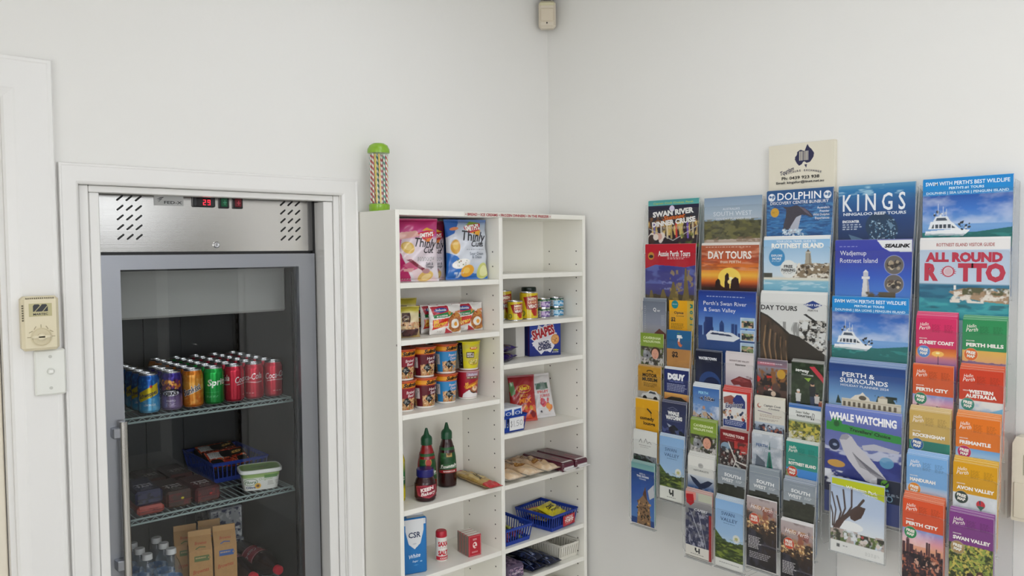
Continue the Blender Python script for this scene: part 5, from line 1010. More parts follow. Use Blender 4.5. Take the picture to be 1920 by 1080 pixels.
def c_sw(wide=False):
    c = DL('#7d8790', 0.15); c.grad([(0, '#848e98'), (.38, '#98a0a6'), (.385, '#2c2e26'), (1, '#22241e')]); c.tex(.35, .5, '#2c2e28', (6, 8), .55, 3); c.tex(.42, 1, '#3c4034', (14, 30), .55, 5, .7); c.text('SOUTH', .54, .20, .0100, '#e8eaea', bold=.03, fit=.058, rot=-3); c.text('WEST', .36, .30, .0100, '#e8eaea', bold=.03, fit=.042, rot=-3); c.small(.66, .9, .245, .30, 2, '#dfe2e4', .7); c.small(.2, .8, .06, .075, 1, '#b8c0c8', .5); return c
def c_swv():
    c = DL('#8fb4dc'); c.grad([(0, '#86aed8'), (.5, '#9ec0e2'), (.62, '#b8d0e4')]); c.poly([(0, .46), (.3, .60), (1, .66), (1, 1), (0, 1)], '#55692f'); c.hills(.60, .03, '#46562a', 5, 4); c.tex(.56, .9, '#8a9a3e', (5, 26), .54, 6, .8); c.tex(.56, .9, '#2a3618', (6, 34), .54, 7, .9); c.text('SWAN', .46, .225, .0115, '#2c4a78', bold=.0, fit=.046); c.text('VALLEY', .5, .31, .0115, '#2c4a78', bold=.0, fit=.060); c.small(.3, .75, .335, .355, 1, '#4a6a94'); c.ell(.76, .535, .125, '#dfe2da'); c.ell(.76, .535, .06, '#b8b878', .8); c.small(.67, .86, .56, .575, 1, '#8a8a80'); c.rect(0, .885, 1, 1, '#e4e4de'); c.small(.15, .9, .93, .955, 1, '#8a8a86'); return c
def c_swv_logo(): c = c_swv(); c.rect(0, .80, 1, 1, '#e2e3da'); c.poly([(.38, .83), (.44, .83), (.44, .88), (.52, .88), (.52, .83), (.58, .83), (.58, .93), (.52, .93), (.52, .90), (.44, .92), (.38, .88)], '#2a2c28'); c.small(.3, .7, .95, .97, 1, '#4a4c44'); return c
def c_hp():
    c = DL('#2a2422'); c.grad([(0, '#b0a4a4'), (.2, '#a89490'), (.34, '#7a5c4a'), (.5, '#3a2c28'), (1, '#1c1a1e')]); c.tex(.0, .2, '#5a4a48', (4, 5), .6, 2, .7); c.tex(.1, .5, '#b8854a', (10, 16), .55, 3, .7); c.tex(.12, .4, '#8a3a34', (5, 7), .62, 9, .7, .3, 1); c.tex(.2, .7, '#2c2220', (6, 10), .5, 5, .9); c.tex(.28, .44, '#e8c890', (18, 30), .66, 6); c.poly([(0, .45), (.5, .50), (.6, .62), (.2, 1), (0, 1)], '#1a181c'); c.ell(.7, .66, .36, '#56545c', .14); c.ell(.7, .67, .30, '#201f26', .11); c.tex(.45, 1, '#3c3a48', (8, 8), .6, 8, .7)
    c.text('Hello Perth', .50, .16, .0135, '#f0e8e4', bold=-.0, it=.35, fit=.072, rot=-2); c.ell(.26, .30, .175, '#f0e4d0', 1, .4); c.ell(.26, .30, .165, '#c84a2c'); c.text('FREE', .26, .292, .008, '#f4e8dc', bold=.05, fit=.022); c.text('GUIDE', .26, .335, .007, '#f4e8dc', bold=.05, fit=.024); c.small(.06, .5, .56, .74, 8, '#d8d4d4'); c.small(.1, .85, .78, .88, 4, '#b8b4b8'); return c
def c_cav():
    c = DL('#7f9a34', 0.155); c.grad([(0, '#7c9632'), (.29, '#8aa640'), (.30, '#6a7a40'), (1, '#5a6438')]); c.text('CAVERSHAM', .5, .13, .0085, '#dce4b4', bold=.03, fit=.074); c.text('WILDLIFE PARK', .5, .205, .0075, '#dce4b4', bold=.03, fit=.076); c.tex(.3, 1, '#3c3a34', (8, 14), .5, 3); c.tex(.34, 1, '#b0aca8', (9, 16), .6, 5); c.ell(.66, .40, .20, '#3c2a20', .8); c.ell(.64, .45, .15, '#e0a48a', 1.2); c.ell(.64, .52, .035, '#b86a5a', .35); c.ell(.59, .44, .011, '#4a3026', .8); c.ell(.69, .44, .011, '#4a3026', .8); c.ell(.64, .47, .02, '#d09478', 1.3); c.ell(.28, .48, .17, '#8a8c90', .9); c.ell(.2, .42, .07, '#a8aaae'); c.ell(.3, .5, .04, '#1c1c1e'); c.tex(.55, .9, '#d8d4d0', (10, 14), .6, 9, .9); return c
def c_quay(): c = DL('#6f7682'); c.grad([(0, '#69717f'), (.35, '#8a90a0'), (.55, '#a09c98'), (.6, '#a89a88'), (1, '#a0907a')]); c.text('Q', .52, .16, .012, '#eef0f2', bold=.02); c.text('uay', .62, .16, .007, '#eef0f2', 'l', .02, .3); c.poly([(.5, .52), (.72, .44), (1, .52), (1, .6), (.5, .6)], '#6a3a2c'); c.small(.06, .14, .08, .5, 12, '#b0b4bc', .5); c.small(.8, .95, .22, .4, 7, '#c0c4cc', .4); return c
def c_opt():
    c = DL('#e0a418', 0.175); c.ell(.24, .08, .14, '#1c8088'); c.small(.14, .34, .07, .09, 1, '#e0f0f0'); c.text('Optus', .40, .255, .0085, '#20262c', bold=.02, fit=.038); c.small(.3, .62, .29, .32, 1, '#5a4a20'); c.text('$2', .17, .40, .0135, '#1c2024', bold=.03); c.rect(0, .28, 1, .285, '#d09a14'); c.small(.08, .62, .44, .55, 4, '#6a5418'); c.rect(.74, 0, 1, 1, '#c8a844')
    for i, ch in enumerate('Mobile'): c.text(ch, .86, .10+.115*i, .016, '#1f8078', bold=.04, rot=-90)
    return c
def c_tel(): c = DL('#b8844a', 0.175); c.rect(0, 0, 1, .36, '#22608e'); c.tex(0, .36, '#2a6c9c', (5, 5), .6, 2, .5); c.text('T', .52, .21, .021, '#e6e8e6', bold=.04, it=.1); c.ell(.54, .24, .09, '#d87850', 1.5, rot=-20); c.ell(.60, .22, .06, '#22608e', 1.5, rot=-20); c.rect(.42, .12, .64, .15, '#e6e8e6'); c.ell(.48, .06, .06, '#5a8a5a', .3); c.text('$2', .34, .51, .0175, '#2c2018', bold=.04); c.line([(.2, .60), (.95, .62)], .0008, '#8a5a28'); c.small(.25, .9, .63, .72, 3, '#7a5020', .5); c.tex(.36, 1, '#c4904e', (4, 6), .58, 3, .5); return c
def c_motor(): c = DL('#b8882a', 0.165); c.tex(0, 1, '#c89a3c', (4, 6), .55, 2, .6); c.text('MOTOR', .52, .21, .0115, '#2a2218', bold=.04, fit=.062); c.text('MUSEUM', .52, .30, .0115, '#2a2218', bold=.04, fit=.064); c.ell(.52, .10, .14, '#3a2c14', .4); c.ell(.52, .11, .11, '#b8882a', .35); c.small(.25, .85, .34, .43, 3, '#4a3818'); c.hills(.52, .05, '#a8a49c', 4, 3); c.poly([(.12, .64), (.2, .57), (.4, .55), (.5, .49), (.8, .50), (.92, .58), (.95, .66)], '#d4d4d0'); c.ell(.3, .66, .09, '#1c1c1c', 1); c.ell(.76, .66, .09, '#1c1c1c', 1); c.poly([(.46, .55), (.53, .51), (.74, .515), (.8, .56)], '#3a4450'); return c
def c_dguy(): c = DL('#1f2c66', 0.165); c.text("DGUY", .5, .20, .0185, '#eceef2', bold=.09, fit=.070); c.text('CAR RENTAL', .5, .255, .005, '#7a88c8', fit=.06, bold=.02); c.small(.12, .92, .29, .45, 5, '#b8c0dc'); c.rect(0, .48, 1, 1, '#c8944a'); c.grad([(.48, '#e0b060'), (.6, '#b06a34'), (.62, '#3a2c28'), (1, '#4a3828')]); c.poly([(.1, .60), (.3, .55), (.7, .55), (.95, .62), (.9, .68), (.1, .66)], '#2a2624'); return c
def c_com(): c = DL('#dca31c', 0.165); c.tex(0, 1, '#e4b030', (3, 4), .55, 2, .5); c.text('comedy', .50, .42, .012, '#1c1a18', bold=.03, fit=.060); c.text('lounge', .60, .52, .012, '#1c1a18', bold=.03, fit=.050); c.line([(.52, .19), (.68, .26)], .0055, '#1c1a18'); c.line([(.66, .25), (.68, .33)], .002, '#1c1a18'); return c
def c_whale(): c = DL('#2a3050', 0.165); c.grad([(0, '#30344e'), (.4, '#2c3660'), (1, '#22306a')]); c.line([(.25, .12), (.45, .08), (.62, .12)], .001, '#8a90a8'); c.small(.3, .7, .13, .145, 1, '#8a90a8'); c.text('WHALE', .48, .24, .0120, '#f0f0ee', bold=.07, fit=.046); c.text('WATCHING', .50, .33, .0120, '#f0f0ee', bold=.07, fit=.066); c.small(.2, .8, .36, .375, 1, '#8a94b8'); c.poly([(.15, .5), (.5, .44), (.95, .6), (.9, .8), (.4, .62)], '#16202e'); c.poly([(.2, .42), (.4, .46), (.3, .5)], '#9aa4b8'); c.tex(.5, .9, '#5a6aa0', (8, 14), .6, 4, .6); return c
def c_arch(): c = DL('#d9dbd6', 0.165); c.line([(.25, .24), (.32, .17), (.38, .24)], .0016, '#1c2020'); c.line([(.46, .24), (.54, .15), (.62, .24), (.7, .2), (.78, .24)], .0014, '#1c2020'); c.small(.25, .8, .29, .31, 1, '#4a4c4c'); c.small(.3, .7, .33, .345, 1, '#6a6c6c'); c.rect(0, .50, 1, 1, '#7a8088'); c.tex(.5, 1, '#2c3430', (7, 12), .45, 3); c.ell(.55, .72, .42, '#15191a', .6); c.ell(.55, .76, .36, '#4a5a5c', .5); c.tex(.55, .9, '#2c4a3a', (8, 12), .55, 6); c.poly([(0, .66), (.4, .82), (.2, 1), (0, 1)], '#1c4a8a'); return c
def c_bell(): c = DL('#1f4484'); c.grad([(0, '#6a9a9a'), (.09, '#7aa8a4'), (.10, '#20407e'), (.4, '#2a58a4'), (.9, '#4a7ab8')]); c.text('BELL', .5, .18, .006, '#cfd8e8', fit=.026); c.text('THE SWAN', .5, .225, .007, '#e4e8f0', bold=.03, fit=.052); c.text('TOWER', .5, .265, .005, '#cfd8e8', fit=.03); c.poly([(.72, .42), (.98, .30), (1, .5), (.8, .56)], '#c0c4c8'); c.poly([(.3, .62), (.55, .5), (.8, .62), (.85, 1), (.25, 1)], '#8a6a4a'); c.blobs(50, (.28, .62, .82, 1), .05, ['#4a3420', '#c89a60', '#6a4c30', '#1c1410'], 4, .6); c.poly([(.5, .50), (.62, .36), (.7, .6)], '#5a3c2c'); return c
def c_water(): c = DL('#141d38', 0.17); c.grad([(0, '#10172c'), (1, '#1a2850')]); c.text('WATERTOWN', .46, .16, .009, '#e8eaf0', bold=.04, fit=.068); c.small(.4, .62, .19, .205, 1, '#6a7088'); c.ell(.55, .62, .42, '#24427a', 1); c.ell(.62, .66, .32, '#16224a', 1); c.text('A', .78, .66, .010, '#e8eaf0', bold=.03); return c
def c_sig(): c = DL('#cfc6c6', 0.165); c.grad([(0, '#d4cccc'), (.3, '#d8d0d0'), (.5, '#c0b4bc'), (1, '#c4b8bc')]); c.text('SIGNATURE VALLEY', .5, .15, .0055, '#6a5a5c', fit=.070); c.text('Experience', .54, .22, .006, '#4a3c3e', it=.2, fit=.036, bold=.02); c.poly([(.18, .52), (.5, .42), (.9, .46), (1, .6), (1, 1), (.80, 1), (.7, .66), (.5, .58), (.3, .6)], '#7c2c2e'); c.poly([(.3, .5), (.55, .44), (.86, .5), (.6, .53)], '#9c4848'); c.tex(.4, 1, '#5a1c20', (5, 8), .6, 4, .6, .5, 1); c.ell(.32, .7, .12, '#b09098', 1.4); return c
def c_ebike(): c = DL('#4a7cbc', 0.15); c.grad([(0, '#dfe4e8'), (.03, '#dfe4e8'), (.031, '#3a66a8'), (.4, '#6a94cc'), (1, '#5a7aa0')]); c.text('PERTH', .40, .17, .0085, '#9ad4ec', bold=.03, fit=.036); c.ell(.54, .265, .30, '#1f3a78', .22); c.ell(.54, .265, .27, '#4a78b8', .17); c.text('e bike', .54, .29, .0125, '#f0f2f4', bold=.07, it=.15, fit=.052); c.text('e bike', .54, .29, .0125, '#15204c', bold=.03, it=.15, fit=.050); clouds(c, .4, .8, 3, .6); c.poly([(.1, .7), (.45, .52), (.9, .72), (1, 1), (0, 1)], '#3a3c40'); c.ell(.42, .46, .05, '#c09078', 1.2); c.poly([(.34, .52), (.5, .52), (.56, .7), (.3, .7)], '#b8c0c8'); c.tex(.55, 1, '#c8a888', (10, 14), .6, 5); return c
def c_expl(): c = DL('#e0dedc', 0.155); c.rect(0, 0, 1, .05, '#c8342e'); c.rect(.86, 0, 1, 1, '#c03a34'); c.poly([(.02, .16), (.3, .1), (.6, .2), (.4, .3), (.04, .28)], '#9a5a50'); c.poly([(.36, .18), (.5, .08), (.66, .08), (.8, .2), (.8, .34), (.4, .34)], '#2c3a78'); c.text('Explorer', .42, .34, .015, '#e8e8ea', bold=.07, it=.3, rot=8, fit=.066); c.text('Explorer', .42, .34, .015, '#1c2a60', bold=.02, it=.3, rot=8, fit=.064); c.blobs(26, (.04, .42, .84, .58), .045, ['#b84a3a', '#d8c0a8', '#2c3a5a', '#8a6a4a', '#e0b8a8'], 4); c.rect(.02, .60, .84, .74, '#22387c'); c.small(.08, .8, .62, .72, 3, '#c8d0e4'); c.tex(.76, 1, '#b8a090', (8, 8), .55, 6, .8, .02, .84); return c
def c_walk(): c = DL('#7c1c22', 0.15); c.text('WALKING TOURS', .48, .13, .0085, '#e4d0c8', bold=.04, fit=.076, rot=-2); c.small(.2, .6, .16, .18, 1, '#c89a94'); c.grad([(.24, '#5a2c28'), (1, '#3a3230')]); c.ell(.2, .36, .18, '#8aa4b8', .8); c.tex(.2, .5, '#b83a34', (6, 8), .5, 3, 1, .5, 1); c.tex(.36, 1, '#2c2c2c', (8, 12), .5, 4, .9); c.tex(.4, 1, '#c8c4bc', (14, 20), .62, 6); c.line([(.3, .25), (.56, .62)], .0032, '#e4e0d8'); c.line([(.56, .62), (.98, .68)], .0032, '#e4e0d8'); c.line([(.56, .62), (.4, .9)], .0032, '#e4e0d8'); return c
def c_tail(): c = DL('#dcdcd6', 0.16); c.ell(.5, .17, .10, '#b0b0ac', .8); c.small(.44, .56, .15, .19, 2, '#6a6a68'); c.text('NATURALISTE', .52, .29, .0055, '#5a5a58', fit=.056, bold=.01); c.grad([(.38, '#ccd2d8'), (.62, '#3a5a8a'), (1, '#24406a')]); c.poly([(.08, .40), (.3, .44), (.5, .53), (.78, .44), (.96, .46), (.8, .56), (.62, .62), (.66, 1), (.38, 1), (.42, .62), (.2, .52)], '#1c2844'); c.tex(.62, 1, '#8a9ab8', (8, 16), .62, 4, .8); c.blobs(6, (.6, .76, 1, .9), .08, ['#b8a84a', '#3a3a2c'], 4); return c
def c_qr(): c = DL('#8a8a88'); c.grad([(0, '#b4b0ac'), (.3, '#7a7a80'), (.8, '#4a4c60'), (1, '#5a5448')]); c.rect(0, .0, .4, .12, '#d88a80'); c.poly([(.02, .05), (.3, .03), (.34, .16), (.2, .22), (.04, .18)], '#b01c24'); c.rect(.5, 0, 1, .12, '#b8bca8'); c.text('CAPERS', .6, .28, .008, '#e0e0e4', it=.3, fit=.05, bold=.02); c.tex(.26, .84, '#2c3050', (6, 14), .48, 5, .9); c.tex(.3, .84, '#a8a8b8', (12, 20), .64, 6, .8); c.line([(.2, .3), (.7, .8)], .0016, '#c8ccd8'); c.line([(.5, .3), (.8, .84)], .0014, '#c8ccd8'); c.rect(.90, .3, 1, 1, '#a02c2c'); c.rect(0, .83, .9, .99, '#e2ded4'); c.poly([(.36, .85), (.42, .85), (.42, .89), (.5, .89), (.5, .85), (.56, .85), (.56, .93), (.5, .93), (.5, .905), (.42, .92), (.36, .89)], '#1c1c1c'); c.small(.2, .75, .945, .965, 1, '#5a5a54'); return c
def c_red(): c = DL('#5a3a3a', 0.16); c.grad([(0, '#6a6470'), (.12, '#8a6a78'), (.14, '#8a8a94'), (.4, '#5a4038'), (1, '#2a1c18')]); c.rect(0, .05, .6, .10, '#b86a78'); c.small(.1, .9, .06, .09, 1, '#e0d8dc'); c.tex(.15, .5, '#8a5a30', (6, 8), .5, 3); c.tex(.25, .55, '#1c1414', (7, 9), .5, 5); c.ell(.8, .25, .14, '#c89a30', 1); c.tex(.3, .7, '#c82c24', (5, 8), .56, 7, 1, 0, .5); c.blobs(5, (.4, .58, .8, .72), .07, ['#c8a890', '#e0c4b0', '#241a18'], 4); c.poly([(.3, .76), (.46, .72), (.48, .84), (.32, .86)], '#d8b020'); c.ell(.5, .64, .30, '#1a1414', .35); c.ell(.55, .63, .08, '#d8c0a8'); return c
def c_seg2():
    c = DL('#22301f', 0.17); c.tex(0, 1, '#3a4a34', (6, 10), .5, 2, .8); c.poly([(.56, .06), (.72, .05), (1, .22), (1, .32)], '#c03a48'); c.text('segway', .34, .16, .0100, '#eef0ec', bold=.03, fit=.042, rot=-4); c.text('tours.com', .50, .215, .0065, '#dfe4dc', it=.2, fit=.036, rot=-4); c.poly([(.40, .26), (.62, .25), (.54, .32)], '#8ab03a')
    for u, v, s_, cc in ((.22, .50, 1., '#d0d0cc'), (.66, .36, 1.2, '#20242c'), (.80, .52, .9, '#c8c4c0'), (.92, .62, .8, '#a85a48')): c.ell(u, v, .05*s_, '#d0a488', 1.15); c.ell(u, v-.018*s_, .052*s_, '#d8d8d4' if s_ == 1 else '#1c2028', .7); c.poly([(u-.09*s_, v+.03), (u+.09*s_, v+.03), (u+.07*s_, v+.17*s_), (u-.07*s_, v+.17*s_)], cc); c.poly([(u-.06*s_, v+.17*s_), (u+.06*s_, v+.17*s_), (u+.05*s_, v+.36*s_), (u-.05*s_, v+.36*s_)], '#34405a'); c.ell(u, v+.38*s_, .06, '#16181a', 1.4)
    return c
def c_capt(): c = DL('#d8d4c8', 0.165); c.text('Captain Cook', .60, .15, .0065, '#3a3c48', it=.25, fit=.056, bold=.01); c.text('Cruises', .66, .20, .006, '#5a5a60', it=.2, fit=.036); c.ell(.16, .15, .07, '#a8503a', 1, .9); c.ell(.18, .14, .05, '#d8d4c8', 1); c.line([(.12, .245), (.58, .275)], .0018, '#5a3a6a'); c.small(.18, .95, .30, .36, 2, '#b09a88'); c.small(.16, .85, .38, .42, 2, '#8a7a70'); c.grad([(.45, '#b8c4d0'), (.6, '#5a6a84'), (.66, '#3a5a8a'), (1, '#4a78a8')]); c.tex(.5, .66, '#2c2a34', (12, 12), .52, 4); c.blobs(26, (.25, .5, .95, .62), .04, ['#9a5a48', '#d8b8a0', '#2c3048', '#6a3a3a', '#c8ccd4'], 6); c.tex(.66, 1, '#e0e8f0', (8, 14), .62, 5, .8); c.tex(.7, 1, '#1c3a6a', (6, 12), .55, 8, .8); return c
def c_bells(): c = DL('#d8dad6', 0.152); c.rect(0, 0, 1, .06, '#3a6aac'); c.text('Swan Valley', .44, .15, .0075, '#5a5e58', it=.2, fit=.044); c.text('tourist', .48, .21, .0075, '#3a3e3c', bold=.02, fit=.046); c.line([(.72, .23), (.75, .12), (.80, .14), (.78, .23)], .0014, '#2c3030'); c.ell(.71, .235, .022, '#2c3030', .8); c.ell(.77, .235, .022, '#2c3030', .8); c.rect(0, .285, 1, .66, '#8a9040'); c.grad([(.285, '#b0b8b4'), (.33, '#7a8a48'), (.5, '#8a8a3a'), (.6, '#a8a868'), (.66, '#c8c8a8')]); c.tex(.32, .66, '#c8b84a', (14, 20), .5, 3, .9); c.tex(.32, .66, '#3c4a24', (12, 18), .56, 5, .9); c.tex(.5, .66, '#e0dccc', (8, 14), .6, 8, .8); c.rect(0, .66, 1, 1, '#d4d6ce'); c.text("PERTH'S BIGGEST", .50, .74, .0068, '#3a3e3c', bold=.03, fit=.074); c.text('& BEST MINI GOLF', .50, .80, .0068, '#3a3e3c', bold=.03, fit=.076); return c
def c_stat(): c = DL('#9aa4ae', 0.16); c.grad([(0, '#b4bcc4'), (.4, '#98a2ae'), (1, '#7a8694')]); clouds(c, 0, .6, 3, .5); c.text('PERTH', .34, .24, .009, '#3a5a8a', bold=.02, fit=.038); c.text('BellTower', .46, .32, .013, '#c4ccd4', bold=.02, it=.2, fit=.060); c.poly([(.57, .28), (.60, .1), (.62, .28)], '#24605a'); c.poly([(.50, .60), (.56, .3), (.62, .3), (.70, .6), (.76, 1), (.46, 1)], '#1f7a68'); c.poly([(.55, .5), (.6, .36), (.66, .56), (.6, .8)], '#145248'); c.poly([(.16, .40), (.44, .52), (.5, .9), (.2, 1), (.1, .7)], '#5a6470'); c.rect(.2, .62, .45, 1, '#3a5a8a'); return c

# ---- A4 covers
def a_swan():
    c = A4('#1c1c30', 0.158); c.grad([(0, '#4a9a9a'), (.10, '#57a8a4'), (.101, '#20203e'), (.35, '#181828'), (.6, '#2a1c28'), (1, '#241820')]); c.text('Captain Cook Cruises, Perth', .5, .072, .0060, '#b8c84a', it=.1, fit=.165); c.ell(.48, .18, .05, '#d8d0e8', 1, soft=.01)
    c.tex(.35, .58, '#8a5a2c', (14, 8), .5, 3, .9); c.tex(.46, .75, '#e0c070', (22, 5), .58, 4, .9)
    for u, cc in ((.12, '#7a6ab0'), (.26, '#d8d0c0'), (.38, '#e8d8b0'), (.46, '#b8a060'), (.56, '#d83a30'), (.66, '#c8c070'), (.78, '#7a5ac0'), (.88, '#d8c8a0')): c.line([(u, .50), (u+.01, .80)], .0075, cc, .85)
    c.text('SWAN RIVER', .50, .315, .0175, '#f2f0ec', bold=.05, rot=4, fit=.170); c.text('Sunset', .52, .40, .0145, '#d8682a', bold=.03, it=.35, rot=5, fit=.095); c.text('DINNER CRUISE', .51, .515, .0165, '#f2f0ec', bold=.05, rot=5, fit=.180); c.small(.3, .85, .57, .62, 2, '#d8c8b8'); c.line([(.02, .6), (.5, .86)], .003, '#b8b4b0'); c.line([(.98, .56), (.5, .86)], .003, '#b8b4b0'); c.blobs(14, (.05, .75, .3, .9), .05, ['#d8a898', '#c04a3a', '#e8dcd0', '#3a2420'], 4); c.tex(.7, 1, '#6a7a2c', (8, 6), .55, 8, .9, .6, 1); return c
def a_sw():
    c = A4('#8fa6bc', 0.158); c.grad([(0, '#8298b0'), (.30, '#a4b6c6'), (.44, '#b4c0cc')]); c.hills(.47, .02, '#5c5a3c', 5, 3); c.tex(.44, .85, '#75703f', (10, 14), .5, 4, .8); c.tex(.45, .82, '#3a3c28', (12, 18), .56, 6, .8); c.hills(.84, .03, '#c8b4a4', 4, 8); c.tex(.8, .9, '#8a7058', (10, 16), .6, 9, .7); c.text("AUSTRALIA'S", .48, .26, .0070, '#dfe4ea', fit=.062); c.text('SOUTH WEST', .50, .375, .0145, '#e8ecf0', bold=-.005, fit=.140); c.text('HOLIDAY PLANNER 2025', .52, .455, .0068, '#e2e6ea', bold=.01, fit=.126); return c
def a_dolphin():
    c = A4('#2a5a94', 0.16); c.grad([(0, '#2c5484'), (.3, '#2a62a0'), (.6, '#2f74b0'), (1, '#2a6aa8')]); c.tex(.22, 1, '#1a4478', (9, 40), .52, 3, .7); c.tex(.25, 1, '#5a9ccc', (12, 50), .64, 5, .6); c.text('DOLPHIN', .50, .172, .0228, '#f2f4f6', bold=.01, fit=.138); c.text('DISCOVERY CENTRE BUNBURY', .50, .252, .0092, '#eef0f4', bold=.01, fit=.185)
    for u in (.08, .92): c.ell(u, .115, .055, '#e6eaee'); c.blobs(6, (u-.03, .1, u+.03, .14), .018, ['#2a5a94', '#5a7aa0'], 4)
    c.ell(.13, .40, .066, '#d0a02c', 1); c.small(.09, .17, .385, .415, 2, '#8a6a14')
    c.poly([(.25, .29), (.34, .31), (.46, .28), (.58, .33), (.66, .41), (.72, .50), (.69, .51), (.60, .465), (.54, .46), (.48, .52), (.42, .62), (.35, .72), (.26, .74), (.27, .62), (.30, .50), (.31, .36)], '#3f3c48'); c.poly([(.46, .50), (.54, .46), (.52, .56), (.48, .78), (.33, .82), (.38, .66)], '#b4b8c4'); c.poly([(.5, .3), (.6, .35), (.7, .5), (.6, .42)], '#6a6070'); c.blobs(60, (.25, .72, .6, .86), .012, ['#dce8f0', '#b8d0e0'], 6)
    for i, t in enumerate(("Australia's", 'Premier', 'Wild Dolphin', 'Experiences')): c.text(t, .95, .36+.062*i, .0066, '#f0f2f6', 'r', .01)
    return c
def a_kings():
    c = A4('#1f5a94', 0.156); c.grad([(0, '#5a94b8'), (.08, '#2f78ac'), (.3, '#1f5c98'), (.6, '#163f78'), (1, '#12305c')]); c.tex(0, .2, '#a8d0e0', (5, 14), .58, 2, .7); c.text('K I N G S', .47, .445, .048, '#eef2f6', bold=.012, fit=.172); c.text('NINGALOO REEF TOURS', .48, .525, .0078, '#e0e8f0', bold=.03, fit=.172); c.text('ENCOUNTER', .06, .655, .0070, '#f0f4f8', 'l', .04, fit=.048); c.small(.06, .32, .68, .80, 3, '#c8d4e4')
    c.ell(.58, .76, .22, '#1a3a58', .85, rot=35); c.blobs(110, (.42, .62, .78, .98), .007, ['#8ab0c8', '#5a88a8', '#b8d4e0'], 4); c.poly([(.64, .62), (.74, .72), (.70, .80)], '#6a8aa4'); c.poly([(.14, .86), (.34, .95), (.2, 1)], '#5a7a98'); return c
def a_swim():
    c = A4('#2a6ac0', 0.175); c.grad([(0, '#1c86cc'), (.242, '#1f8ad0'), (.243, '#1c56ac'), (.45, '#3a78cc'), (.70, '#7aa8dc'), (.78, '#6a9cd4'), (.781, '#1f7a78'), (1, '#14605e')]); clouds(c, .22, .66, 3, .35); c.text("SWIM WITH PERTH'S BEST WILDLIFE", .5, .090, .0098, '#eaf4fa', bold=.015, fit=.196); c.text("PERTH'S #1 TOURS", .5, .152, .0060, '#d4ecf8', bold=.03, fit=.082); c.text('DOLPHINS | SEA LIONS | PENGUIN ISLAND', .5, .218, .0062, '#d4ecf8', bold=.025, fit=.192); c.poly([(.3, .83), (1, .72), (1, 1), (0, 1), (0, .84)], '#1c6c6a'); boat(c, .04, .82, .48); c.tex(.8, .9, '#3a9a94', (10, 24), .6, 5, .6); return c
def a_aussie():
    c = A4('#3a3f86', 0.19); c.grad([(.3, '#3a4494'), (.5, '#3c3c84'), (.75, '#4a4a8a'), (1, '#3a3450')]); c.tex(.36, .7, '#6a78bc', (5, 10), .55, 3, .6); c.tex(.6, .8, '#8a90c0', (14, 24), .62, 4, .7, .3, .9); c.poly([(0, 0), (1, 0), (1, .36), (.8, .40), (.5, .375), (.2, .36), (0, .43)], '#b8182c'); c.ell(.12, .20, .062, '#c88a28', 1); c.ell(.12, .21, .045, '#2a1c18', .6); c.text('Aussie Perth Tours', .58, .205, .0185, '#f4f0ee', bold=.02, fit=.132, sx=.7); c.small(.45, .9, .22, .27, 2, '#f0c8c8'); c.hills(.90, .05, '#4a4030', 9, 3)
    for u, w, v in ((.80, .07, .42), (.56, .10, .66), (.36, .06, .80), (.12, .04, .82)): c.poly([(u-.01, v), (u+.02, v), (u+w, .9), (u+w*1.2, 1.), (u-w, 1.), (u-w*.5, .85)], '#75653a')
    c.tex(.45, 1, '#a8904a', (14, 10), .62, 8, .7, .5, 1); return c
def a_day():
    c = A4('#c8642a', 0.158); c.grad([(0, '#a85a40'), (.12, '#b05a38'), (.3, '#c8582c'), (.48, '#e8862c'), (.60, '#f4b840'), (.72, '#d86a20'), (.80, '#7a2c14'), (.86, '#30140e'), (1, '#1c0c0a')]); c.tex(.04, .5, '#e0a080', (5, 22), .58, 3, .5); c.tex(.1, .5, '#8a3420', (4, 18), .6, 5, .6); c.ell(.5, .66, .20, '#fbd860', .8, soft=.03); c.ell(.52, .70, .06, '#fff4c0', .8, soft=.008); c.small(.08, .92, .03, .05, 1, '#f4dcc8'); c.text('DAY TOURS', .5, .265, .0235, '#f4ece4', bold=.03, fit=.158); c.text('from PERTH', .52, .36, .0088, '#f0dcc0', it=.2, fit=.075)
    for u, w, v in ((.30, .06, .70), (.46, .05, .58), (.60, .09, .66)): c.poly([(u-w*.7, v+.03), (u, v-.03), (u+w*.6, v), (u+w, .92), (u-w, .92)], '#2c1210')
    c.ell(.5, .73, .03, '#ffe890', 1); return c
def a_river():
    c = A4('#1f3f94', 0.195); c.grad([(0, '#1c3484'), (.3, '#2a58b4'), (.6, '#6a98d4'), (.85, '#a8c4e0'), (1, '#3a5a8a')]); c.small(.15, .85, .075, .095, 1, '#c8d4ec'); c.text("Perth's Swan River", .47, .222, .0130, '#f0f2f8', bold=.0, fit=.158, sx=.8); c.text('& Swan Valley', .38, .328, .0130, '#f0f2f8', bold=.0, fit=.118, sx=.8); skyline(c, .72, .22, '#24407c', 5); c.rect(.12, .42, .26, .75, '#1c3470'); c.rect(.38, .52, .46, .75, '#24407c'); c.poly([(.38, .52), (.42, .46), (.46, .52)], '#24407c'); c.rect(0, .72, 1, 1, '#2a4a84'); c.poly([(.14, .72), (.22, .64), (.6, .66), (.74, .73), (.62, .80), (.16, .80)], '#dfe4ea'); c.poly([(.2, .70), (.26, .67), (.56, .69), (.62, .72)], '#2c3a5a')
    for v, seed in ((.40, 3), (.60, 6), (.80, 9)): c.rect(.74, v, .98, v+.17, '#c8dcec'); c.rect(.76, v+.012, .96, v+.158, '#8a9a6a'); c.tex(v+.012, v+.158, '#2c3030', (14, 18), .5, seed, 1, .76, .96); c.tex(v+.05, v+.158, '#d8b090', (18, 24), .6, seed+1, 1, .76, .96); c.rect(.76, v+.012, .96, v+.05, '#b8d4ec', .8)
    return c
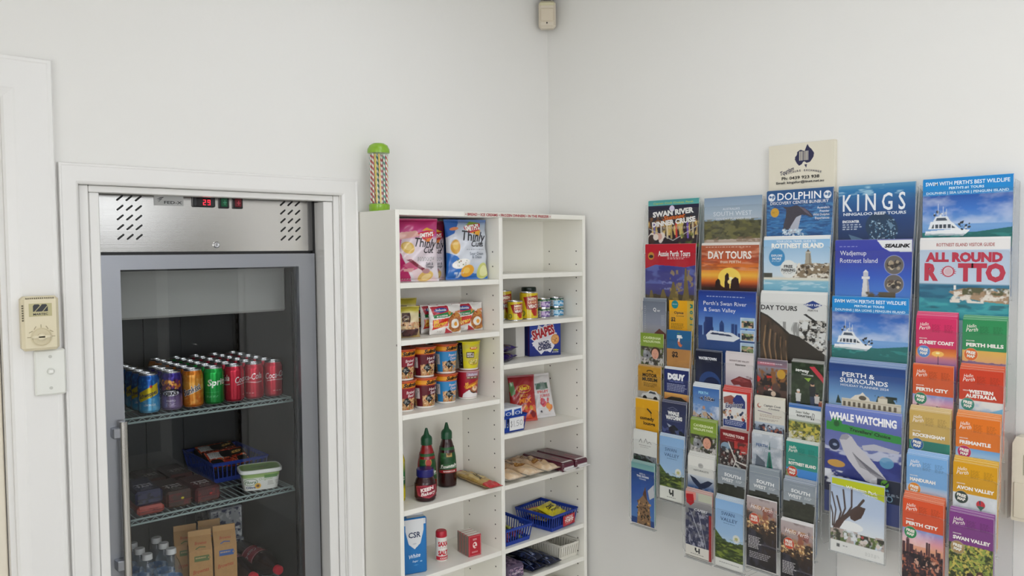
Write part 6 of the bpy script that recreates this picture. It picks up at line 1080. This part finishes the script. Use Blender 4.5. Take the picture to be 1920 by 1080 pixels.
def a_rott():
    c = A4('#a8cce8', 0.17); c.rect(0, 0, 1, .035, '#e4e8ea'); c.grad([(.035, '#8ab8dc'), (.4, '#b8d4ea'), (.66, '#d0e0ea'), (.72, '#d8d8cc'), (.76, '#8ac0d4'), (1, '#6ab0cc')]); c.text('YOUR LOCAL TRAVEL GUIDE TO', .5, .082, .0062, '#f0f4f6', fit=.125); c.text('ROTTNEST ISLAND', .52, .180, .0138, '#f6f6f2', bold=.05, fit=.165); c.poly([(.64, .46), (.65, .27), (.72, .27), (.74, .46)], '#a8a090'); c.rect(.645, .245, .725, .27, '#c8c0b0'); c.poly([(.66, .245), (.685, .20), (.71, .245)], '#6a6258'); c.rect(.70, .28, .72, .46, '#8a8274'); c.poly([(.46, .70), (.44, .54), (.6, .46), (.8, .44), (1, .47), (1, .70)], '#8a7860'); c.tex(.44, .70, '#e4ddd0', (20, 22), .52, 3, 1, .44, 1); c.tex(.44, .70, '#4a3c2c', (18, 20), .58, 5, 1, .44, 1); c.rect(0, .62, .14, .71, '#4a4a40'); c.rect(0, .70, 1, .735, '#e0dccc')
    c.ell(.21, .345, .125, '#3a8ec4', 1); c.text('EXPLORE', .21, .33, .0062, '#eaf4fa', bold=.03, fit=.036); c.text('MORE', .21, .385, .0062, '#eaf4fa', bold=.03, fit=.030); c.small(.13, .29, .40, .43, 2, '#c8e0f0'); c.ell(.39, .545, .125, '#e4e6e2', 1); c.text('FREE', .39, .525, .0085, '#3a3c40', bold=.03, fit=.028); c.text('PARKING', .39, .590, .0085, '#3a3c40', bold=.03, fit=.044); c.small(.31, .47, .60, .64, 2, '#8a8c8c'); c.tex(.76, 1, '#e0f0f4', (6, 26), .62, 9, .5); return c
def a_dayw():
    c = A4('#dadbd8', 0.205); c.text('DAY TOURS', .29, .235, .0142, '#1a1c20', bold=.025, fit=.118); c.poly([(.66, .14), (.80, .08), (.94, .14), (.80, .20)], '#1f3c84'); c.text('GRAY LINE', .80, .155, .0058, '#e8ecf4', bold=.03, fit=.050); c.text('PERTH', .80, .232, .0055, '#4a4c50', fit=.030); c.poly([(.66, .28), (.70, .27), (1.02, .47), (1.02, .50)], '#1c1c1c')
    c.tex(.36, 1, '#1c1816', (16, 22), .50, 4, 1, .6, 1); c.tex(.36, 1, '#c8c4bc', (26, 30), .58, 6, 1, .6, 1); c.rect(.55, .24, 1, .36, '#dadbd8', 0)
    c.poly([(0, .27), (.12, .32), (.3, .44), (.46, .57), (.6, .60), (.8, .72), (1, .84), (1, 1), (0, 1)], '#2c2722'); c.poly([(0, .3), (.14, .36), (.3, .48), (.44, .6), (.42, 1), (0, 1)], '#4c3c2e')
    for i, u in enumerate((.08, .16, .24, .32, .40)): c.line([(u, .48+.05*i), (u-.03+.01*i, .75), (u+.02, 1)], .005, '#a8845c', .7); c.line([(u+.03, .5+.05*i), (u+.01, .8), (u+.05, 1)], .006, '#2a201a', .7)
    c.tex(.4, 1, '#191613', (16, 4), .58, 9, .6, 0, .6); return c
def a_wadj():
    c = A4('#3a44a4', 0.16); c.grad([(0, '#4048a4'), (.3, '#3440a4'), (.6, '#2f5ac0'), (1, '#4a84d4')]); c.poly([(.56, 0), (1, 0), (1, .205), (.72, .19), (.63, .12)], '#e2e4e6'); c.text('SEALINK', .82, .125, .0095, '#16181c', bold=.05, it=.2, fit=.068); c.small(.06, .34, .10, .12, 1, '#a8b0dc'); c.text('Wadjemup', .07, .255, .0132, '#eef0f6', 'l', 0, fit=.074); c.text('Rottnest Island', .07, .385, .0132, '#eef0f6', 'l', 0, fit=.105)
    for u, v, seed in ((.78, .42, 3), (.78, .74, 7)): c.ell(u, v, .125, '#9aa4c8', 1); c.ell(u, v, .118, '#6a6460', 1); c.blobs(40, (u-.075, v-.055, u+.075, v+.055), .02, ['#3a3430', '#a89880', '#5a4c40', '#c8b89c', '#2a2624'], seed)
    c.poly([(.36, 1), (.385, .66), (.45, .66), (.48, 1)], '#dcdad8'); c.poly([(.43, .66), (.45, .66), (.48, 1), (.45, 1)], '#a8a4a8'); c.rect(.365, .62, .47, .665, '#e4e2e0'); c.rect(.385, .55, .45, .62, '#c8c8cc'); c.poly([(.38, .55), (.418, .50), (.455, .55)], '#e6e4e2'); c.tex(.88, 1, '#5a5040', (8, 10), .4, 5, 1, .4, .8); return c
def a_surr():
    c = A4('#2c4c8a', 0.14); c.grad([(0, '#6a88b8'), (.012, '#1f3c78'), (.25, '#2a5090'), (.6, '#6a98c8'), (1, '#a8c4d8')]); c.text('PERTH &', .40, .248, .0128, '#f0f2f4', bold=.02, fit=.090); c.text('SURROUNDS', .47, .365, .0128, '#f0f2f4', bold=.02, fit=.132); c.text('HOLIDAY PLANNER 2024', .48, .44, .0062, '#e4e8ee', bold=.01, fit=.132); B = '#d8d0bc'
    c.poly([(.62, .74), (.66, .56), (.74, .62), (.84, .56), (.9, .74)], '#2c3a2c'); c.tex(.55, .75, '#1c2a20', (14, 16), .5, 4, 1, .62, .9); c.poly([(.10, .80), (.13, .62), (.18, .80)], '#24382c'); c.rect(.18, .68, .95, 1, B); c.poly([(.30, .68), (.36, .60), (.46, .56), (.54, .62), (.56, .68)], '#e0d8c8'); c.poly([(.42, .58), (.46, .53), (.5, .58)], '#e8e0d0'); c.rect(.66, .60, .78, .80, B); c.poly([(.65, .60), (.72, .55), (.79, .60)], '#b8a890')
    for i in range(11): c.rect(.20+.066*i, .74, .235+.066*i, .83, '#6a6050')
    for i in range(8): c.ell(.24+.09*i, .91, .022, '#4a4438', 1.8)
    c.rect(.18, .705, .95, .72, '#b8ac94'); c.rect(.18, .85, .95, .862, '#b0a48c'); c.ell(.46, .64, .05, '#5a5244', .6); c.tex(.86, 1, '#2c3a24', (12, 10), .55, 6, 1, 0, .25); return c
def a_whale():
    c = A4('#5a6ab4', 0.238); c.grad([(0, '#6a7cc0'), (.2, '#5c68ac'), (.45, '#6a74ac'), (.55, '#2c3a8c'), (.72, '#34428c'), (.86, '#1c2248'), (1, '#161c3a')]); c.text('WHALE WATCHING', .50, .142, .0205, '#f2f2f4', bold=.05, fit=.185); c.poly([(.02, .17), (1, .23), (1, .315), (.02, .27)], '#2c8a3e'); c.ell(.16, .185, .075, '#2a8a3c', 1.1); c.ell(.16, .19, .04, '#1c5a2c', 1); c.text("Travellers' Choice", .60, .262, .0092, '#12301c', bold=.03, rot=-3, fit=.112)
    c.tex(.42, .55, '#c8ccdc', (8, 16), .55, 3, .8); c.tex(.5, .82, '#1c2a78', (5, 12), .55, 5, .9); c.poly([(.20, .37), (.23, .31), (.30, .29), (.37, .32), (.44, .40), (.56, .49), (.68, .60), (.80, .72), (.90, .84), (.56, .80), (.44, .70), (.33, .60), (.26, .50)], '#c4c2c8'); c.poly([(.20, .37), (.23, .31), (.30, .29), (.34, .32), (.30, .36)], '#9a98a2')
    for k in range(9): c.line([(.38+.03*k*.4, .50+.018*k), (.46+.05*k*.8, .56+.02*k), (.62+.03*k, .70+.012*k)], .0019, '#54535f', .8)
    c.poly([(.50, .40), (.66, .36), (.98, .40), (.96, .43), (.70, .43), (.52, .45)], '#b8b8c4'); c.ell(.13, .44, .075, '#1c2a4a', 1); c.ell(.14, .44, .03, '#8a9ab8', .6); c.tex(.74, .90, '#e4e6ec', (9, 14), .52, 8, .9); c.ell(.16, .66, .12, '#c89a4a', .4); c.ell(.82, .55, .09, '#5a9ac0', .8, .8)
    c.rect(.70, .74, 1, 1, '#1a2238'); c.ell(.80, .79, .05, '#5a9a2c', 1); c.line([(.77, .79), (.795, .805), (.84, .765)], .004, '#1a2238'); c.text('sea', .80, .87, .009, '#8ac0d8', fit=.022); c.small(.72, .98, .89, .92, 2, '#a8b8c8'); c.ell(.86, .95, .04, '#8ab0c4'); c.ell(.86, .95, .03, '#1a2238'); return c
def a_white():
    c = Cv(.148, .210, .0012, '#c8d4e0'); c.grad([(0, '#aebfd8'), (.4, '#b8c8e0'), (.66, '#d8dfe6'), (.80, '#e4e6e6')]); c.poly([(.02, .02), (1, .02), (1, .21), (.5, .12), (.02, .10)], '#b8c024'); c.ell(.36, .62, .26, '#eceeee', .35, soft=.02); c.text('Whiteman Park', .58, .135, .0085, '#f2f4ee', bold=.02, fit=.086, rot=-2); c.text('Map & Guide', .74, .175, .0045, '#e8ecf0', fit=.040)
    for x0, y0, x1, y1, x2, y2, w in ((.06, .70, .10, .44, .02, .22, .004), (.12, .66, .20, .46, .12, .26, .005), (.16, .62, .28, .40, .24, .16, .005), (.22, .58, .40, .36, .40, .12, .005), (.24, .56, .50, .36, .62, .24, .007), (.04, .66, .04, .5, .0, .40, .004), (.14, .60, .34, .46, .50, .36, .010)): c.line([(x0, y0), (x1, y1), (x2, y2)], w, '#4a3a36')
    c.poly([(.36, .46), (.56, .33), (.66, .34), (.62, .42), (.58, .48), (.46, .54), (.38, .52)], '#4a3630'); c.poly([(.05, .72), (.1, .6), (.2, .56), (.3, .52), (.14, .72)], '#55403a'); c.tex(.70, .86, '#5a6a3a', (9, 12), .44, 3); c.tex(.68, .85, '#b8a8a0', (14, 18), .58, 5); c.tex(.70, .86, '#3a3a30', (12, 14), .58, 7); c.blobs(8, (.5, .72, .95, .8), .03, ['#b84a48', '#d8ccc4', '#8a9a5a'], 4); c.rect(0, .845, 1, 1, '#e2e2de'); c.rect(.12, .885, .18, .93, '#5a5c5c'); c.small(.24, .34, .895, .92, 1, '#6a6c6c'); c.small(.66, .92, .91, .96, 3, '#9a9c98', .5); return c
def a_rotto():
    c = A4('#c8d4e0', 0.205); c.rect(0, 0, 1, .125, '#e2e0de'); c.text('ROTTNEST ISLAND VISITOR GUIDE', .52, .082, .0085, '#a84a48', fit=.135); c.grad([(.125, '#b8c8dc'), (.54, '#c4d4e4'), (.56, '#3a7a98'), (.7, '#2c7890'), (.82, '#2a8a98'), (1, '#2a94a0')])
    for w_, v, f in (('ALL ROUND', .268, .180),): c.text(w_, .5, v, .0225, '#c0344c', bold=.06, fit=f)
    c.text('R', .06, .50, .042, '#c0344c', 'l', .06, fit=.034); c.text('TTO', .96, .50, .042, '#c0344c', 'r', .06, fit=.108)
    for i in range(16):
        a = i*PI/8; p = lambda r, t: (.335+r*math.cos(t), .395+r*math.sin(t)*A4W/A4H); c.poly([p(.068, a-.16), p(.098, a), p(.068, a+.16)], '#c0344c')
    c.ell(.335, .395, .068, '#c0344c'); c.ell(.335, .395, .054, '#dcd6dc'); c.ell(.335, .395, .044, '#c85a6c', 1, .35)
    c.tex(.57, .8, '#1c5a78', (4, 14), .55, 3, .8); c.tex(.7, 1, '#4ab0b4', (5, 16), .55, 5, .6); c.poly([(.34, .65), (.5, .60), (.78, .62), (1, .64), (1, .78), (.74, .76), (.44, .70)], '#a88a6c'); c.tex(.6, .78, '#e4dcd0', (14, 18), .54, 6, 1, .36, 1); c.tex(.59, .68, '#5a5a3c', (12, 16), .52, 8, 1, .5, 1); c.rect(.40, .565, .425, .62, '#ece8e2'); c.tex(.80, .86, '#1a4a5c', (6, 20), .56, 9, .7); return c

# ------------------------------------------------------------------ literature racks and what stands in them
TH = .0016                                                     # one folded brochure
def brochure(name, cv, w, h, X, y, ztop, label, n=1, cat='brochure', step=.0026, dz0=0, back='#e6e4de', group=None, backlabel=None, bcol=None):
    """front copy with its printed cover, n-1 more behind it standing slightly higher"""
    b = MB(); b.box((-w/2, 0, 0), (w/2, TH, h), '#dedcd6', 'paper'); cv.mesh(b, flat(w, cv.h, -.0003, 0, h-cv.h), 'paper', off=.0004)
    if cv.h < h-.005: lo = cv.A[-1].mean(0); b.add([(-w/2, -.0003, 0), (w/2, -.0003, 0), (w/2, -.0003, h-cv.h), (-w/2, -.0003, h-cv.h)], [(0, 1, 2, 3)], np.tile(lo, (4, 1)), 'paper')
    o = tag(b.build(name, None, (X, y, ztop-h), -PI/2), label, cat)
    if n > 1:
        hc = bcol or back; b = MB(); b.box((-w/2, 0, 0), (w/2, TH*.8, h), hc, 'paper'); b.box((-w/2, -.0002, 0), (w/2, 0, h), hc, 'paper'); e_ = tuple(255*(.45+.55*q**.4545) for q in lin(hc)); b.box((-w/2, -.0003, h-.0005), (w/2, TH*.8, h+.0003), e_, 'paper'); p = None
        for i in range(1, n):
            loc = (X+i*(TH+.0004), y+.0006*math.sin(i*2.1+y*50), ztop-h+dz0+step*i+.0006*math.sin(i*3.7+y*90))
            if p is None: p = tag(b.build(name, None, loc, -PI/2), backlabel or label+' - copy behind it', cat, group)
            else: dup(p, loc)
    return o
def rack(name, yc, levels, label, zt):
    """levels = [(kind, X, ztop of what stands in it)]"""
    r = root(name, (0, yc, 0), label, 'brochure rack', -PI/2, 'clear brochure racks on the right wall'); hw = .1120; LV = [(k, X, min(q for q in z if q) if isinstance(z, tuple) else z) for k, X, z in levels]; m, e = 'acrylic', 'acrylic_edge'
    zb = min(z-(A4H if k == 'A4' else DLH if k == 'DL' else .21) for k, X, z in LV)
    b = MB(); b.box((-hw, -.0045, zb), (hw, -.0015, zt), m=m); b.build('back_panel', r)
    for s in (-1, 1):                                           # stepped outer cheeks
        P = [(-.002, zt)]; last = None
        for k, X, z in LV:
            if k == 'A5': continue
            zz = z-.012; P.append((X-.006, zz)); last = X
        P += [(last-.006, zb+.02), (last+.01, zb), (-.002, zb)]
        x0, x1 = (s*hw, s*(hw-.0022)); k = len(P)
        V = [(x0, p[0], p[1]) for p in P]+[(x1, p[0], p[1]) for p in P]
        b = MB(); b.add(V, [tuple(range(k)), tuple(range(2*k-1, k-1, -1))], m=m); b.add(V, [(i, i+k, (i+1) % k+k, (i+1) % k) for i in range(k)], m=e); b.build('side_panel', r)
    for kind, X, z in levels:
        if kind == 'A5': continue
        cols = [(-.1075, .1075)] if kind == 'A4' else [(-.1090, -.0035), (.0035, .1090)]; h = A4H if kind == 'A4' else DLH
        for (a0, a1) in cols:
            zc = z[0 if a0 < -.05 else 1] if isinstance(z, tuple) else z
            if zc is None: continue
            z0, z1 = zc-h-.008, zc-(.028 if kind == 'A4' else .032); yf = X-.0040; rr = .012
            b = MB(); pts = [(a0, z0), (a1, z0)]
            for cx, cz, t0 in ((a1-rr, z1-rr, 0), (a0+rr, z1-rr, 90)):
                for q in range(7): t = math.radians(t0+15*q); pts.append((cx+rr*math.cos(t), cz+rr*math.sin(t)))
            k = len(pts); V = [(p[0], yf, p[1]) for p in pts]+[(p[0], yf+.0022, p[1]) for p in pts]
            b.add(V, [tuple(range(k)), tuple(range(2*k-1, k-1, -1))], m=m); b.add(V, [(i, i+k, (i+1) % k+k, (i+1) % k) for i in range(k)], m=e)
            for s0 in (a0, a1-.0018):
                b.box((s0, yf+.0022, z0), (s0+.0018, X+.011, z1-.004), m=m); b.box((s0+.0001, yf+.0015, z1-.004), (s0+.0017, X+.011, z1-.003), m=e)
            b.box((a0, yf, z0-.002), (a1, X+.011, z0), m=e); b.build('pocket', r)
    return r
R1, R2, R3, R4, R5 = -.630, -.8605, -1.086, -1.312, -1.5405
XA = (-.030, -.047, -.062)
rack('brochure_rack', R1, [('A4', -.030, 1.829), ('A4', -.047, 1.679), ('DL', -.060, 1.489), ('DL', -.073, (1.377, 1.395)), ('DL', -.087, 1.265), ('DL', -.100, 1.153), ('DL', -.112, 1.045), ('DL', -.124, (.936, None))], 'clear rack nearest the corner, holding the swan river dinner cruise brochure at its top', 1.81)
rack('brochure_rack', R2, [('A4', -.030, 1.827), ('A4', -.046, 1.678), ('A4', -.062, 1.527), ('DL', -.076, 1.338), ('DL', -.090, 1.225), ('DL', -.104, (1.114, 1.101)), ('DL', -.118, (1.000, .990)), ('DL', -.130, .888)], 'clear rack second from the corner, holding the grey-blue coastal planner at its top', 1.81)
rack('brochure_rack', R3, [('A4', -.030, 1.834), ('A4', -.046, 1.696), ('A4', -.062, 1.529), ('DL', -.078, 1.330), ('DL', -.092, (1.215, 1.208)), ('DL', -.106, 1.105), ('DL', -.120, .990), ('DL', -.133, (.919, .876))], 'clear rack under the cream sign, holding the dolphin brochure at its top', 1.82)
rack('brochure_rack', R4, [('A4', -.030, 1.834), ('A4', -.047, 1.682), ('A4', -.062, 1.525), ('A4', -.078, 1.345), ('A4', -.098, 1.219), ('A5', -.117, 1.031)], 'clear rack of large brochures, holding the blue reef cover at its top', 1.81)
rack('brochure_rack', R5, [('A4', -.030, 1.836), ('A4', -.045, 1.680), ('DL', -.060, 1.480), ('DL', -.076, 1.357), ('DL', -.094, 1.240), ('DL', -.108, 1.128), ('DL', -.128, (1.016, 1.008))], 'rightmost clear rack, holding the coloured free-map brochures', 1.82)
b4 = []
def big(c, y, X, z, label, n=2, **k): return brochure('large_brochure', c, A4W, A4H, X, y, z, label, n, cat='brochure', **k)
def dl(c, rk, side, X, z, label, n=1, **k): return brochure('narrow_brochure', c, DLW, DLH, X, rk+side*-.0563, z, label, n, **k)
def behind(what): return dict(backlabel='spare copy right behind the '+what, group='copies behind the '+what)
big(a_swan(), R1, -.030, 1.829, 'large dark dinner cruise brochure with teal top band, left end of top row', **behind('dark dinner cruise brochure'), bcol='#57a8a4')
big(a_aussie(), R1, -.047, 1.679, 'large brochure with red top over purple rock pinnacles', **behind('red-topped pinnacles brochure'), bcol='#b8182c')
big(a_sw(), R2, -.030, 1.827, 'large grey-blue holiday planner with beach scrub, second in the top row', 1)
big(a_day(), R2, -.046, 1.674, 'large orange sunset day tours brochure with rock silhouettes', 3, dz0=.003, back='#dcd6ce', **behind('orange sunset brochure'))
big(a_river(), R2, -.062, 1.527, 'large blue river and valley brochure with city skyline and boat', **behind('blue skyline brochure'), bcol='#1c3484')
big(a_dolphin(), R3, -.030, 1.834, 'large blue brochure with a leaping dolphin, under the cream sign', **behind('leaping dolphin brochure'), bcol='#2c5484')
big(a_rott(), R3, -.046, 1.694, 'large pale blue island guide with lighthouse on rocks and free parking circle', 3, back='#e4e6e4', **behind('pale blue lighthouse-on-rocks guide'))
big(a_dayw(), R3, -.062, 1.527, 'large white day tours brochure with a dark whale-like rock wave', 4, back='#dfe0dc', **behind('white day tours brochure'))
big(a_kings(), R4, -.030, 1.834, 'large deep blue reef tours brochure with spotted whale shark, fourth in the top row', **behind('deep blue reef brochure'), bcol='#5a94b8')
big(a_wadj(), R4, -.047, 1.682, 'large violet-blue island brochure with white lighthouse and two round pictures', **behind('violet-blue lighthouse brochure'), bcol='#4048a4')
big(a_swim(), R4, -.062, 1.525, 'large blue wildlife swim brochure with white boat, the lower of the two alike', **behind('lower wildlife swim brochure'), bcol='#1c86cc')
big(a_surr(), R4, -.078, 1.340, 'large navy holiday planner with cream colonnaded building', 5, step=.0036, bcol='#7a94bc', **behind('navy holiday planner'))
big(a_whale(), R4, -.098, 1.219, 'large blue whale watching brochure with breaching whale', 3, bcol='#7a8ac8', **behind('breaching whale brochure'))
brochure('park_brochure', a_white(), .148, .210, -.1185, R4+.002, 1.031, 'medium park brochure with lime band and dark plant sculpture, low on the rack', 1)
big(a_swim(), R5, -.030, 1.836, 'large blue wildlife swim brochure with white boat, right end of top row', **behind('upper wildlife swim brochure'), bcol='#1c86cc')
big(a_rotto(), R5, -.045, 1.680, 'large visitor guide with big red lettering over a turquoise bay', 3, back='#e4e2e0', **behind('red-lettered visitor guide'))
# clear pocket in front of the tall whale brochure for the smaller park brochure
r = root('brochure_holder', (0, R4+.002, 0), 'small clear holder around the lime-banded park brochure', 'brochure holder', -PI/2)
b = MB(); b.box((-.0775, -.1225, .822), (.0775, -.1205, 1.005), m='acrylic'); b.box((-.0775, -.1225, 1.005), (.0775, -.1205, 1.006), m='acrylic_edge'); b.build('front_panel', r)
b = MB()
for x0 in (-.0775, .0757): b.box((x0, -.1205, .822), (x0+.0018, -.1145, 1.005), m='acrylic_edge')
b.box((-.0775, -.1225, .8185), (.0775, -.1145, .8205), m='acrylic_edge'); b.build('side_panel', r)
# --- rack 1 narrow ones (side -1 = left, +1 = right)
L_, R_ = -1, 1
def d1(c, rk, s, X, z, lab, n=1, col='#dcdad4', what=None, **k): return dl(c, rk, s, X, z, lab, n, bcol=col, **k, **(behind(what) if what else {}))
d1(c_quay(), R1, L_, -.060, 1.486, 'narrow grey-blue brochure fading to sand, left of the yellow phone card', 3, '#7a828e', 'grey-blue sand brochure', dz0=.006)
d1(c_opt(), R1, R_, -.060, 1.493, 'narrow yellow phone card with teal side lettering and a 2 dollar price')
d1(c_cav(), R1, L_, -.073, 1.377, 'narrow green-topped wildlife park brochure nearest the corner')
d1(c_tel(), R1, R_, -.073, 1.395, 'narrow blue and tan phone card with orange and white mark')
d1(c_motor(), R1, L_, -.087, 1.264, 'narrow mustard museum brochure with dark lettering', 3, '#b08a50', 'mustard museum brochure')
d1(c_dguy(), R1, R_, -.087, 1.265, 'narrow navy brochure with big white letters over a sunset car', 4, '#d4d8dc', 'navy car brochure')
d1(c_com(), R1, L_, -.100, 1.152, 'narrow plain yellow brochure with black microphone lettering', 2, '#e0c890', 'plain yellow brochure')
d1(c_whale(), R1, R_, -.100, 1.155, 'narrow dark navy whale watching brochure', 4, '#4a4e6a', 'dark navy whale brochure')
d1(c_arch(), R1, L_, -.112, 1.045, 'narrow white brochure with dark stone arch picture', 2, '#d4d6d0', 'white stone arch brochure')
d1(c_swv_logo(), R1, R_, -.112, 1.043, 'narrow pale blue vineyard brochure with white logo foot, in the corner-side rack', 4, '#b4c8dc', 'corner-side vineyard brochure', step=.0032)
d1(c_bell(), R1, L_, -.124, .936, 'narrow teal and blue bell tower brochure, lowest in the corner-side rack', 4, '#7aa4a0', 'teal bell tower brochure')
# --- rack 2
d1(c_water(), R2, L_, -.076, 1.335, 'narrow near-black navy brochure with a blue ring', 3, '#3a4258', 'navy ring brochure')
d1(c_sig(), R2, R_, -.076, 1.337, 'narrow pale brochure with dark red rock shapes', 3, '#ccc4c4', 'pale red-rock brochure')
d1(c_ebike(), R2, L_, -.090, 1.224, 'narrow blue bicycle brochure with white oval', 5, '#d4dade', 'blue bicycle brochure')
d1(c_expl(), R2, R_, -.090, 1.224, 'narrow white brochure with red edges and navy lettering', 6, '#c8423c', 'red-edged white brochure')
d1(c_cav(), R2, L_, -.104, 1.114, 'narrow green-topped wildlife park brochure in the second rack from the corner', 4, '#8aa048', 'second-rack wildlife brochure')
d1(c_walk(), R2, R_, -.104, 1.101, 'narrow dark red walking tours brochure with white star lines', 3, '#a89088', 'dark red walking brochure')
d1(c_tail(), R2, L_, -.118, 1.000, 'narrow white brochure with a dark whale tail', 6, '#d2d2cc', 'white whale tail brochure')
d1(c_sw(), R2, R_, -.118, .989, 'narrow grey forest brochure right of the whale tail one', 2, '#88929a', 'grey forest brochure by the whale tail')
d1(c_qr(), R2, L_, -.130, .887, 'narrow grey-violet brochure with red badge and red side, lowest row', 5, '#c09a90', 'red-badged brochure')
d1(c_swv(), R2, R_, -.130, .887, 'narrow pale blue vineyard brochure in the lowest row of the second rack', 5, '#b4c4d4', 'lowest vineyard brochure', step=.0032)
# --- rack 3
d1(c_red(), R3, L_, -.078, 1.329, 'narrow dark collage brochure with red and gold patches', 2, '#8a7a84', 'dark red-gold collage')
d1(c_seg2(), R3, R_, -.078, 1.331, 'narrow dark green brochure of people on two-wheelers with pink corner stripe', 4, '#8a8a84', 'dark green two-wheeler brochure')
d1(c_capt(), R3, L_, -.092, 1.215, 'narrow cream brochure with a crowd on a boat over blue water', 3, '#d8d2be', 'cream boat crowd brochure')
d1(c_bells(), R3, R_, -.092, 1.208, 'narrow white mini golf brochure with blue top edge and yellow-green garden', 2, '#4a78b8', 'white mini golf brochure')
d1(c_stat(), R3, L_, -.106, 1.108, 'narrow grey sky brochure with a green spire', 4, '#c4c8c8', 'grey green-spire brochure')
d1(hmap('#2a8a7c', ['ROTTNEST ISLAND'], '#c8402c', im_rott), R3, R_, -.106, 1.102, 'narrow teal free-map brochure with red badge in the rack under the sign', 4, '#c8d0c8', 'teal map brochure')
d1(c_sw(), R3, L_, -.120, .992, 'left grey forest brochure of the adjoining pair in the rack under the sign', 3, '#88929a', 'left grey forest brochure', dz0=.014)
d1(c_sw(), R3, R_, -.120, .988, 'right grey forest brochure of the pair, in front of a thick stack', 6, '#8a96a6', 'right grey forest brochure')
d1(c_hp(), R3, L_, -.133, .919, 'narrow dark city night guide with orange badge, left and higher one', 2, '#d8d4d4', 'left dark city guide')
d1(c_hp(), R3, R_, -.133, .874, 'narrow dark city night guide with orange badge, right and lower one', 4, '#d8d4d4', 'right dark city guide')
# --- rack 5: the free maps
d1(hmap('#d02c62', ['SUNSET COAST'], '#5a8cc8', im_sunset), R5, L_, -.060, 1.478, 'narrow pink free-map brochure with blue badge', 6, '#d43a6c', 'pink map brochure', dz0=.004)
d1(hmap('#2c8a54', ['PERTH HILLS'], '#dc6a28', im_hills), R5, R_, -.060, 1.480, 'narrow green free-map brochure with orange badge', 5, '#4a9a68', 'green map brochure')
d1(hmap('#d0582c', ['PERTH CITY'], '#2c8060', im_city), R5, L_, -.076, 1.357, 'upper orange free-map brochure with green badge, under the pink one', 2, '#d87048', 'upper orange city map brochure')
d1(hmap('#c83e22', ['WESTERN', 'AUSTRALIA'], '#3a8878', im_wa), R5, R_, -.076, 1.357, 'narrow red-orange free-map brochure with two-line title', 6, '#d4562e', 'red-orange two-line map brochure')
d1(hmap('#c4a45c', ['ROCKINGHAM'], '#1f5a9c', im_reef), R5, L_, -.094, 1.240, 'narrow sand free-map brochure with dark blue badge', 6, '#d0b478', 'sand map brochure')
d1(hmap('#de7420', ['FREMANTLE'], '#b82c62', im_port), R5, R_, -.094, 1.240, 'narrow bright orange free-map brochure with magenta badge', 7, '#e0853c', 'bright orange map brochure')
d1(hmap('#78a8d8', ['MANDURAH'], '#e08a24', im_river), R5, L_, -.108, 1.126, 'narrow light blue free-map brochure with amber badge', 6, '#86b0dc', 'light blue map brochure')
d1(hmap('#d49a14', ['AVON VALLEY'], '#33433c', im_balloon), R5, R_, -.108, 1.129, 'narrow golden yellow free-map brochure with balloon', 6, '#d8a628', 'golden map brochure')
d1(hmap('#d4522c', ['PERTH CITY'], '#2c8a54', im_city), R5, L_, -.128, 1.016, 'lower orange free-map brochure with green badge over a dusk city, lowest row', 7, '#d86a40', 'lower orange city map brochure')
d1(hmap('#7c3a80', ['SWAN VALLEY'], '#a88a5a', im_vine), R5, R_, -.128, 1.008, 'narrow purple free-map brochure with tan badge over vines', 5, '#8a4c90', 'purple map brochure')

# ------------------------------------------------------------------ the cream sign above the racks
c = Cv(.208, .150, .0009, '#dcd6c4')
AU = [(.46, .42), (.42, .44), (.385, .40), (.355, .335), (.36, .29), (.385, .26), (.39, .215), (.425, .19), (.45, .185), (.475, .20), (.50, .21), (.51, .185), (.525, .14), (.545, .10), (.565, .15), (.60, .185), (.64, .25), (.635, .31), (.605, .36), (.58, .395), (.53, .405), (.50, .375), (.48, .385)]
AU = [((u-.5)*1.02+.5+.06, (v-.10)*1.22+.03) for u, v in AU]
c.poly(AU, '#26264a'); c.poly([(.555, .425), (.60, .425), (.585, .50)], '#26264a')
for u in (.485, .505, .525, .548, .568, .588, .61): c.line([(u, .17), (u, .34)], .0021 if u not in (.548,) else .0012, '#dcd6c4')
c.text('Tourism', .30, .565, .0120, '#26264a', bold=.02, it=.35, rot=18, fit=.046)
for i, ch in enumerate('BROCHURE EXCHANGE'):
    t = (i-8)/8; c.text(ch, .53+.275*t*1.0, .560+.055*t*t-.0, .0060, '#26264a', bold=.02, rot=-14*t)
c.text('Ph: 0439 923 938', .50, .705, .0092, '#1f2024', bold=.02, fit=.120); c.text('Email: kingsfor@iinet.net.au', .49, .785, .0072, '#1f2024', bold=.02, fit=.152)
b = MB(); b.box((-.104, -.0165, 0), (.104, 0, .150), '#dcd6c4', 'plastic', .001); c.mesh(b, flat(.207, .149, -.0169, 0, .0005), 'plastic', off=.0004)
tag(b.build('wall_sign', None, (-.0005, -1.0835, 1.823), -PI/2), 'cream sign with navy map emblem and phone number above the racks', 'sign')
